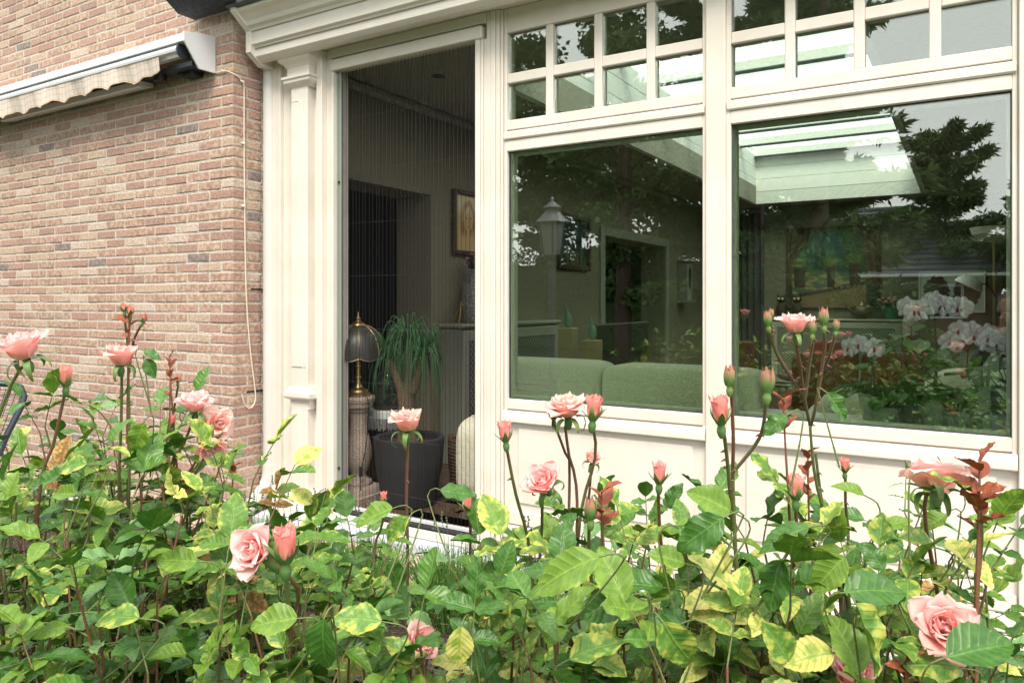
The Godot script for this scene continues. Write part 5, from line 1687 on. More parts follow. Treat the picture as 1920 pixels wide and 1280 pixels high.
# ---------------------------------------------------------------- the garden
func make_ground() -> void:
	var soil := mat(lin(0.10, 0.075, 0.055), 0.98)
	soil.albedo_texture = noise_tex(0.06, 71, Color(0.45, 0.42, 0.40), Color(1, 1, 1), 512, 5)
	soil.normal_enabled = true
	soil.normal_texture = bump_tex(0.08, 72, 12.0)
	tri(soil, 1.3)
	var nz := FastNoiseLite.new()
	nz.seed = 6
	nz.frequency = 1.7
	var pts := PackedVector3Array()
	var nu := 111
	var nv := 41
	for j in nv:
		for i in nu:
			var x := lerpf(-7.6, 3.4, i / float(nu - 1))
			var z := lerpf(0.43, 2.9, j / float(nv - 1))
			pts.append(Vector3(x, 0.012 + 0.030 * nz.get_noise_2d(x, z) + 0.018 * nz.get_noise_2d(x * 4.0, z * 4.0), z))
	var b := MB.new()
	b.grid(pts, nu, nv, PackedColorArray(), true)
	struct("garden_soil", b, soil)
	# clods and bark crumbs
	rng.seed = 14
	var cl := MB.new()
	for k in 900:
		var p := Vector3(rnd(-4.2, 0.8), 0.012, rnd(0.8, 2.6))
		cl.box(p, Vector3(rnd(0.008, 0.03), rnd(0.006, 0.018), rnd(0.008, 0.025)), 0.002, Basis(Vector3(rnd(-1, 1), 1, rnd(-1, 1)).normalized(), rnd(0, 6)))
	stuff(put("soil_crumbs", cl.mesh(), soil))
	var g := MB.new()
	g.bx(-150, 150, -0.5, -0.03, -160, 160)
	struct("ground", g, grain(mat(lin(0.07, 0.06, 0.04), 1.0), 0.7, 1.0, 0.05, 73, 0.5))
	# the lawn behind the viewer, seen in the panes
	var lw := mat(lin(0.06, 0.115, 0.03), 0.95)
	lw.albedo_texture = noise_tex(0.03, 74, Color(0.55, 0.6, 0.5), Color(1, 1, 1), 512, 5)
	tri(lw, 0.35)
	var l := MB.new()
	l.bx(-40, 30, -0.025, 0.0, 2.9, 60)
	struct("lawn", l, lw)
	# path of buff slabs along the front
	var bed := MB.new()
	bed.bx(-7.6, 3.4, -0.028, 0.018, 0.0, 0.43)
	var path := struct("path", bed, M.mortar)
	var slabs := []
	for k in 3:
		slabs.append(grain(mat(lin(0.52 + 0.03 * k, 0.42 + 0.02 * k, 0.33 + 0.015 * k), 0.9), 0.8, 1.0, 0.04 + 0.02 * k, 75 + k, 3.0))
	for r in 1:
		for k in 22:
			var s := MB.new()
			var x := -4.2 + 0.302 * k + (0.15 if r else 0.0)
			s.bx(x + 0.002, x + 0.298, 0.0185, 0.045, 0.187 + r * 0.236 if x < -3.2 else 0.132 + r * 0.262, 0.42 + r * 0.236 if x < -3.2 else 0.390 + r * 0.262, 0.003)
			put("slab", s.mesh(), slabs[rng.randi() % 3], path)


func make_lavender() -> void:
	rng.seed = 81
	var green := mat(lin(0.12, 0.26, 0.045), 0.8)
	green.backlight_enabled = true
	green.backlight = Color(0.35, 0.45, 0.2)
	var grey := mat(lin(0.09, 0.12, 0.075), 0.85)
	var straw := mat(lin(0.34, 0.27, 0.16), 0.9)
	var where := ["by the left end of the path below the pilaster", "in front of the doorway's left side", "in front of the doorway, seen through the gap in the roses", "in front of the doorway's right post", "below the left window, second from the doorway", "below the middle of the left window", "below the post between the windows", "below the right window"]
	for k in 8:
		var at := Vector3(-2.95 + 0.36 * k + rnd(-0.05, 0.05), 0.015, 0.68 + rnd(-0.06, 0.14))
		var t := thing("lavender_plant", "green tufted lavender plant " + where[k], "lavender", at, "lavender plants along the path")
		var b := MB.new()
		for n in 620:
			var a := rnd(0, TAU)
			var r0 := sqrt(rng.randf()) * 0.13
			var lean := r0 * rnd(0.4, 1.3)
			var h := rnd(0.14, 0.36) * (1.0 - r0 * 1.6)
			var p := Vector3(cos(a) * r0, 0, sin(a) * r0)
			var o := Vector3(cos(a), 0, sin(a))
			b.tube(PackedVector3Array([p, p + o * lean * 0.4 + Vector3.UP * h * 0.6, p + o * lean + Vector3.UP * h]), PackedFloat32Array([0.0030, 0.0028, 0.0008]), 3, false)
			for q in 3:
				var f := rnd(0.35, 0.95)
				var m := p + o * lean * f * f + Vector3.UP * h * f
				var d := Vector3(rnd(-1, 1), 0.9, rnd(-1, 1)).normalized()
				b.tube(PackedVector3Array([m, m + d * rnd(0.02, 0.035)]), PackedFloat32Array([0.0026, 0.0006]), 3, false)
		stuff(put("foliage", b.mesh(), green, t))
		var dry := MB.new()
		for n in 60:
			var p := Vector3(rnd(-0.14, 0.14), rnd(0.0, 0.06), rnd(-0.12, 0.14))
			dry.tube(PackedVector3Array([p, p + Vector3(rnd(-0.08, 0.08), rnd(0.0, 0.06), rnd(-0.08, 0.08))]), PackedFloat32Array([0.0012]), 3, false)
		stuff(put("dry_stems", dry.mesh(), straw, t))
		for n in 9:
			var a := rnd(0, TAU)
			var h := rnd(0.36, 0.52)
			var o := Vector3(cos(a), 0, sin(a)) * rnd(0.05, 0.16)
			var s := MB.new()
			s.tube(smooth_pts([o * 0.3, o * 0.7 + Vector3.UP * h * 0.6, o + Vector3.UP * h], 6), PackedFloat32Array([0.0014]), 4)
			for q in 4:
				s.ball(o + Vector3.UP * (h - 0.012 * q) + Vector3(rnd(-0.003, 0.003), 0, rnd(-0.003, 0.003)), Vector3(0.0042, 0.0055, 0.0042), Basis.IDENTITY, 6, 4)
			put("flower_stalk", s.mesh(), grey, t)


func make_hose_and_chair() -> void:
	var h := thing("garden_hose", "black irrigation hose lying on the soil at the lower left", "hose", Vector3(-3.0, 0.03, 1.7))
	var b := MB.new()
	b.tube(smooth_pts([Vector3(-4.6, 0.03, 2.35), Vector3(-3.7, 0.035, 1.98), Vector3(-3.14, 0.05, 1.76), Vector3(-2.75, 0.045, 1.56), Vector3(-2.3, 0.03, 1.42), Vector3(-1.6, 0.03, 1.30), Vector3(-0.9, 0.03, 1.34)], 70), PackedFloat32Array([0.010]), 10)
	part("pipe", b, mat(lin(0.014, 0.015, 0.018), 0.4), h)
	var c := thing("garden_chair", "dark grey metal mesh garden chair behind the roses at the left edge", "chair", Vector3(-3.19, 0.0, 1.97))
	c.rotation.y = 0.9
	c.scale = Vector3(1, 0.965, 1)
	var fm := mat(lin(0.035, 0.05, 0.065), 0.4, 0.4)
	var fr := MB.new()
	fr.tube(smooth_pts([Vector3(-0.12, 0.42, -0.02), Vector3(-0.17, 0.80, -0.10), Vector3(-0.24, 1.02, -0.16), Vector3(-0.19, 1.075, -0.18), Vector3(0.0, 1.085, -0.19), Vector3(0.19, 1.075, -0.18), Vector3(0.24, 1.02, -0.16), Vector3(0.17, 0.80, -0.10), Vector3(0.12, 0.42, -0.02)], 40), PackedFloat32Array([0.012]), 10)
	put("back_frame", fr.mesh(), fm, c)
	var ms := MB.new()
	for k in 25:
		var x := -0.235 + 0.0196 * k
		ms.tube(PackedVector3Array([Vector3(x * 0.5, 0.43, -0.02), Vector3(x * 0.7, 0.80, -0.10), Vector3(x, 1.06, -0.175)]), PackedFloat32Array([0.0016]), 3, false)
	for k in 32:
		var y := 0.45 + 0.0195 * k
		var z := -0.02 - (y - 0.43) * 0.235
		var hw := 0.12 + (y - 0.43) * 0.19
		ms.tube(PackedVector3Array([Vector3(-hw, y, z), Vector3(hw, y, z)]), PackedFloat32Array([0.0016]), 3, false)
	stuff(put("back_mesh", ms.mesh(), fm, c))
	var st := MB.new()
	st.box(Vector3(0, 0.43, 0.22), Vector3(0.50, 0.012, 0.46), 0.005)
	put("seat", st.mesh(), fm, c)
	for q in [[-0.24, 0.0], [0.24, 0.0], [-0.24, 0.42], [0.24, 0.42]]:
		var l := MB.new()
		l.tube(PackedVector3Array([Vector3(q[0], 0.43, q[1]), Vector3(q[0] * 1.08, 0.0, q[1] * 1.1 - 0.03)]), PackedFloat32Array([0.012]), 8)
		put("leg", l.mesh(), fm, c)
	for s in [-0.27, 0.27]:
		var l := MB.new()
		l.tube(smooth_pts([Vector3(s, 0.72, -0.08), Vector3(s, 0.69, 0.15), Vector3(s, 0.66, 0.38), Vector3(s, 0.43, 0.42)], 14), PackedFloat32Array([0.012]), 8)
		put("armrest", l.mesh(), fm, c)


# ---------------------------------------------------------------- roses
func leaf_print(seed_: int, deep: Color, pale: Color, vein: Color, yellow: Color, how: float) -> ImageTexture:
	var nz := FastNoiseLite.new()
	nz.seed = seed_
	nz.frequency = 0.03
	nz.fractal_octaves = 4
	return picture(80, 128, func(u, v):
		var t: float = absf(u - 0.5) * 2.0
		var n: float = nz.get_noise_2d(u * 80, v * 128) * 0.5 + 0.5
		var n2: float = nz.get_noise_2d(u * 200 + 300, v * 320) * 0.5 + 0.5
		var k := deep.lerp(pale, 0.15 + 0.35 * smoothstep(0.2, 0.8, n) + 0.2 * smoothstep(0.3, 0.75, n2))
		# side veins run forward from the midrib
		var ph: float = fposmod(v * 7.5 - t * 1.5, 1.0)
		var rib := smoothstep(0.13, 0.03, absf(ph - 0.5)) * smoothstep(1.0, 0.5, t)
		var mid := smoothstep(0.07, 0.02, t)
		# yellowing spreads between the veins and from the margin
		var yl := smoothstep(1.15 - how, 1.55 - how, n + 0.35 * t + 0.06 * smoothstep(0.15, 0.5, absf(ph - 0.5)) + (0.12 if u > 0.5 else 0.0))
		k = k.lerp(yellow, yl * 0.9 * (1.0 - 0.5 * rib))
		k = k.lerp(vein, 0.24 * rib + 0.5 * mid)
		k = k.lerp(Color(0.36, 0.22, 0.08), 0.6 * smoothstep(0.90, 1.0, t) * smoothstep(0.55, 0.75, n) * (1.0 if how > 0.3 else 0.0))
		return k)


func make_leaf_kit() -> void:
	var looks := [
		[Color8(46, 86, 34), Color8(84, 124, 48), Color8(112, 146, 68), Color8(130, 156, 62), 0.0, 0.36],
		[Color8(78, 112, 36), Color8(122, 150, 52), Color8(144, 170, 76), Color8(160, 174, 70), 0.12, 0.42],
		[Color8(70, 112, 46), Color8(114, 146, 60), Color8(138, 162, 76), Color8(174, 176, 80), 0.48, 0.46],
		[Color8(120, 148, 58), Color8(164, 174, 78), Color8(122, 150, 64), Color8(200, 192, 112), 0.75, 0.5],
		[Color8(122, 62, 42), Color8(164, 92, 60), Color8(176, 112, 78), Color8(190, 130, 70), 0.2, 0.42],
		[Color8(92, 132, 78), Color8(134, 166, 108), Color8(160, 186, 132), Color8(185, 195, 120), 0.25, 0.55],
		[Color8(128, 92, 50), Color8(170, 130, 80), Color8(110, 78, 45), Color8(190, 160, 100), 0.5, 0.8],
		[Color8(62, 100, 34), Color8(102, 138, 48), Color8(130, 158, 70), Color8(168, 172, 74), 0.36, 0.44],
		[Color8(84, 124, 48), Color8(130, 156, 64), Color8(128, 158, 70), Color8(186, 184, 92), 0.6, 0.48],
		[Color8(62, 100, 40), Color8(102, 140, 58), Color8(130, 160, 78), Color8(140, 160, 66), 0.06, 0.34],
	]
	# the blade bulges between its veins
	var relief := Image.create(96, 160, false, Image.FORMAT_RGBA8)
	for y in 160:
		for x in 96:
			var t := absf((x + 0.5) / 96.0 - 0.5) * 2.0
			var ph := fposmod((y + 0.5) / 160.0 * 7.5 - t * 1.5, 1.0)
			var hgt := 0.35 + 0.5 * sqrt(absf(sin(PI * (ph - 0.5)))) * smoothstep(0.0, 0.15, t) - 0.3 * smoothstep(0.08, 0.0, t)
			relief.set_pixel(x, y, Color(hgt, hgt, hgt))
	relief.bump_map_to_normal_map(3.5)
	var relief_t := ImageTexture.create_from_image(relief)
	for k in looks.size():
		var q: Array = looks[k]
		var m := mat(Color.WHITE, q[5])
		m.albedo_texture = leaf_print(400 + k, q[0], q[1], q[2], q[3], q[4])
		m.cull_mode = BaseMaterial3D.CULL_DISABLED
		m.metallic_specular = 0.42
		m.backlight_enabled = true
		m.backlight = Color(0.40, 0.50, 0.18) if k != 4 else Color(0.4, 0.2, 0.15)
		m.normal_enabled = true
		m.normal_texture = relief_t
		m.normal_scale = 0.8
		m.texture_repeat = false
		leaf_mats.append(m)
	rng.seed = 55
	for k in 12:
		var pts := PackedVector3Array()
		var nu := 9
		var nv := 19
		var wide := rnd(0.27, 0.36)
		var fold := rnd(0.15, 0.60)
		var droop := rnd(0.05, 0.55)
		var curl := rnd(-0.10, 0.22)
		var wave := rnd(0.012, 0.05)
		var ph := rnd(0, 6)
		var bend := rnd(-0.10, 0.10)
		for j in nv:
			var s := float(j) / (nv - 1)
			var w := wide * pow(sin(PI * pow(clampf(s * 0.985 + 0.012, 0, 1), 0.80)), 0.78)
			for i in nu:
				var u := (i - (nu - 1) * 0.5) / ((nu - 1) * 0.5)
				var edge := 1.0
				var ahead := 0.0
				if absf(u) == 1.0:
					edge = 1.0 + (0.035 if j % 2 else -0.03)
					ahead = 0.012 if j % 2 else 0.0
				var x := u * w * edge
				var y := absf(x) * fold - droop * s * s * 0.8 - curl * pow(absf(u), 3.0) * w
				y += wave * sin(s * 15.0 + ph + signf(u) * 1.3) * absf(u) * smoothstep(0.0, 0.2, s) + 0.006 * sin(s * 44.0 - absf(u) * 6.0) * (1.0 - absf(u)) * absf(u) * 2.0
				pts.append(Vector3(x + bend * s * s, y, s + ahead))
		var b := MB.new()
		b.grid(pts, nu, nv)
		leaf_meshes.append(b.mesh())


func add_leaf(t: Node3D, p: Vector3, d: Vector3, up: Vector3, size: float, look: int) -> void:
	var b := basis_from(d, up)
	put("leaf", leaf_meshes[rng.randi() % leaf_meshes.size()], leaf_mats[look], t, Transform3D(b.scaled_local(Vector3.ONE * size), p - t.position))


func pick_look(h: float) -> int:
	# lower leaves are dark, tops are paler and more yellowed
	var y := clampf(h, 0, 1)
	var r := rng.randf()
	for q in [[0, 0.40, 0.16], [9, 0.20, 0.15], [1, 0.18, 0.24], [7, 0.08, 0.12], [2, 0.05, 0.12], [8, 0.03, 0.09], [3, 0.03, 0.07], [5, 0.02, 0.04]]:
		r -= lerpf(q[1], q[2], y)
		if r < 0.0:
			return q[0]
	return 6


# a compound leaf: stalk drawn into «b», three or five leaflets as leaf parts
func compound(t: Node3D, b: MB, p: Vector3, d: Vector3, size: float, h: float, young := false) -> void:
	var n := 5 if rng.randf() < 0.72 else 3
	var long := size * (1.9 if n == 5 else 1.2)
	var side := d.cross(Vector3.UP).normalized()
	var sag := rnd(0.0, 0.35)
	var at := func(f: float) -> Vector3: return p + d * long * f - Vector3.UP * long * sag * f * f
	b.tint = Color(0.20, 0.24, 0.08) if rng.randf() < 0.65 else Color(0.26, 0.15, 0.07)
	b.tube(PackedVector3Array([p, at.call(0.25), at.call(0.5), at.call(0.75), at.call(1.0)]), PackedFloat32Array([0.0015, 0.0014, 0.0012, 0.0011, 0.0009]), 4, false)
	var look := 4 if young else pick_look(h)
	var up := (Vector3.UP + Vector3(rnd(-0.55, 0.55), 0, rnd(-0.35, 0.75))).normalized()
	var tip_d: Vector3 = (d - Vector3.UP * rnd(0.0, 0.7)).normalized()
	add_leaf(t, at.call(1.0), tip_d, up, size * rnd(0.95, 1.15), look)
	for q in (n - 1) / 2:
		var f := [0.84, 0.42][q] as float
		for s in [-1.0, 1.0]:
			var dd: Vector3 = (d * rnd(0.25, 0.65) + side * s + Vector3(rnd(-0.2, 0.2), rnd(-0.55, 0.1), rnd(-0.2, 0.2))).normalized()
			var lk := look
			if not young and rng.randf() < 0.22:
				lk = pick_look(h)
			add_leaf(t, at.call(f), dd, (up + Vector3(rnd(-0.3, 0.3), 0, rnd(-0.3, 0.3))).normalized(), size * rnd(0.72, 0.98) * (1.0 - 0.12 * q), lk)


func petal(long: float, wide: float, a0: float, a1: float, roll: float, r0: float, cup: float, seed_: float, k_in: Color, k_mid: Color, k_edge: Color) -> ArrayMesh:
	var nu := 9
	var nv := 12
	var pts := PackedVector3Array()
	var cols := PackedColorArray()
	var r := r0
	var h := 0.0
	for j in nv:
		var f := float(j) / (nv - 1)
		if j > 0:
			var a := lerpf(a0, a1, f) + roll * pow(maxf(0.0, f - 0.62), 1.5) * 4.0
			r += sin(a) * long / (nv - 1)
			h += cos(a) * long / (nv - 1)
		var w := wide * (0.42 + 0.58 * sin(PI * 0.5 * minf(1.0, f * 1.7)))
		if f > 0.6:
			w *= sqrt(maxf(0.02, 1.0 - pow((f - 0.6) / 0.408, 2.2)))
		for i in nu:
			var u := (i - 4) / 4.0
			var s := u * w
			var c := maxf(cup, minf(r * 0.7, 0.024))
			var x := c * sin(s / c)
			var rr := r - c * (1.0 - cos(s / c))
			var lift := 0.0030 * sin(u * 4.2 + seed_) * f * f + 0.0022 * sin(u * 9.0 + seed_ * 2.0) * pow(f, 4.0) + (0.003 * (1.0 - u * u) if f > 0.99 else 0.0)
			pts.append(Vector3(x, h + lift, rr + 0.0016 * sin(u * 5.0 + seed_ * 1.7) * f))
			var k := k_in.lerp(k_mid, smoothstep(0.05, 0.5, f)).lerp(k_edge, smoothstep(0.45, 1.0, f) * 0.8 + 0.2 * absf(u) * f)
			k = k.lerp(k_mid, 0.25 * smoothstep(0.8, 1.0, absf(sin(u * 11.0 + f * 0.8))) * f)
			cols.append(k)
	var b := MB.new()
	b.grid(pts, nu, nv, cols)
	return b.mesh(true)


# a flower variant: list of [mesh, turn about the axis, drop]
func flower(kind: String, seed_: int) -> Dictionary:
	rng.seed = seed_
	var out := {"petals": [], "base": null}
	var mid := Color(0.96, 0.58, 0.56)
	var edge := Color(0.97, 0.80, 0.79)
	var gold := Color(0.88, 0.62, 0.36)
	var n := 17
	var open := 0.50
	if kind == "open":
		n = 22
		open = 0.95
		edge = Color(0.96, 0.80, 0.77)
	elif kind == "pale":
		n = 17
		open = 1.55
		mid = Color(0.92, 0.60, 0.55)
		edge = Color(0.94, 0.78, 0.75)
	elif kind == "halfbud":
		n = 9
		open = 0.18
		mid = Color(0.94, 0.38, 0.33)
		edge = Color(0.95, 0.52, 0.48)
	elif kind in ["bud", "tinybud", "closed"]:
		n = 6
		open = 0.0
		mid = Color(0.82, 0.34, 0.26)
		edge = Color(0.72, 0.26, 0.20)
		if kind == "closed":
			mid = Color(0.62, 0.32, 0.24)
			edge = Color(0.66, 0.36, 0.32)
	for k in n:
		var f := float(k) / (n - 1)
		var mesh: ArrayMesh
		if kind in ["bud", "tinybud", "closed"]:
			mesh = petal(0.030 - 0.002 * f, 0.016, 0.62 + 0.1 * f, -0.58 + rnd(0, 0.08), 0.0, 0.0012 + 0.0012 * f, 0.010, rnd(0, 6), gold, mid, edge)
		elif kind == "halfbud":
			mesh = petal(lerpf(0.034, 0.037, f), lerpf(0.013, 0.022, f), lerpf(0.30, 0.66, f), lerpf(-0.35, -0.22 + open, f) + rnd(-0.06, 0.06), lerpf(0.0, 0.5, f), 0.0015 + 0.002 * f, 0.011, rnd(0, 6), gold, mid, edge)
		else:
			mesh = petal(lerpf(0.024, 0.046, pow(f, 0.8)), lerpf(0.012, 0.031, pow(f, 0.8)), lerpf(0.14, 0.98, f) + rnd(-0.05, 0.05), lerpf(-0.42, open, pow(f, 1.3)) + rnd(-0.12, 0.12), lerpf(0.1, 1.5, f) * rnd(0.6, 1.2), 0.002 + 0.003 * f, lerpf(0.008, 0.024, f), rnd(0, 6), gold.lerp(mid, 0.3), mid, edge.lerp(Color(0.92, 0.78, 0.74), 0.35 * f))
		out.petals.append([mesh, GOLD * k + rnd(-0.25, 0.25), -0.0022 * (1.0 - f) if n > 10 else 0.0])
	if n > 6:
		for k in 6:
			out.petals.append([petal(0.020 + 0.001 * k, 0.011, 0.50, -0.62, 0.0, 0.001 + 0.0006 * k, 0.008, rnd(0, 6), mid, mid.lerp(edge, 0.3), edge), GOLD * k, 0.0])
	# hip and sepals
	var small: float = 0.9 if n > 8 else 1.0
	var b := MB.new()
	b.tint = Color(0.075, 0.16, 0.04) if kind != "closed" else Color(0.12, 0.20, 0.05)
	b.lathe([Vector2(0.0026, -0.022), Vector2(0.0048, -0.019), Vector2(0.0068, -0.013), Vector2(0.0070, -0.008), Vector2(0.0052, -0.003), Vector2(0.0068, 0.0)], Vector3.ZERO, 12, true)
	for k in 5:
		var a := TAU * k / 5.0 + 0.3
		var pts := PackedVector3Array()
		var cols := PackedColorArray()
		var flare := rnd(0.0, 1.0)
		for j in 9:
			var f := j / 8.0
			var w := (0.0078 if kind == "closed" else 0.0052) * (1.0 - pow(f, 1.6)) + 0.0006
			var rr: float
			var hh: float
			if n > 10:
				rr = 0.006 + 0.026 * sin(f * 2.2 + 0.4 * flare)
				hh = -0.012 * f - 0.014 * f * f * (0.4 + flare) + 0.004 * sin(f * 6.0)
			elif kind == "closed":
				rr = 0.0068 + 0.0072 * sin(PI * minf(f * 1.15, 1.0) * 0.86) * (1.0 - 0.45 * f) + 0.010 * flare * maxf(0.0, f - 0.72)
				hh = 0.042 * f
			else:
				rr = 0.0065 + 0.0085 * sin(PI * f * 0.8) + 0.022 * flare * f * f
				hh = 0.030 * f - 0.012 * flare * f * f
			for i in 3:
				var s := (i - 1) * w
				pts.append(Basis(Vector3.UP, a) * Vector3(s, hh, rr - absf(s) * 0.35))
				cols.append(Color(0.09, 0.19, 0.045).lerp(Color(0.40, 0.16, 0.10) if kind == "closed" else Color(0.22, 0.20, 0.07), smoothstep(0.2, 0.9, f) * (0.85 if kind == "closed" else 0.6)))
		b.grid(pts, 3, 9, cols)
	out.base = b.mesh(true)
	return out


func make_flower_kit() -> void:
	var pm := mat(Color.WHITE, 0.8)
	pm.vertex_color_use_as_albedo = true
	pm.cull_mode = BaseMaterial3D.CULL_DISABLED
	pm.backlight_enabled = true
	pm.backlight = Color(0.95, 0.80, 0.78)
	pm.rim_enabled = true
	pm.rim = 0.25
	M.petals = []
	for k in [Color(1, 1, 1), Color(1.0, 0.95, 0.945), Color(1.0, 0.98, 0.95), Color(0.99, 0.94, 0.93)]:
		var pv := pm.duplicate()
		pv.albedo_color = k
		M.petals.append(pv)
	var gm := mat(Color.WHITE, 0.55)
	gm.vertex_color_use_as_albedo = true
	gm.cull_mode = BaseMaterial3D.CULL_DISABLED
	M.calyx = gm
	M.flowers = {}
	for q in [["bloom", 4], ["open", 3], ["pale", 2], ["halfbud", 3], ["bud", 2], ["tinybud", 2], ["closed", 4]]:
		var list := []
		for k in q[1]:
			list.append(flower(q[0], 700 + 13 * k + hash(q[0]) % 500))
		M.flowers[q[0]] = list


func add_flower(t: Node3D, kind: String, p: Vector3, axis: Vector3, scale_: float, which: int) -> void:
	var list: Array = M.flowers[kind]
	var fl: Dictionary = list[which % list.size()]
	var y := axis.normalized()
	var x := y.cross(Vector3(0.3, 0.1, 1.0)).normalized()
	var b := Basis(x, y, x.cross(y)) * Basis(Vector3.UP, which * 1.7)
	var o := put("bloom" if kind in ["bloom", "open", "pale"] else "bud", fl.base, M.calyx, t, Transform3D(b.scaled_local(Vector3.ONE * scale_), p - t.position))
	for q in fl.petals:
		put("petal", q[0], M.petals[which % 4], o, Transform3D(Basis(Vector3.UP, q[1]), Vector3(0, q[2] + 0.004, 0)))


func thorns(b: MB, pts: PackedVector3Array, n: int) -> void:
	for k in n:
		var i := rng.randi_range(1, pts.size() - 2)
		var d := Vector3(rnd(-1, 1), 0, rnd(-1, 1)).normalized()
		b.tube(PackedVector3Array([pts[i], pts[i] + d * 0.006 - Vector3.UP * 0.001, pts[i] + d * 0.011 - Vector3.UP * 0.004]), PackedFloat32Array([0.0032, 0.0018, 0.0002]), 4, false)


func make_roses() -> void:
	make_leaf_kit()
	make_flower_kit()
	var stem_m := grain(mat(Color.WHITE, 0.55), 0.65, 1.0, 0.1, 90, 14.0)
	stem_m.vertex_color_use_as_albedo = true
	# colours near the tip and at the foot of a stem
	var bark := [[Color(0.24, 0.11, 0.06), Color(0.13, 0.12, 0.05)], [Color(0.16, 0.19, 0.06), Color(0.13, 0.10, 0.05)], [Color(0.27, 0.12, 0.075), Color(0.15, 0.10, 0.06)], [Color(0.19, 0.17, 0.065), Color(0.16, 0.13, 0.07)]]
	var said := [
		"rose bush at the left edge with a big pink bloom before the chair",
		"rose bush left of the brick corner with three tiny green buds on its tallest stem",
		"rose bush before the brick corner with a cluster of pink and fading blooms",
		"rose bush with a large pink bloom and coral bud side by side below the pilaster",
		"rose bush carrying one pink bloom on a tall bare stem in front of the doorway",
		"rose bush with a group of pale blooms and buds below the left window sill",
		"rose bush with one coral bud standing alone before the cream panel",
		"rose bush in front of the middle post with a salmon bud opening between long sepals",
		"tallest rose bush, with a pink bloom ringed by closed buds before the right window",
		"rose bush at the right edge with a large pale bloom and bronze young leaves",
		"leafy rose bush without flowers low at the left edge, near the hose",
		"rose bush low in the middle with one pink bloom half hidden in its leaves",
		"low rose bush at the bottom right with a coral bud at the lower picture edge",
		"yellowing rose bush without flowers below the left doorpost, behind the coral bud",
		"rose bush without flowers close to the right window's cream panel",
		"dark-leaved rose bush without flowers at the lower left, in front of the brick corner bushes",
		"rose bush without flowers at the right edge behind the pale bloom",
		"rose bush without flowers below the left window, behind the lone coral bud",
		"low dark green rose bush at the bottom, left of the half hidden bloom",
		"rose bush without flowers at the back left, close to the chair",
		"leafy rose bush between the left edge bush and the three green buds",
		"leafy rose bush right of the three green buds, under the pink cluster",
		"rose bush without flowers below the downpipe's elbow",
		"rose bush without flowers right of the tallest bush, under the sill of the right window",
		"low rose bush in front of the pale blooms below the left window",
		"rose bush without flowers behind the salmon bud at the middle post",
		"low leafy rose bush at the bottom edge below the pale bloom cluster",
		"low leafy rose bush at the bottom edge under the lone coral bud",
		"low leafy rose bush at the bottom edge left of the big lower right bloom",
		"low leafy rose bush at the bottom edge below the large pink bloom and coral bud",
		"low leafy rose bush in the bottom left corner nearest the viewer",
	]
	var bushes := []
	for k in BUSHES.size():
		bushes.append(thing("rose_bush", said[k], "rose bush", BUSHES[k][0], "rose bushes in the bed"))
	var number := 0
	rng.seed = 1001
	# stems that carry the flowers
	for h in HEROES:
		number += 1
		var t: Node3D = bushes[h[0]]
		var foot: Vector3 = BUSHES[h[0]][0]
		var ctrl: Array = h[4].duplicate()
		var last: Vector3 = ctrl[ctrl.size() - 1]
		var thin: bool = h[1] == "tinybud" or (last.y > 0.95 and h[0] in [7, 8])
		if not thin:
			ctrl.append(Vector3(lerpf(last.x, foot.x, 0.45), last.y * 0.5, lerpf(last.z, foot.z, 0.5)))
			ctrl.append(foot + Vector3(rnd(-0.04, 0.04), 0.0, rnd(-0.04, 0.04)))
		ctrl[0] = ctrl[0] - (h[3] as Vector3).normalized() * 0.018 * h[2]
		var pts := smooth_pts(ctrl, 14 + ctrl.size() * 3)
		var b := MB.new()
		b.tint = bark[number % 4][0]
		b.fade_to = bark[number % 4][1]
		b.tube(pts, taper(0.0022 + 0.0008 * h[2], 0.0050 if not thin else 0.0030, pts.size()), 7)
		b.fade_to.a = 0.0
		b.tint = Color(0.26, 0.10, 0.06)
		thorns(b, pts, 5)
		# a few leaves down the stem
		var i := 7
		while i < pts.size() - 4 and pts[i].y > 0.45:
			if rng.randf() < 0.42 and pts[i].y < BUSHES[h[0]][1] + 0.06:
				var a := rnd(0, TAU)
				compound(t, b, pts[i], Vector3(cos(a), rnd(0.1, 0.6), sin(a)).normalized(), rnd(0.044, 0.066), 0.8)
			i += 2
		part("stem", b, stem_m, t, true)
		add_flower(t, h[1], h[4][0] - (h[3] as Vector3).normalized() * 0.012, h[3], h[2] * (1.14 if h[1] in ["bloom", "open", "pale"] else 1.05), number)
	for c in CANES:
		var t: Node3D = bushes[c[0]]
		var foot: Vector3 = BUSHES[c[0]][0]
		var ctrl: Array = c[1].duplicate()
		var last: Vector3 = ctrl[ctrl.size() - 1]
		ctrl.append(Vector3(lerpf(last.x, foot.x, 0.6), last.y * 0.45, lerpf(last.z, foot.z, 0.6)))
		ctrl.append(foot)
		var pts := smooth_pts(ctrl, 30)
		var b := MB.new()
		b.tint = bark[(number + 1) % 4][0]
		b.fade_to = bark[(number + 1) % 4][1]
		b.tube(pts, taper(0.0024, 0.0075, pts.size()), 8)
		b.fade_to.a = 0.0
		thorns(b, pts, 9)
		part("cane", b, stem_m, t, true)
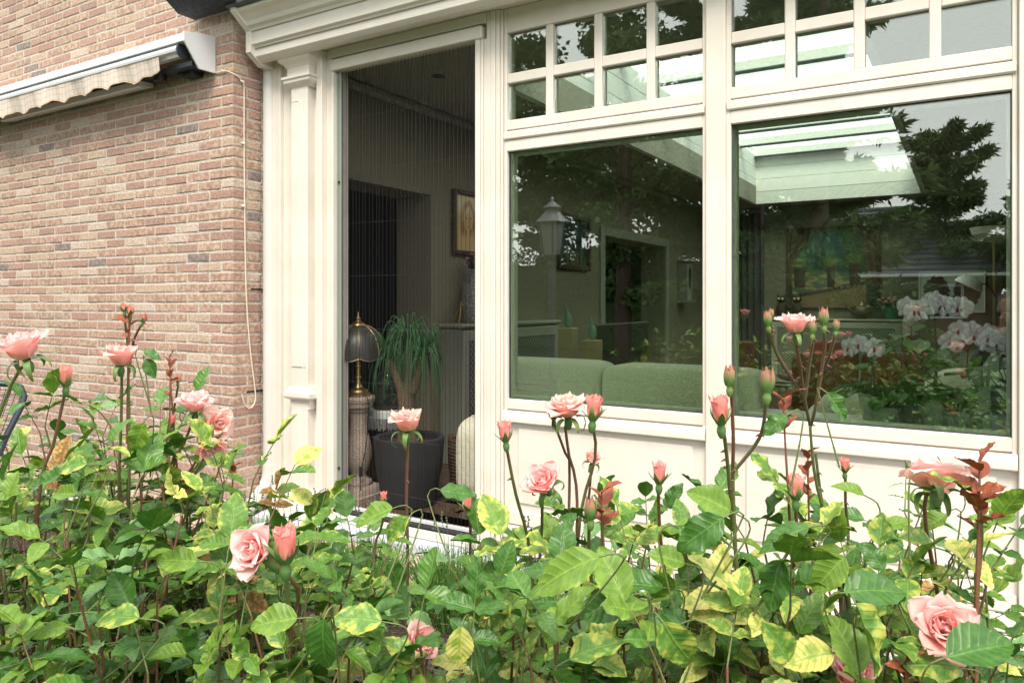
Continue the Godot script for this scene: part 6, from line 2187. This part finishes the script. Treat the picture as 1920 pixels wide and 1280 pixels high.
	# leafy canes
	for k in BUSHES.size():
		var t: Node3D = bushes[k]
		var foot: Vector3 = BUSHES[k][0]
		var tall: float = BUSHES[k][1]
		var wide: float = BUSHES[k][2]
		rng.seed = 2000 + k
		for c in (5 if k in [4, 11, 13, 24] else 11 if k in [0, 1, 10, 15, 19, 20, 21, 22] else 9):
			var a := GOLD * c + k
			var out := wide * sqrt((c + 0.5) / 9.0)
			var top := foot + Vector3(cos(a) * out, tall * rnd(0.80, 1.0), sin(a) * out * 0.8)
			var start := foot + Vector3(cos(a), 0, sin(a)) * rnd(0.02, 0.07)
			var midp := start.lerp(top, 0.55) + Vector3(rnd(-0.05, 0.05), 0.03, rnd(-0.05, 0.05))
			var pts := smooth_pts([top, midp, start], 22)
			var b := MB.new()
			b.tint = bark[c % 4][0]
			b.fade_to = bark[c % 4][1]
			b.tube(pts, taper(0.0019, 0.0054, pts.size()), 6)
			b.fade_to.a = 0.0
			b.tint = Color(0.24, 0.11, 0.06)
			thorns(b, pts, 4)
			var i := 0
			var ang := rnd(0, TAU)
			while i < 14:
				var p := pts[i]
				ang += GOLD
				var d := Vector3(cos(ang), rnd(0.0, 0.6), sin(ang)).normalized()
				if i == 0:
					d = (d * 0.5 + (pts[0] - pts[2]).normalized()).normalized()
				if p.y > 0.30:
					compound(t, b, p, d, rnd(0.044, 0.072), p.y / tall * 1.2 - 0.35)
				i += 2 if i < 6 else 3
			part("cane", b, stem_m, t, true)
	# bronze young shoots
	rng.seed = 3003
	for q in [[9, Vector3(0.019, 1.099, 1.961), 0.042, 7], [9, Vector3(0.020, 1.044, 1.949), 0.040, 5], [2, Vector3(-1.441, 0.969, 2.062), 0.034, 6], [1, Vector3(-1.590, 1.291, 2.222), 0.030, 7], [8, Vector3(-0.268, 1.158, 1.843), 0.034, 6], [8, Vector3(-0.243, 1.051, 1.757), 0.028, 9], [6, Vector3(-0.498, 1.019, 2.099), 0.036, 6], [2, Vector3(-1.593, 1.194, 2.119), 0.028, 6], [9, Vector3(-0.066, 0.844, 2.071), 0.030, 5], [21, Vector3(-1.566, 1.154, 2.137), 0.026, 5], [3, Vector3(-1.089, 0.949, 2.340), 0.020, 4]]:
		var t: Node3D = bushes[q[0]]
		var b := MB.new()
		b.tint = Color(0.30, 0.13, 0.07)
		var p: Vector3 = q[1]
		b.tube(smooth_pts([p + Vector3(0, 0.035, 0), p, Vector3(lerpf(p.x, t.position.x, 0.2), p.y - 0.25, lerpf(p.z, t.position.z, 0.2))], 8), taper(0.0015, 0.003, 9), 5)
		for k in q[3]:
			var a: float = GOLD * k
			add_leaf(t, p + Vector3(0, 0.035 - 0.011 * k, 0), Vector3(cos(a), rnd(0.5, 2.2) - 0.12 * k, sin(a)).normalized(), Vector3(-cos(a) * 0.6 + rnd(-0.4, 0.4), 0.8, -sin(a) * 0.6 + rnd(-0.1, 0.6)), q[2] * rnd(0.7, 1.25), 4)
		part("shoot", b, stem_m, t, true)
	# large leaves nearest the viewer
	rng.seed = 4004
	for q in BIG_LEAVES:
		var best := 0
		for k in BUSHES.size():
			if Vector2(BUSHES[k][0].x - q[0].x, BUSHES[k][0].z - q[0].z).length() < Vector2(BUSHES[best][0].x - q[0].x, BUSHES[best][0].z - q[0].z).length():
				best = k
		var d: Vector3 = (q[2] as Vector3).normalized()
		var up := (Vector3(0.30, 0.95, 0.25) if q[4] else Vector3(0.40, 0.75, 0.52)) + Vector3(rnd(-0.35, 0.35), rnd(-0.2, 0.3), rnd(-0.3, 0.3))
		var t: Node3D = bushes[best]
		var from: Vector3 = q[0] - d * q[1] * 0.5
		add_leaf(t, from, d, up, q[1] * 0.78, q[3])
		var b := MB.new()
		b.tint = Color(0.17, 0.22, 0.07)
		var foot: Vector3 = t.position
		b.tube(smooth_pts([from, from - d * 0.03 + Vector3(0, -0.015, -0.01), Vector3(lerpf(from.x, foot.x, 0.35), from.y - 0.12, lerpf(from.z, foot.z, 0.35))], 14), taper(0.0011, 0.0018, 15), 5)
		part("leaf_stalk", b, stem_m, t, true)


# ---------------------------------------------------------------- what the panes mirror
func make_tree(called: String, label: String, at: Vector3, tall: float, wide: float, kind: String, n: int, seed_: int) -> void:
	rng.seed = seed_
	var t := thing(called, label, "tree", at, "garden trees mirrored in the panes")
	var tr := MB.new()
	var lean := Vector3(rnd(-0.2, 0.2), 0, rnd(-0.2, 0.2))
	tr.tube(smooth_pts([Vector3(0, -0.05, 0), Vector3(0, tall * 0.4, 0) + lean, Vector3(0, tall * 0.92, 0) + lean * 1.5], 10), taper(0.015 * tall, 0.02, 11), 10)
	var le := MB.new()
	var limbs := 46 if not kind in ["broad", "shrub"] else 34
	for k in limbs:
		var f := (k + 0.5) / limbs
		var a := GOLD * k + rnd(-0.3, 0.3)
		var y0 := tall * lerpf(0.10, 0.95, f)
		var reach: float
		var rise: float
		if kind == "conifer":
			reach = wide * pow(1.0 - f, 0.75) * rnd(0.65, 1.1) + 0.15
			rise = reach * rnd(-0.15, 0.35)
		elif kind == "pine":
			reach = wide * (0.35 + 0.65 * sin(PI * pow(f, 0.7))) * rnd(0.5, 1.15)
			rise = reach * rnd(0.1, 0.7)
		else:
			reach = wide * (0.25 + 0.75 * sin(PI * pow(f, 0.8))) * rnd(0.6, 1.1)
			rise = reach * rnd(-0.1, 0.8)
		if kind == "shrub":
			reach = wide * (0.55 + 0.45 * sin(PI * f)) * rnd(0.5, 1.1) * (1.0 if f < 0.8 else 0.7)
		var o := Vector3(cos(a), 0, sin(a))
		var p0 := Vector3(0, y0, 0) + lean * f * 1.5
		var p1 := p0 + o * reach * 0.55 + Vector3.UP * rise * 0.7
		var p2 := p0 + o * reach + Vector3.UP * rise
		tr.tube(PackedVector3Array([p0, p1, p2]), PackedFloat32Array([0.05 * (1.1 - f) + 0.02, 0.03, 0.008]), 5, false)
		var per := int(n / limbs)
		for m in per:
			var g := pow(rng.randf(), 0.6)
			var c := p0.lerp(p1, g * 2.0) if g < 0.5 else p1.lerp(p2, g * 2.0 - 1.0)
			c += Vector3(rnd(-1, 1), rnd(-0.8, 0.6), rnd(-1, 1)) * (0.12 + 0.30 * (reach * 0.4)) * (0.5 if kind == "conifer" else 0.8)
			var d := (o * rnd(0.2, 1.0) + Vector3(rnd(-0.7, 0.7), rnd(-0.7, 0.5), rnd(-0.7, 0.7))).normalized()
			var long := rnd(0.14, 0.30) if not kind in ["broad", "shrub"] else rnd(0.09, 0.17)
			var w := long * (0.14 if not kind in ["broad", "shrub"] else 0.36)
			var s := d.cross(Vector3(rnd(-1, 1), rnd(-1, 1), rnd(-1, 1))).normalized() * w
			var v0 := le.v.size()
			var q := d.cross(s).normalized()
			for p in [c, c + d * long * 0.5 + s, c + d * long, c + d * long * 0.5 - s]:
				le.vert(p, q)
			le.ix.append_array(PackedInt32Array([v0, v0 + 1, v0 + 2, v0, v0 + 2, v0 + 3]))
	put("trunk", tr.mesh(), M.wood, t)
	stuff(put("crown", le.mesh(), M.tree_a if kind in ["broad", "shrub"] else M.tree_b, t))


func make_surroundings() -> void:
	M.tree_a = mat(lin(0.09, 0.16, 0.045), 0.6)
	M.tree_b = mat(lin(0.085, 0.14, 0.05), 0.7)
	for m in [M.tree_a, M.tree_b]:
		m.cull_mode = BaseMaterial3D.CULL_DISABLED
		m.backlight_enabled = true
		m.backlight = Color(0.12, 0.16, 0.05)
	make_tree("garden_tree", "tall broadleaved tree mirrored at the left of the left window", Vector3(-9.2, 0, 9.0), 12.5, 3.6, "broad", 46000, 1)
	make_tree("garden_tree", "tall broadleaved tree mirrored in the middle of the left window", Vector3(-6.2, 0, 11.5), 13.0, 3.8, "broad", 46000, 2)
	make_tree("garden_tree", "tall fir mirrored just left of the post between the windows", Vector3(-3.9, 0, 13.5), 14.5, 3.4, "conifer", 60000, 3)
	make_tree("garden_tree", "large fir with hanging branches mirrored across the right window's skylight", Vector3(-2.3, 0, 11.0), 13.0, 2.0, "conifer", 56000, 4)
	make_tree("garden_tree", "free-standing pine mirrored against the sky at the right of the right window", Vector3(-0.55, 0, 25.5), 7.5, 1.9, "pine", 36000, 5)
	make_tree("garden_tree", "smaller pine mirrored at the right edge of the right window", Vector3(1.7, 0, 24.0), 5.2, 1.5, "pine", 24000, 6)
	make_tree("garden_tree", "thin birch mirrored at the extreme right edge of the right window", Vector3(1.6, 0, 14.0), 4.6, 1.0, "broad", 1600, 7)
	make_tree("garden_tree", "broad dark fir mirrored left of the tiled roof", Vector3(-3.4, 0, 17.5), 9.0, 2.2, "conifer", 40000, 8)
	for q in [["tall leafy shrub mirrored at the very left edge of the left window", -15.6, 14.0, 8.5], ["tall leafy shrub mirrored at the far left of the left window", -12.6, 15.0, 8.0], ["tall leafy shrub mirrored behind the lantern", -9.8, 16.5, 8.5], ["tall leafy shrub mirrored in the dark middle of the left window", -7.4, 17.5, 8.0], ["tall leafy shrub mirrored at the right of the left window", -5.2, 18.5, 7.5]]:
		make_tree("garden_shrub", q[0], Vector3(q[1], 0, q[2]), q[3], 2.6, "shrub", 34000, int(q[2] * 2.0))
	# clipped hedge
	rng.seed = 66
	var h := thing("garden_hedge", "dense dark green hedge mirrored low in both windows", "hedge", Vector3(-6.0, 0, 16.0))
	var core := MB.new()
	core.bx(-9.0, 5.2, 0.0, 1.35, -0.45, 0.45, 0.1)
	put("core", core.mesh(), M.tree_b, h)
	var le := MB.new()
	for k in 9000:
		var p := Vector3(rnd(-9.2, 5.4), rnd(0.05, 1.65), rnd(-0.62, 0.1))
		var d := Vector3(rnd(-1, 1), rnd(-0.5, 1), rnd(-1, 0.2)).normalized()
		var s := d.cross(Vector3(rnd(-1, 1), rnd(-1, 1), rnd(-1, 1))).normalized() * 0.035
		var v0 := le.v.size()
		for q in [p, p + d * 0.06 + s, p + d * 0.13, p + d * 0.06 - s]:
			le.vert(q, d.cross(s).normalized())
		le.ix.append_array(PackedInt32Array([v0, v0 + 1, v0 + 2, v0, v0 + 2, v0 + 3]))
	stuff(put("foliage", le.mesh(), M.tree_a, h))
	var th := thing("tall_hedge", "taller rough hedge mirrored along the horizon of the left window", "hedge", Vector3(-11.5, 0, 17.0))
	var tc := MB.new()
	tc.bx(-6.5, 5.4, 0.0, 2.5, -0.45, 0.45, 0.1)
	put("core", tc.mesh(), M.tree_b, th)
	var tl := MB.new()
	for k in 16000:
		var p := Vector3(rnd(-6.7, 5.6), rnd(0.05, 3.0), rnd(-0.7, 0.1))
		var d := Vector3(rnd(-1, 1), rnd(-0.5, 1), rnd(-1, 0.2)).normalized()
		var s := d.cross(Vector3(rnd(-1, 1), rnd(-1, 1), rnd(-1, 1))).normalized() * 0.035
		var v0 := tl.v.size()
		for q in [p, p + d * 0.06 + s, p + d * 0.13, p + d * 0.06 - s]:
			tl.vert(q, d.cross(s).normalized())
		tl.ix.append_array(PackedInt32Array([v0, v0 + 1, v0 + 2, v0, v0 + 2, v0 + 3]))
	stuff(put("foliage", tl.mesh(), M.tree_a, th))
	# neighbour's house
	var n := thing("neighbour_house", "low brick house with hipped grey tiled roof mirrored in the right window", "house", Vector3(-2.2, 0, 27.0))
	var w := MB.new()
	w.bx(-4.3, 3.2, 0.0, 2.25, -2.6, 3.0)
	put("wall", w.mesh(), grain(mat(lin(0.30, 0.17, 0.12), 0.9), 0.7, 1.0, 0.05, 91, 2.0), n)
	var roof_m := grain(mat(lin(0.20, 0.22, 0.26), 0.6), 0.75, 1.0, 0.06, 92, 1.2)
	var e := [Vector3(-4.9, 2.25, -3.3), Vector3(3.8, 2.25, -3.3), Vector3(3.8, 2.25, 3.6), Vector3(-4.9, 2.25, 3.6)]
	var ra := Vector3(-1.6, 4.75, 0.1)
	var rb := Vector3(0.7, 4.75, 0.1)
	var rf := MB.new()
	rf.poly([e[0], e[1], rb, ra], Vector3(0, 1, -1))
	rf.poly([e[2], e[3], ra, rb], Vector3(0, 1, 1))
	rf.poly([e[1], e[2], rb], Vector3(1, 1, 0))
	rf.poly([e[3], e[0], ra], Vector3(-1, 1, 0))
	rf.poly([e[0], e[1], e[2], e[3]], Vector3.DOWN)
	var roof := put("roof", rf.mesh(), roof_m, n)
	# courses of tiles stand a little proud on the side that faces us
	var ti := MB.new()
	for r in 14:
		var f0 := r / 14.0
		var a := e[0].lerp(ra, f0) as Vector3
		var b := e[1].lerp(rb, f0) as Vector3
		ti.box((a + b) * 0.5 + Vector3(0, 0.03, -0.02), Vector3(b.x - a.x, 0.03, 0.10), 0.0, Basis(Vector3.RIGHT, -0.63))
	put("tile_course", ti.mesh(), roof_m, roof)
	for q in [[e[1], rb], [e[0], ra], [ra, rb]]:
		var rd := MB.new()
		rd.tube(PackedVector3Array([q[0], q[1]]), PackedFloat32Array([0.10]), 8)
		put("ridge", rd.mesh(), roof_m, roof)
	var gt := MB.new()
	gt.bx(-4.95, 3.85, 2.17, 2.27, -3.42, -3.31, 0.02)
	put("gutter", gt.mesh(), M.white, n)
	for q in [-3.2, -0.8, 1.6]:
		var wf := MB.new()
		wf.bx(q - 0.6, q + 0.6, 0.85, 1.95, -2.66, -2.601)
		var wi := put("window", wf.mesh(), M.white, n)
		var wp := MB.new()
		wp.bx(q - 0.52, q + 0.52, 0.93, 1.87, -2.672, -2.661)
		put("pane", wp.mesh(), mat(lin(0.02, 0.025, 0.03), 0.08), wi)
	var fe := thing("garden_fence", "low white picket fence mirrored at the right edge of the left window", "fence", Vector3(-8.6, 0, 22.0))
	for k in 26:
		var p := MB.new()
		p.bx(-1.5 + 0.12 * k, -1.43 + 0.12 * k, 0.05, 0.95, -0.012, 0.012)
		put("picket", p.mesh(), M.white, fe)
	var fr := MB.new()
	fr.bx(-1.55, 1.6, 0.25, 0.32, 0.0125, 0.05)
	fr.bx(-1.55, 1.6, 0.70, 0.77, 0.0125, 0.05)
	put("rail", fr.mesh(), M.white, fe)
	# lantern on a post
	var l := thing("garden_lantern", "tapered six-sided garden lantern on a dark post mirrored at the left of the left window", "lantern", Vector3(-3.72, 0, 3.72))
	var po := MB.new()
	po.lathe([Vector2(0.11, 0), Vector2(0.11, 0.06), Vector2(0.06, 0.10), Vector2(0.045, 0.5), Vector2(0.055, 0.54), Vector2(0.035, 0.6), Vector2(0.03, 1.72), Vector2(0.05, 1.76), Vector2(0.04, 1.80), Vector2(0.09, 1.84), Vector2(0.10, 1.86)], Vector3.ZERO, 16)
	put("post", po.mesh(), M.dark_metal, l)
	var pm := mat(lin(0.26, 0.28, 0.27), 0.4)
	for k in 6:
		var a := TAU * k / 6.0
		var b := TAU * (k + 1) / 6.0
		var g := MB.new()
		g.poly([Vector3(cos(a) * 0.10, 1.862, sin(a) * 0.10), Vector3(cos(b) * 0.10, 1.862, sin(b) * 0.10), Vector3(cos(b) * 0.155, 2.19, sin(b) * 0.155), Vector3(cos(a) * 0.155, 2.19, sin(a) * 0.155)], Vector3(cos(a) + cos(b), 0, sin(a) + sin(b)))
		put("pane", g.mesh(), pm, l)
		var s := MB.new()
		s.tube(PackedVector3Array([Vector3(cos(a) * 0.103, 1.86, sin(a) * 0.103), Vector3(cos(a) * 0.158, 2.195, sin(a) * 0.158)]), PackedFloat32Array([0.010]), 5)
		put("glazing_bar", s.mesh(), M.dark_metal, l)
	var ro := MB.new()
	ro.lathe([Vector2(0.20, 2.19), Vector2(0.205, 2.205), Vector2(0.12, 2.28), Vector2(0.075, 2.33), Vector2(0.08, 2.345), Vector2(0.11, 2.36), Vector2(0.05, 2.40), Vector2(0.02, 2.43), Vector2(0.025, 2.45), Vector2(0.0, 2.49)], Vector3.ZERO, 6)
	put("roof", ro.mesh(), mat(lin(0.20, 0.21, 0.21), 0.4, 0.2), l)


# the photographer, mirrored at the edge of the right window
func make_person() -> void:
	var base := Vector3(0.36, 0, 3.52)
	var t := thing("person", "person in dark clothes with a camera at the face, mirrored at the right window's edge", "person", base)
	# joints: place, radius; y up, looking towards -z, knees a little bent
	var j := {"head": [Vector3(-0.05, 1.335, -0.06), 0.088], "chin": [Vector3(-0.05, 1.26, -0.11), 0.058], "neck": [Vector3(-0.02, 1.19, 0.0), 0.055], "chest": [Vector3(0, 1.02, 0.04), 0.135], "belly": [Vector3(0, 0.82, 0.07), 0.125], "hip": [Vector3(0, 0.70, 0.09), 0.135],
		"sl": [Vector3(-0.175, 1.10, 0.02), 0.060], "sr": [Vector3(0.175, 1.10, 0.02), 0.060], "el": [Vector3(-0.27, 0.92, -0.14), 0.042], "er": [Vector3(0.25, 0.92, -0.14), 0.042], "wl": [Vector3(-0.11, 1.19, -0.27), 0.029], "wr": [Vector3(0.05, 1.20, -0.27), 0.029],
		"hl": [Vector3(-0.09, 0.66, 0.08), 0.092], "hr": [Vector3(0.09, 0.66, 0.08), 0.092], "kl": [Vector3(-0.12, 0.40, -0.06), 0.062], "kr": [Vector3(0.12, 0.40, -0.06), 0.062], "al": [Vector3(-0.13, 0.09, 0.08), 0.042], "ar": [Vector3(0.13, 0.09, 0.08), 0.042], "tl": [Vector3(-0.14, 0.04, -0.10), 0.034], "tr": [Vector3(0.14, 0.04, -0.10), 0.034]}
	var bones := [["head", "chin"], ["chin", "neck"], ["head", "neck"], ["neck", "chest"], ["chest", "belly"], ["belly", "hip"], ["chest", "sl"], ["chest", "sr"], ["sl", "el"], ["sr", "er"], ["el", "wl"], ["er", "wr"], ["hip", "hl"], ["hip", "hr"], ["hl", "kl"], ["hr", "kr"], ["kl", "al"], ["kr", "ar"], ["al", "tl"], ["ar", "tr"]]
	var segs := []
	for b in bones:
		segs.append([j[b[0]][0], j[b[1]][0], j[b[0]][1], j[b[1]][1]])
	var shade := func(p: Vector3) -> Color:
		if p.y > 1.20 and p.z < 0.06:
			return Color(0.42, 0.24, 0.17) if p.z < -0.075 and p.y < 1.39 else (Color(0.10, 0.075, 0.055) if p.y > 1.27 else Color(0.42, 0.24, 0.17))
		if p.y > 1.135 and p.z < -0.2:
			return Color(0.42, 0.24, 0.17)
		return Color(0.035, 0.045, 0.06) if p.y > 0.68 else (Color(0.05, 0.06, 0.10) if p.y > 0.07 else Color(0.03, 0.025, 0.02))
	var skin := mat(Color.WHITE, 0.75)
	skin.vertex_color_use_as_albedo = true
	var mb := MB.new()
	nets(mb, segs, Vector3(-0.36, -0.01, -0.34), Vector3(0.36, 1.45, 0.26), 0.022, 0.028, shade)
	# fingers round the camera, one hand each side
	for s in [-1.0, 1.0]:
		var w: Vector3 = j["wl" if s < 0 else "wr"][0]
		var palm := w + Vector3(0.0, 0.055, -0.015)
		var hand := [[w, palm, 0.026, 0.030]]
		for k in 4:
			var r := palm + Vector3(-s * 0.004, -0.016 + 0.016 * k, -0.018)
			var m := r + Vector3(-s * 0.012, 0.002, -0.026 - 0.003 * (1 if k == 1 or k == 2 else 0))
			hand.append([palm, r, 0.018, 0.0095])
			hand.append([r, m, 0.0095, 0.0088])
			hand.append([m, m + Vector3(-s * 0.026, 0.0, -0.004), 0.0088, 0.0075])
		hand.append([palm + Vector3(0, -0.02, 0.0), palm + Vector3(-s * 0.022, -0.030, -0.008), 0.014, 0.010])
		hand.append([palm + Vector3(-s * 0.022, -0.030, -0.008), palm + Vector3(-s * 0.045, -0.022, -0.012), 0.010, 0.008])
		nets(mb, hand, palm - Vector3(0.09, 0.10, 0.10), palm + Vector3(0.09, 0.07, 0.06), 0.0065, 0.006, func(_p): return Color(0.42, 0.24, 0.17))
	put("body", mb.mesh(true), skin, t)
	# nose, ears, brows
	var fe := MB.new()
	fe.ball(Vector3(-0.05, 1.295, -0.172), Vector3(0.014, 0.024, 0.016))
	for s in [-1.0, 1.0]:
		fe.ball(Vector3(-0.05 + s * 0.086, 1.31, -0.06), Vector3(0.012, 0.030, 0.018))
	put("face_features", fe.mesh(), mat(lin(0.42, 0.24, 0.17), 0.7), t)
	var ha := MB.new()
	ha.ball(Vector3(-0.05, 1.362, -0.035), Vector3(0.096, 0.085, 0.098), Basis(Vector3.RIGHT, 0.25), 18, 12)
	put("hair", ha.mesh(), mat(lin(0.09, 0.075, 0.06), 0.8), t)
	for s in [-1.0, 1.0]:
		var ey := MB.new()
		ey.ball(Vector3(-0.05 + s * 0.032, 1.318, -0.143), Vector3(0.011, 0.008, 0.008))
		put("eye", ey.mesh(), M.black, t)
	var c := thing("camera", "dark camera with a round lens held at the mirrored person's face", "camera", base + Vector3(-0.03, 1.27, -0.27))
	var cb := MB.new()
	cb.box(Vector3.ZERO, Vector3(0.125, 0.082, 0.045), 0.008)
	cb.box(Vector3(0, 0.05, 0), Vector3(0.05, 0.028, 0.042), 0.008)
	put("housing", cb.mesh(), M.black, c)
	var cl := MB.new()
	cl.tube(PackedVector3Array([Vector3(0, -0.004, -0.022), Vector3(0, -0.004, -0.085)]), PackedFloat32Array([0.034]), 20)
	put("lens", cl.mesh(), M.dark_metal, c)


# surface nets over smoothly joined tapered capsules
func nets(mb: MB, segs: Array, lo: Vector3, hi: Vector3, cell: float, blend: float, shade: Callable) -> void:
	var n := Vector3i(((hi - lo) / cell).ceil()) + Vector3i.ONE
	var f := PackedFloat32Array()
	f.resize(n.x * n.y * n.z)
	f.fill(1.0)
	for s in segs:
		var a: Vector3 = s[0]
		var b: Vector3 = s[1]
		var ra: float = s[2]
		var rb: float = s[3]
		var m: float = maxf(ra, rb) + blend * 1.6 + cell * 2.0
		var c0 := Vector3i(((a.min(b) - Vector3.ONE * m - lo) / cell).floor()).clamp(Vector3i.ZERO, n - Vector3i.ONE)
		var c1 := Vector3i(((a.max(b) + Vector3.ONE * m - lo) / cell).ceil()).clamp(Vector3i.ZERO, n - Vector3i.ONE)
		var ab := b - a
		var l2 := maxf(ab.length_squared(), 1e-9)
		for z in range(c0.z, c1.z + 1):
			for y in range(c0.y, c1.y + 1):
				for x in range(c0.x, c1.x + 1):
					var p := lo + Vector3(x, y, z) * cell
					var h := clampf((p - a).dot(ab) / l2, 0.0, 1.0)
					var d := (p - a - ab * h).length() - lerpf(ra, rb, h)
					var i := (z * n.y + y) * n.x + x
					var e := f[i]
					var q := maxf(blend - absf(d - e), 0.0) / blend
					f[i] = minf(d, e) - q * q * blend * 0.25
	var idx := {}
	var s0 := mb.v.size()
	for z in n.z - 1:
		for y in n.y - 1:
			for x in n.x - 1:
				var i := (z * n.y + y) * n.x + x
				var sum := Vector3.ZERO
				var cnt := 0
				var val := []
				for k in 8:
					val.append(f[i + (k & 1) + ((k >> 1) & 1) * n.x + ((k >> 2) & 1) * n.x * n.y])
				for e in [[0, 1], [2, 3], [4, 5], [6, 7], [0, 2], [1, 3], [4, 6], [5, 7], [0, 4], [1, 5], [2, 6], [3, 7]]:
					var va: float = val[e[0]]
					var vb: float = val[e[1]]
					if (va < 0.0) != (vb < 0.0):
						var g := va / (va - vb)
						var pa := Vector3(e[0] & 1, (e[0] >> 1) & 1, (e[0] >> 2) & 1)
						var pb := Vector3(e[1] & 1, (e[1] >> 1) & 1, (e[1] >> 2) & 1)
						sum += pa.lerp(pb, g)
						cnt += 1
				if cnt:
					var p := lo + (Vector3(x, y, z) + sum / cnt) * cell
					var grad := Vector3(val[1] + val[3] + val[5] + val[7] - val[0] - val[2] - val[4] - val[6], val[2] + val[3] + val[6] + val[7] - val[0] - val[1] - val[4] - val[5], val[4] + val[5] + val[6] + val[7] - val[0] - val[1] - val[2] - val[3])
					mb.tint = shade.call(p)
					idx[i] = mb.vert(p, grad.normalized())
	mb.tint = Color.WHITE
	var st := [1, n.x, n.x * n.y]
	for z in range(1, n.z - 1):
		for y in range(1, n.y - 1):
			for x in range(1, n.x - 1):
				var i := (z * n.y + y) * n.x + x
				for a in 3:
					if (f[i] < 0.0) != (f[i + st[a]] < 0.0):
						var u: int = st[(a + 1) % 3]
						var w: int = st[(a + 2) % 3]
						var q := [idx.get(i - u - w, -1), idx.get(i - w, -1), idx.get(i, -1), idx.get(i - u, -1)]
						if q.min() < s0:
							continue
						if f[i] < 0.0:
							mb.ix.append_array(PackedInt32Array([q[0], q[2], q[1], q[0], q[3], q[2]]))
						else:
							mb.ix.append_array(PackedInt32Array([q[0], q[1], q[2], q[0], q[2], q[3]]))


func _ready() -> void:
	# camera
	var cam := Camera3D.new()
	cam.name = "camera"
	cam.projection = Camera3D.PROJECTION_FRUSTUM
	cam.near = 0.05
	cam.far = 400.0
	cam.size = 2.0 * 0.457143 * 0.05
	cam.frustum_offset = Vector2(0.0, -0.0521 * 0.05)
	cam.position = Vector3(0.0, 1.36, 3.2)
	cam.rotation.y = deg_to_rad(31.2)
	cam.current = true
	add_child(cam)
	# overcast sky, veiled sun, exposure
	var env := Environment.new()
	env.background_mode = Environment.BG_SKY
	var sky := Sky.new()
	var sm := ProceduralSkyMaterial.new()
	sm.sky_top_color = lin(0.85, 0.86, 0.87)
	sm.sky_horizon_color = lin(0.93, 0.92, 0.90)
	sm.sky_curve = 0.2
	sm.ground_bottom_color = lin(0.10, 0.10, 0.07)
	sm.ground_horizon_color = lin(0.25, 0.26, 0.22)
	sm.sun_angle_max = 40.0
	sky.sky_material = sm
	env.sky = sky
	env.background_energy_multiplier = 1.0
	env.tonemap_mode = Environment.TONE_MAPPER_LINEAR
	env.tonemap_exposure = 2.9
	env.sdfgi_enabled = true
	env.ssao_enabled = true
	env.ssil_enabled = true
	var we := WorldEnvironment.new()
	we.name = "world_environment"
	we.environment = env
	add_child(we)
	var sun := DirectionalLight3D.new()
	sun.name = "sun"
	sun.light_energy = 0.5
	sun.light_angular_distance = 22.0
	sun.light_color = Color(1.0, 0.97, 0.92)
	sun.shadow_enabled = true
	sun.rotation_degrees = Vector3(-54.0, 24.0, 0.0)
	add_child(sun)
	make_materials()
	make_ground()
	make_brick_wall()
	make_facade()
	make_roof()
	make_room()
	make_pictures()
	make_surroundings()
	make_downpipe()
	make_cable()
	make_awning()
	make_door_things()
	make_seats()
	make_room_things()
	make_sill_plants()
	make_person()
	make_hose_and_chair()
	make_lavender()
	make_roses()
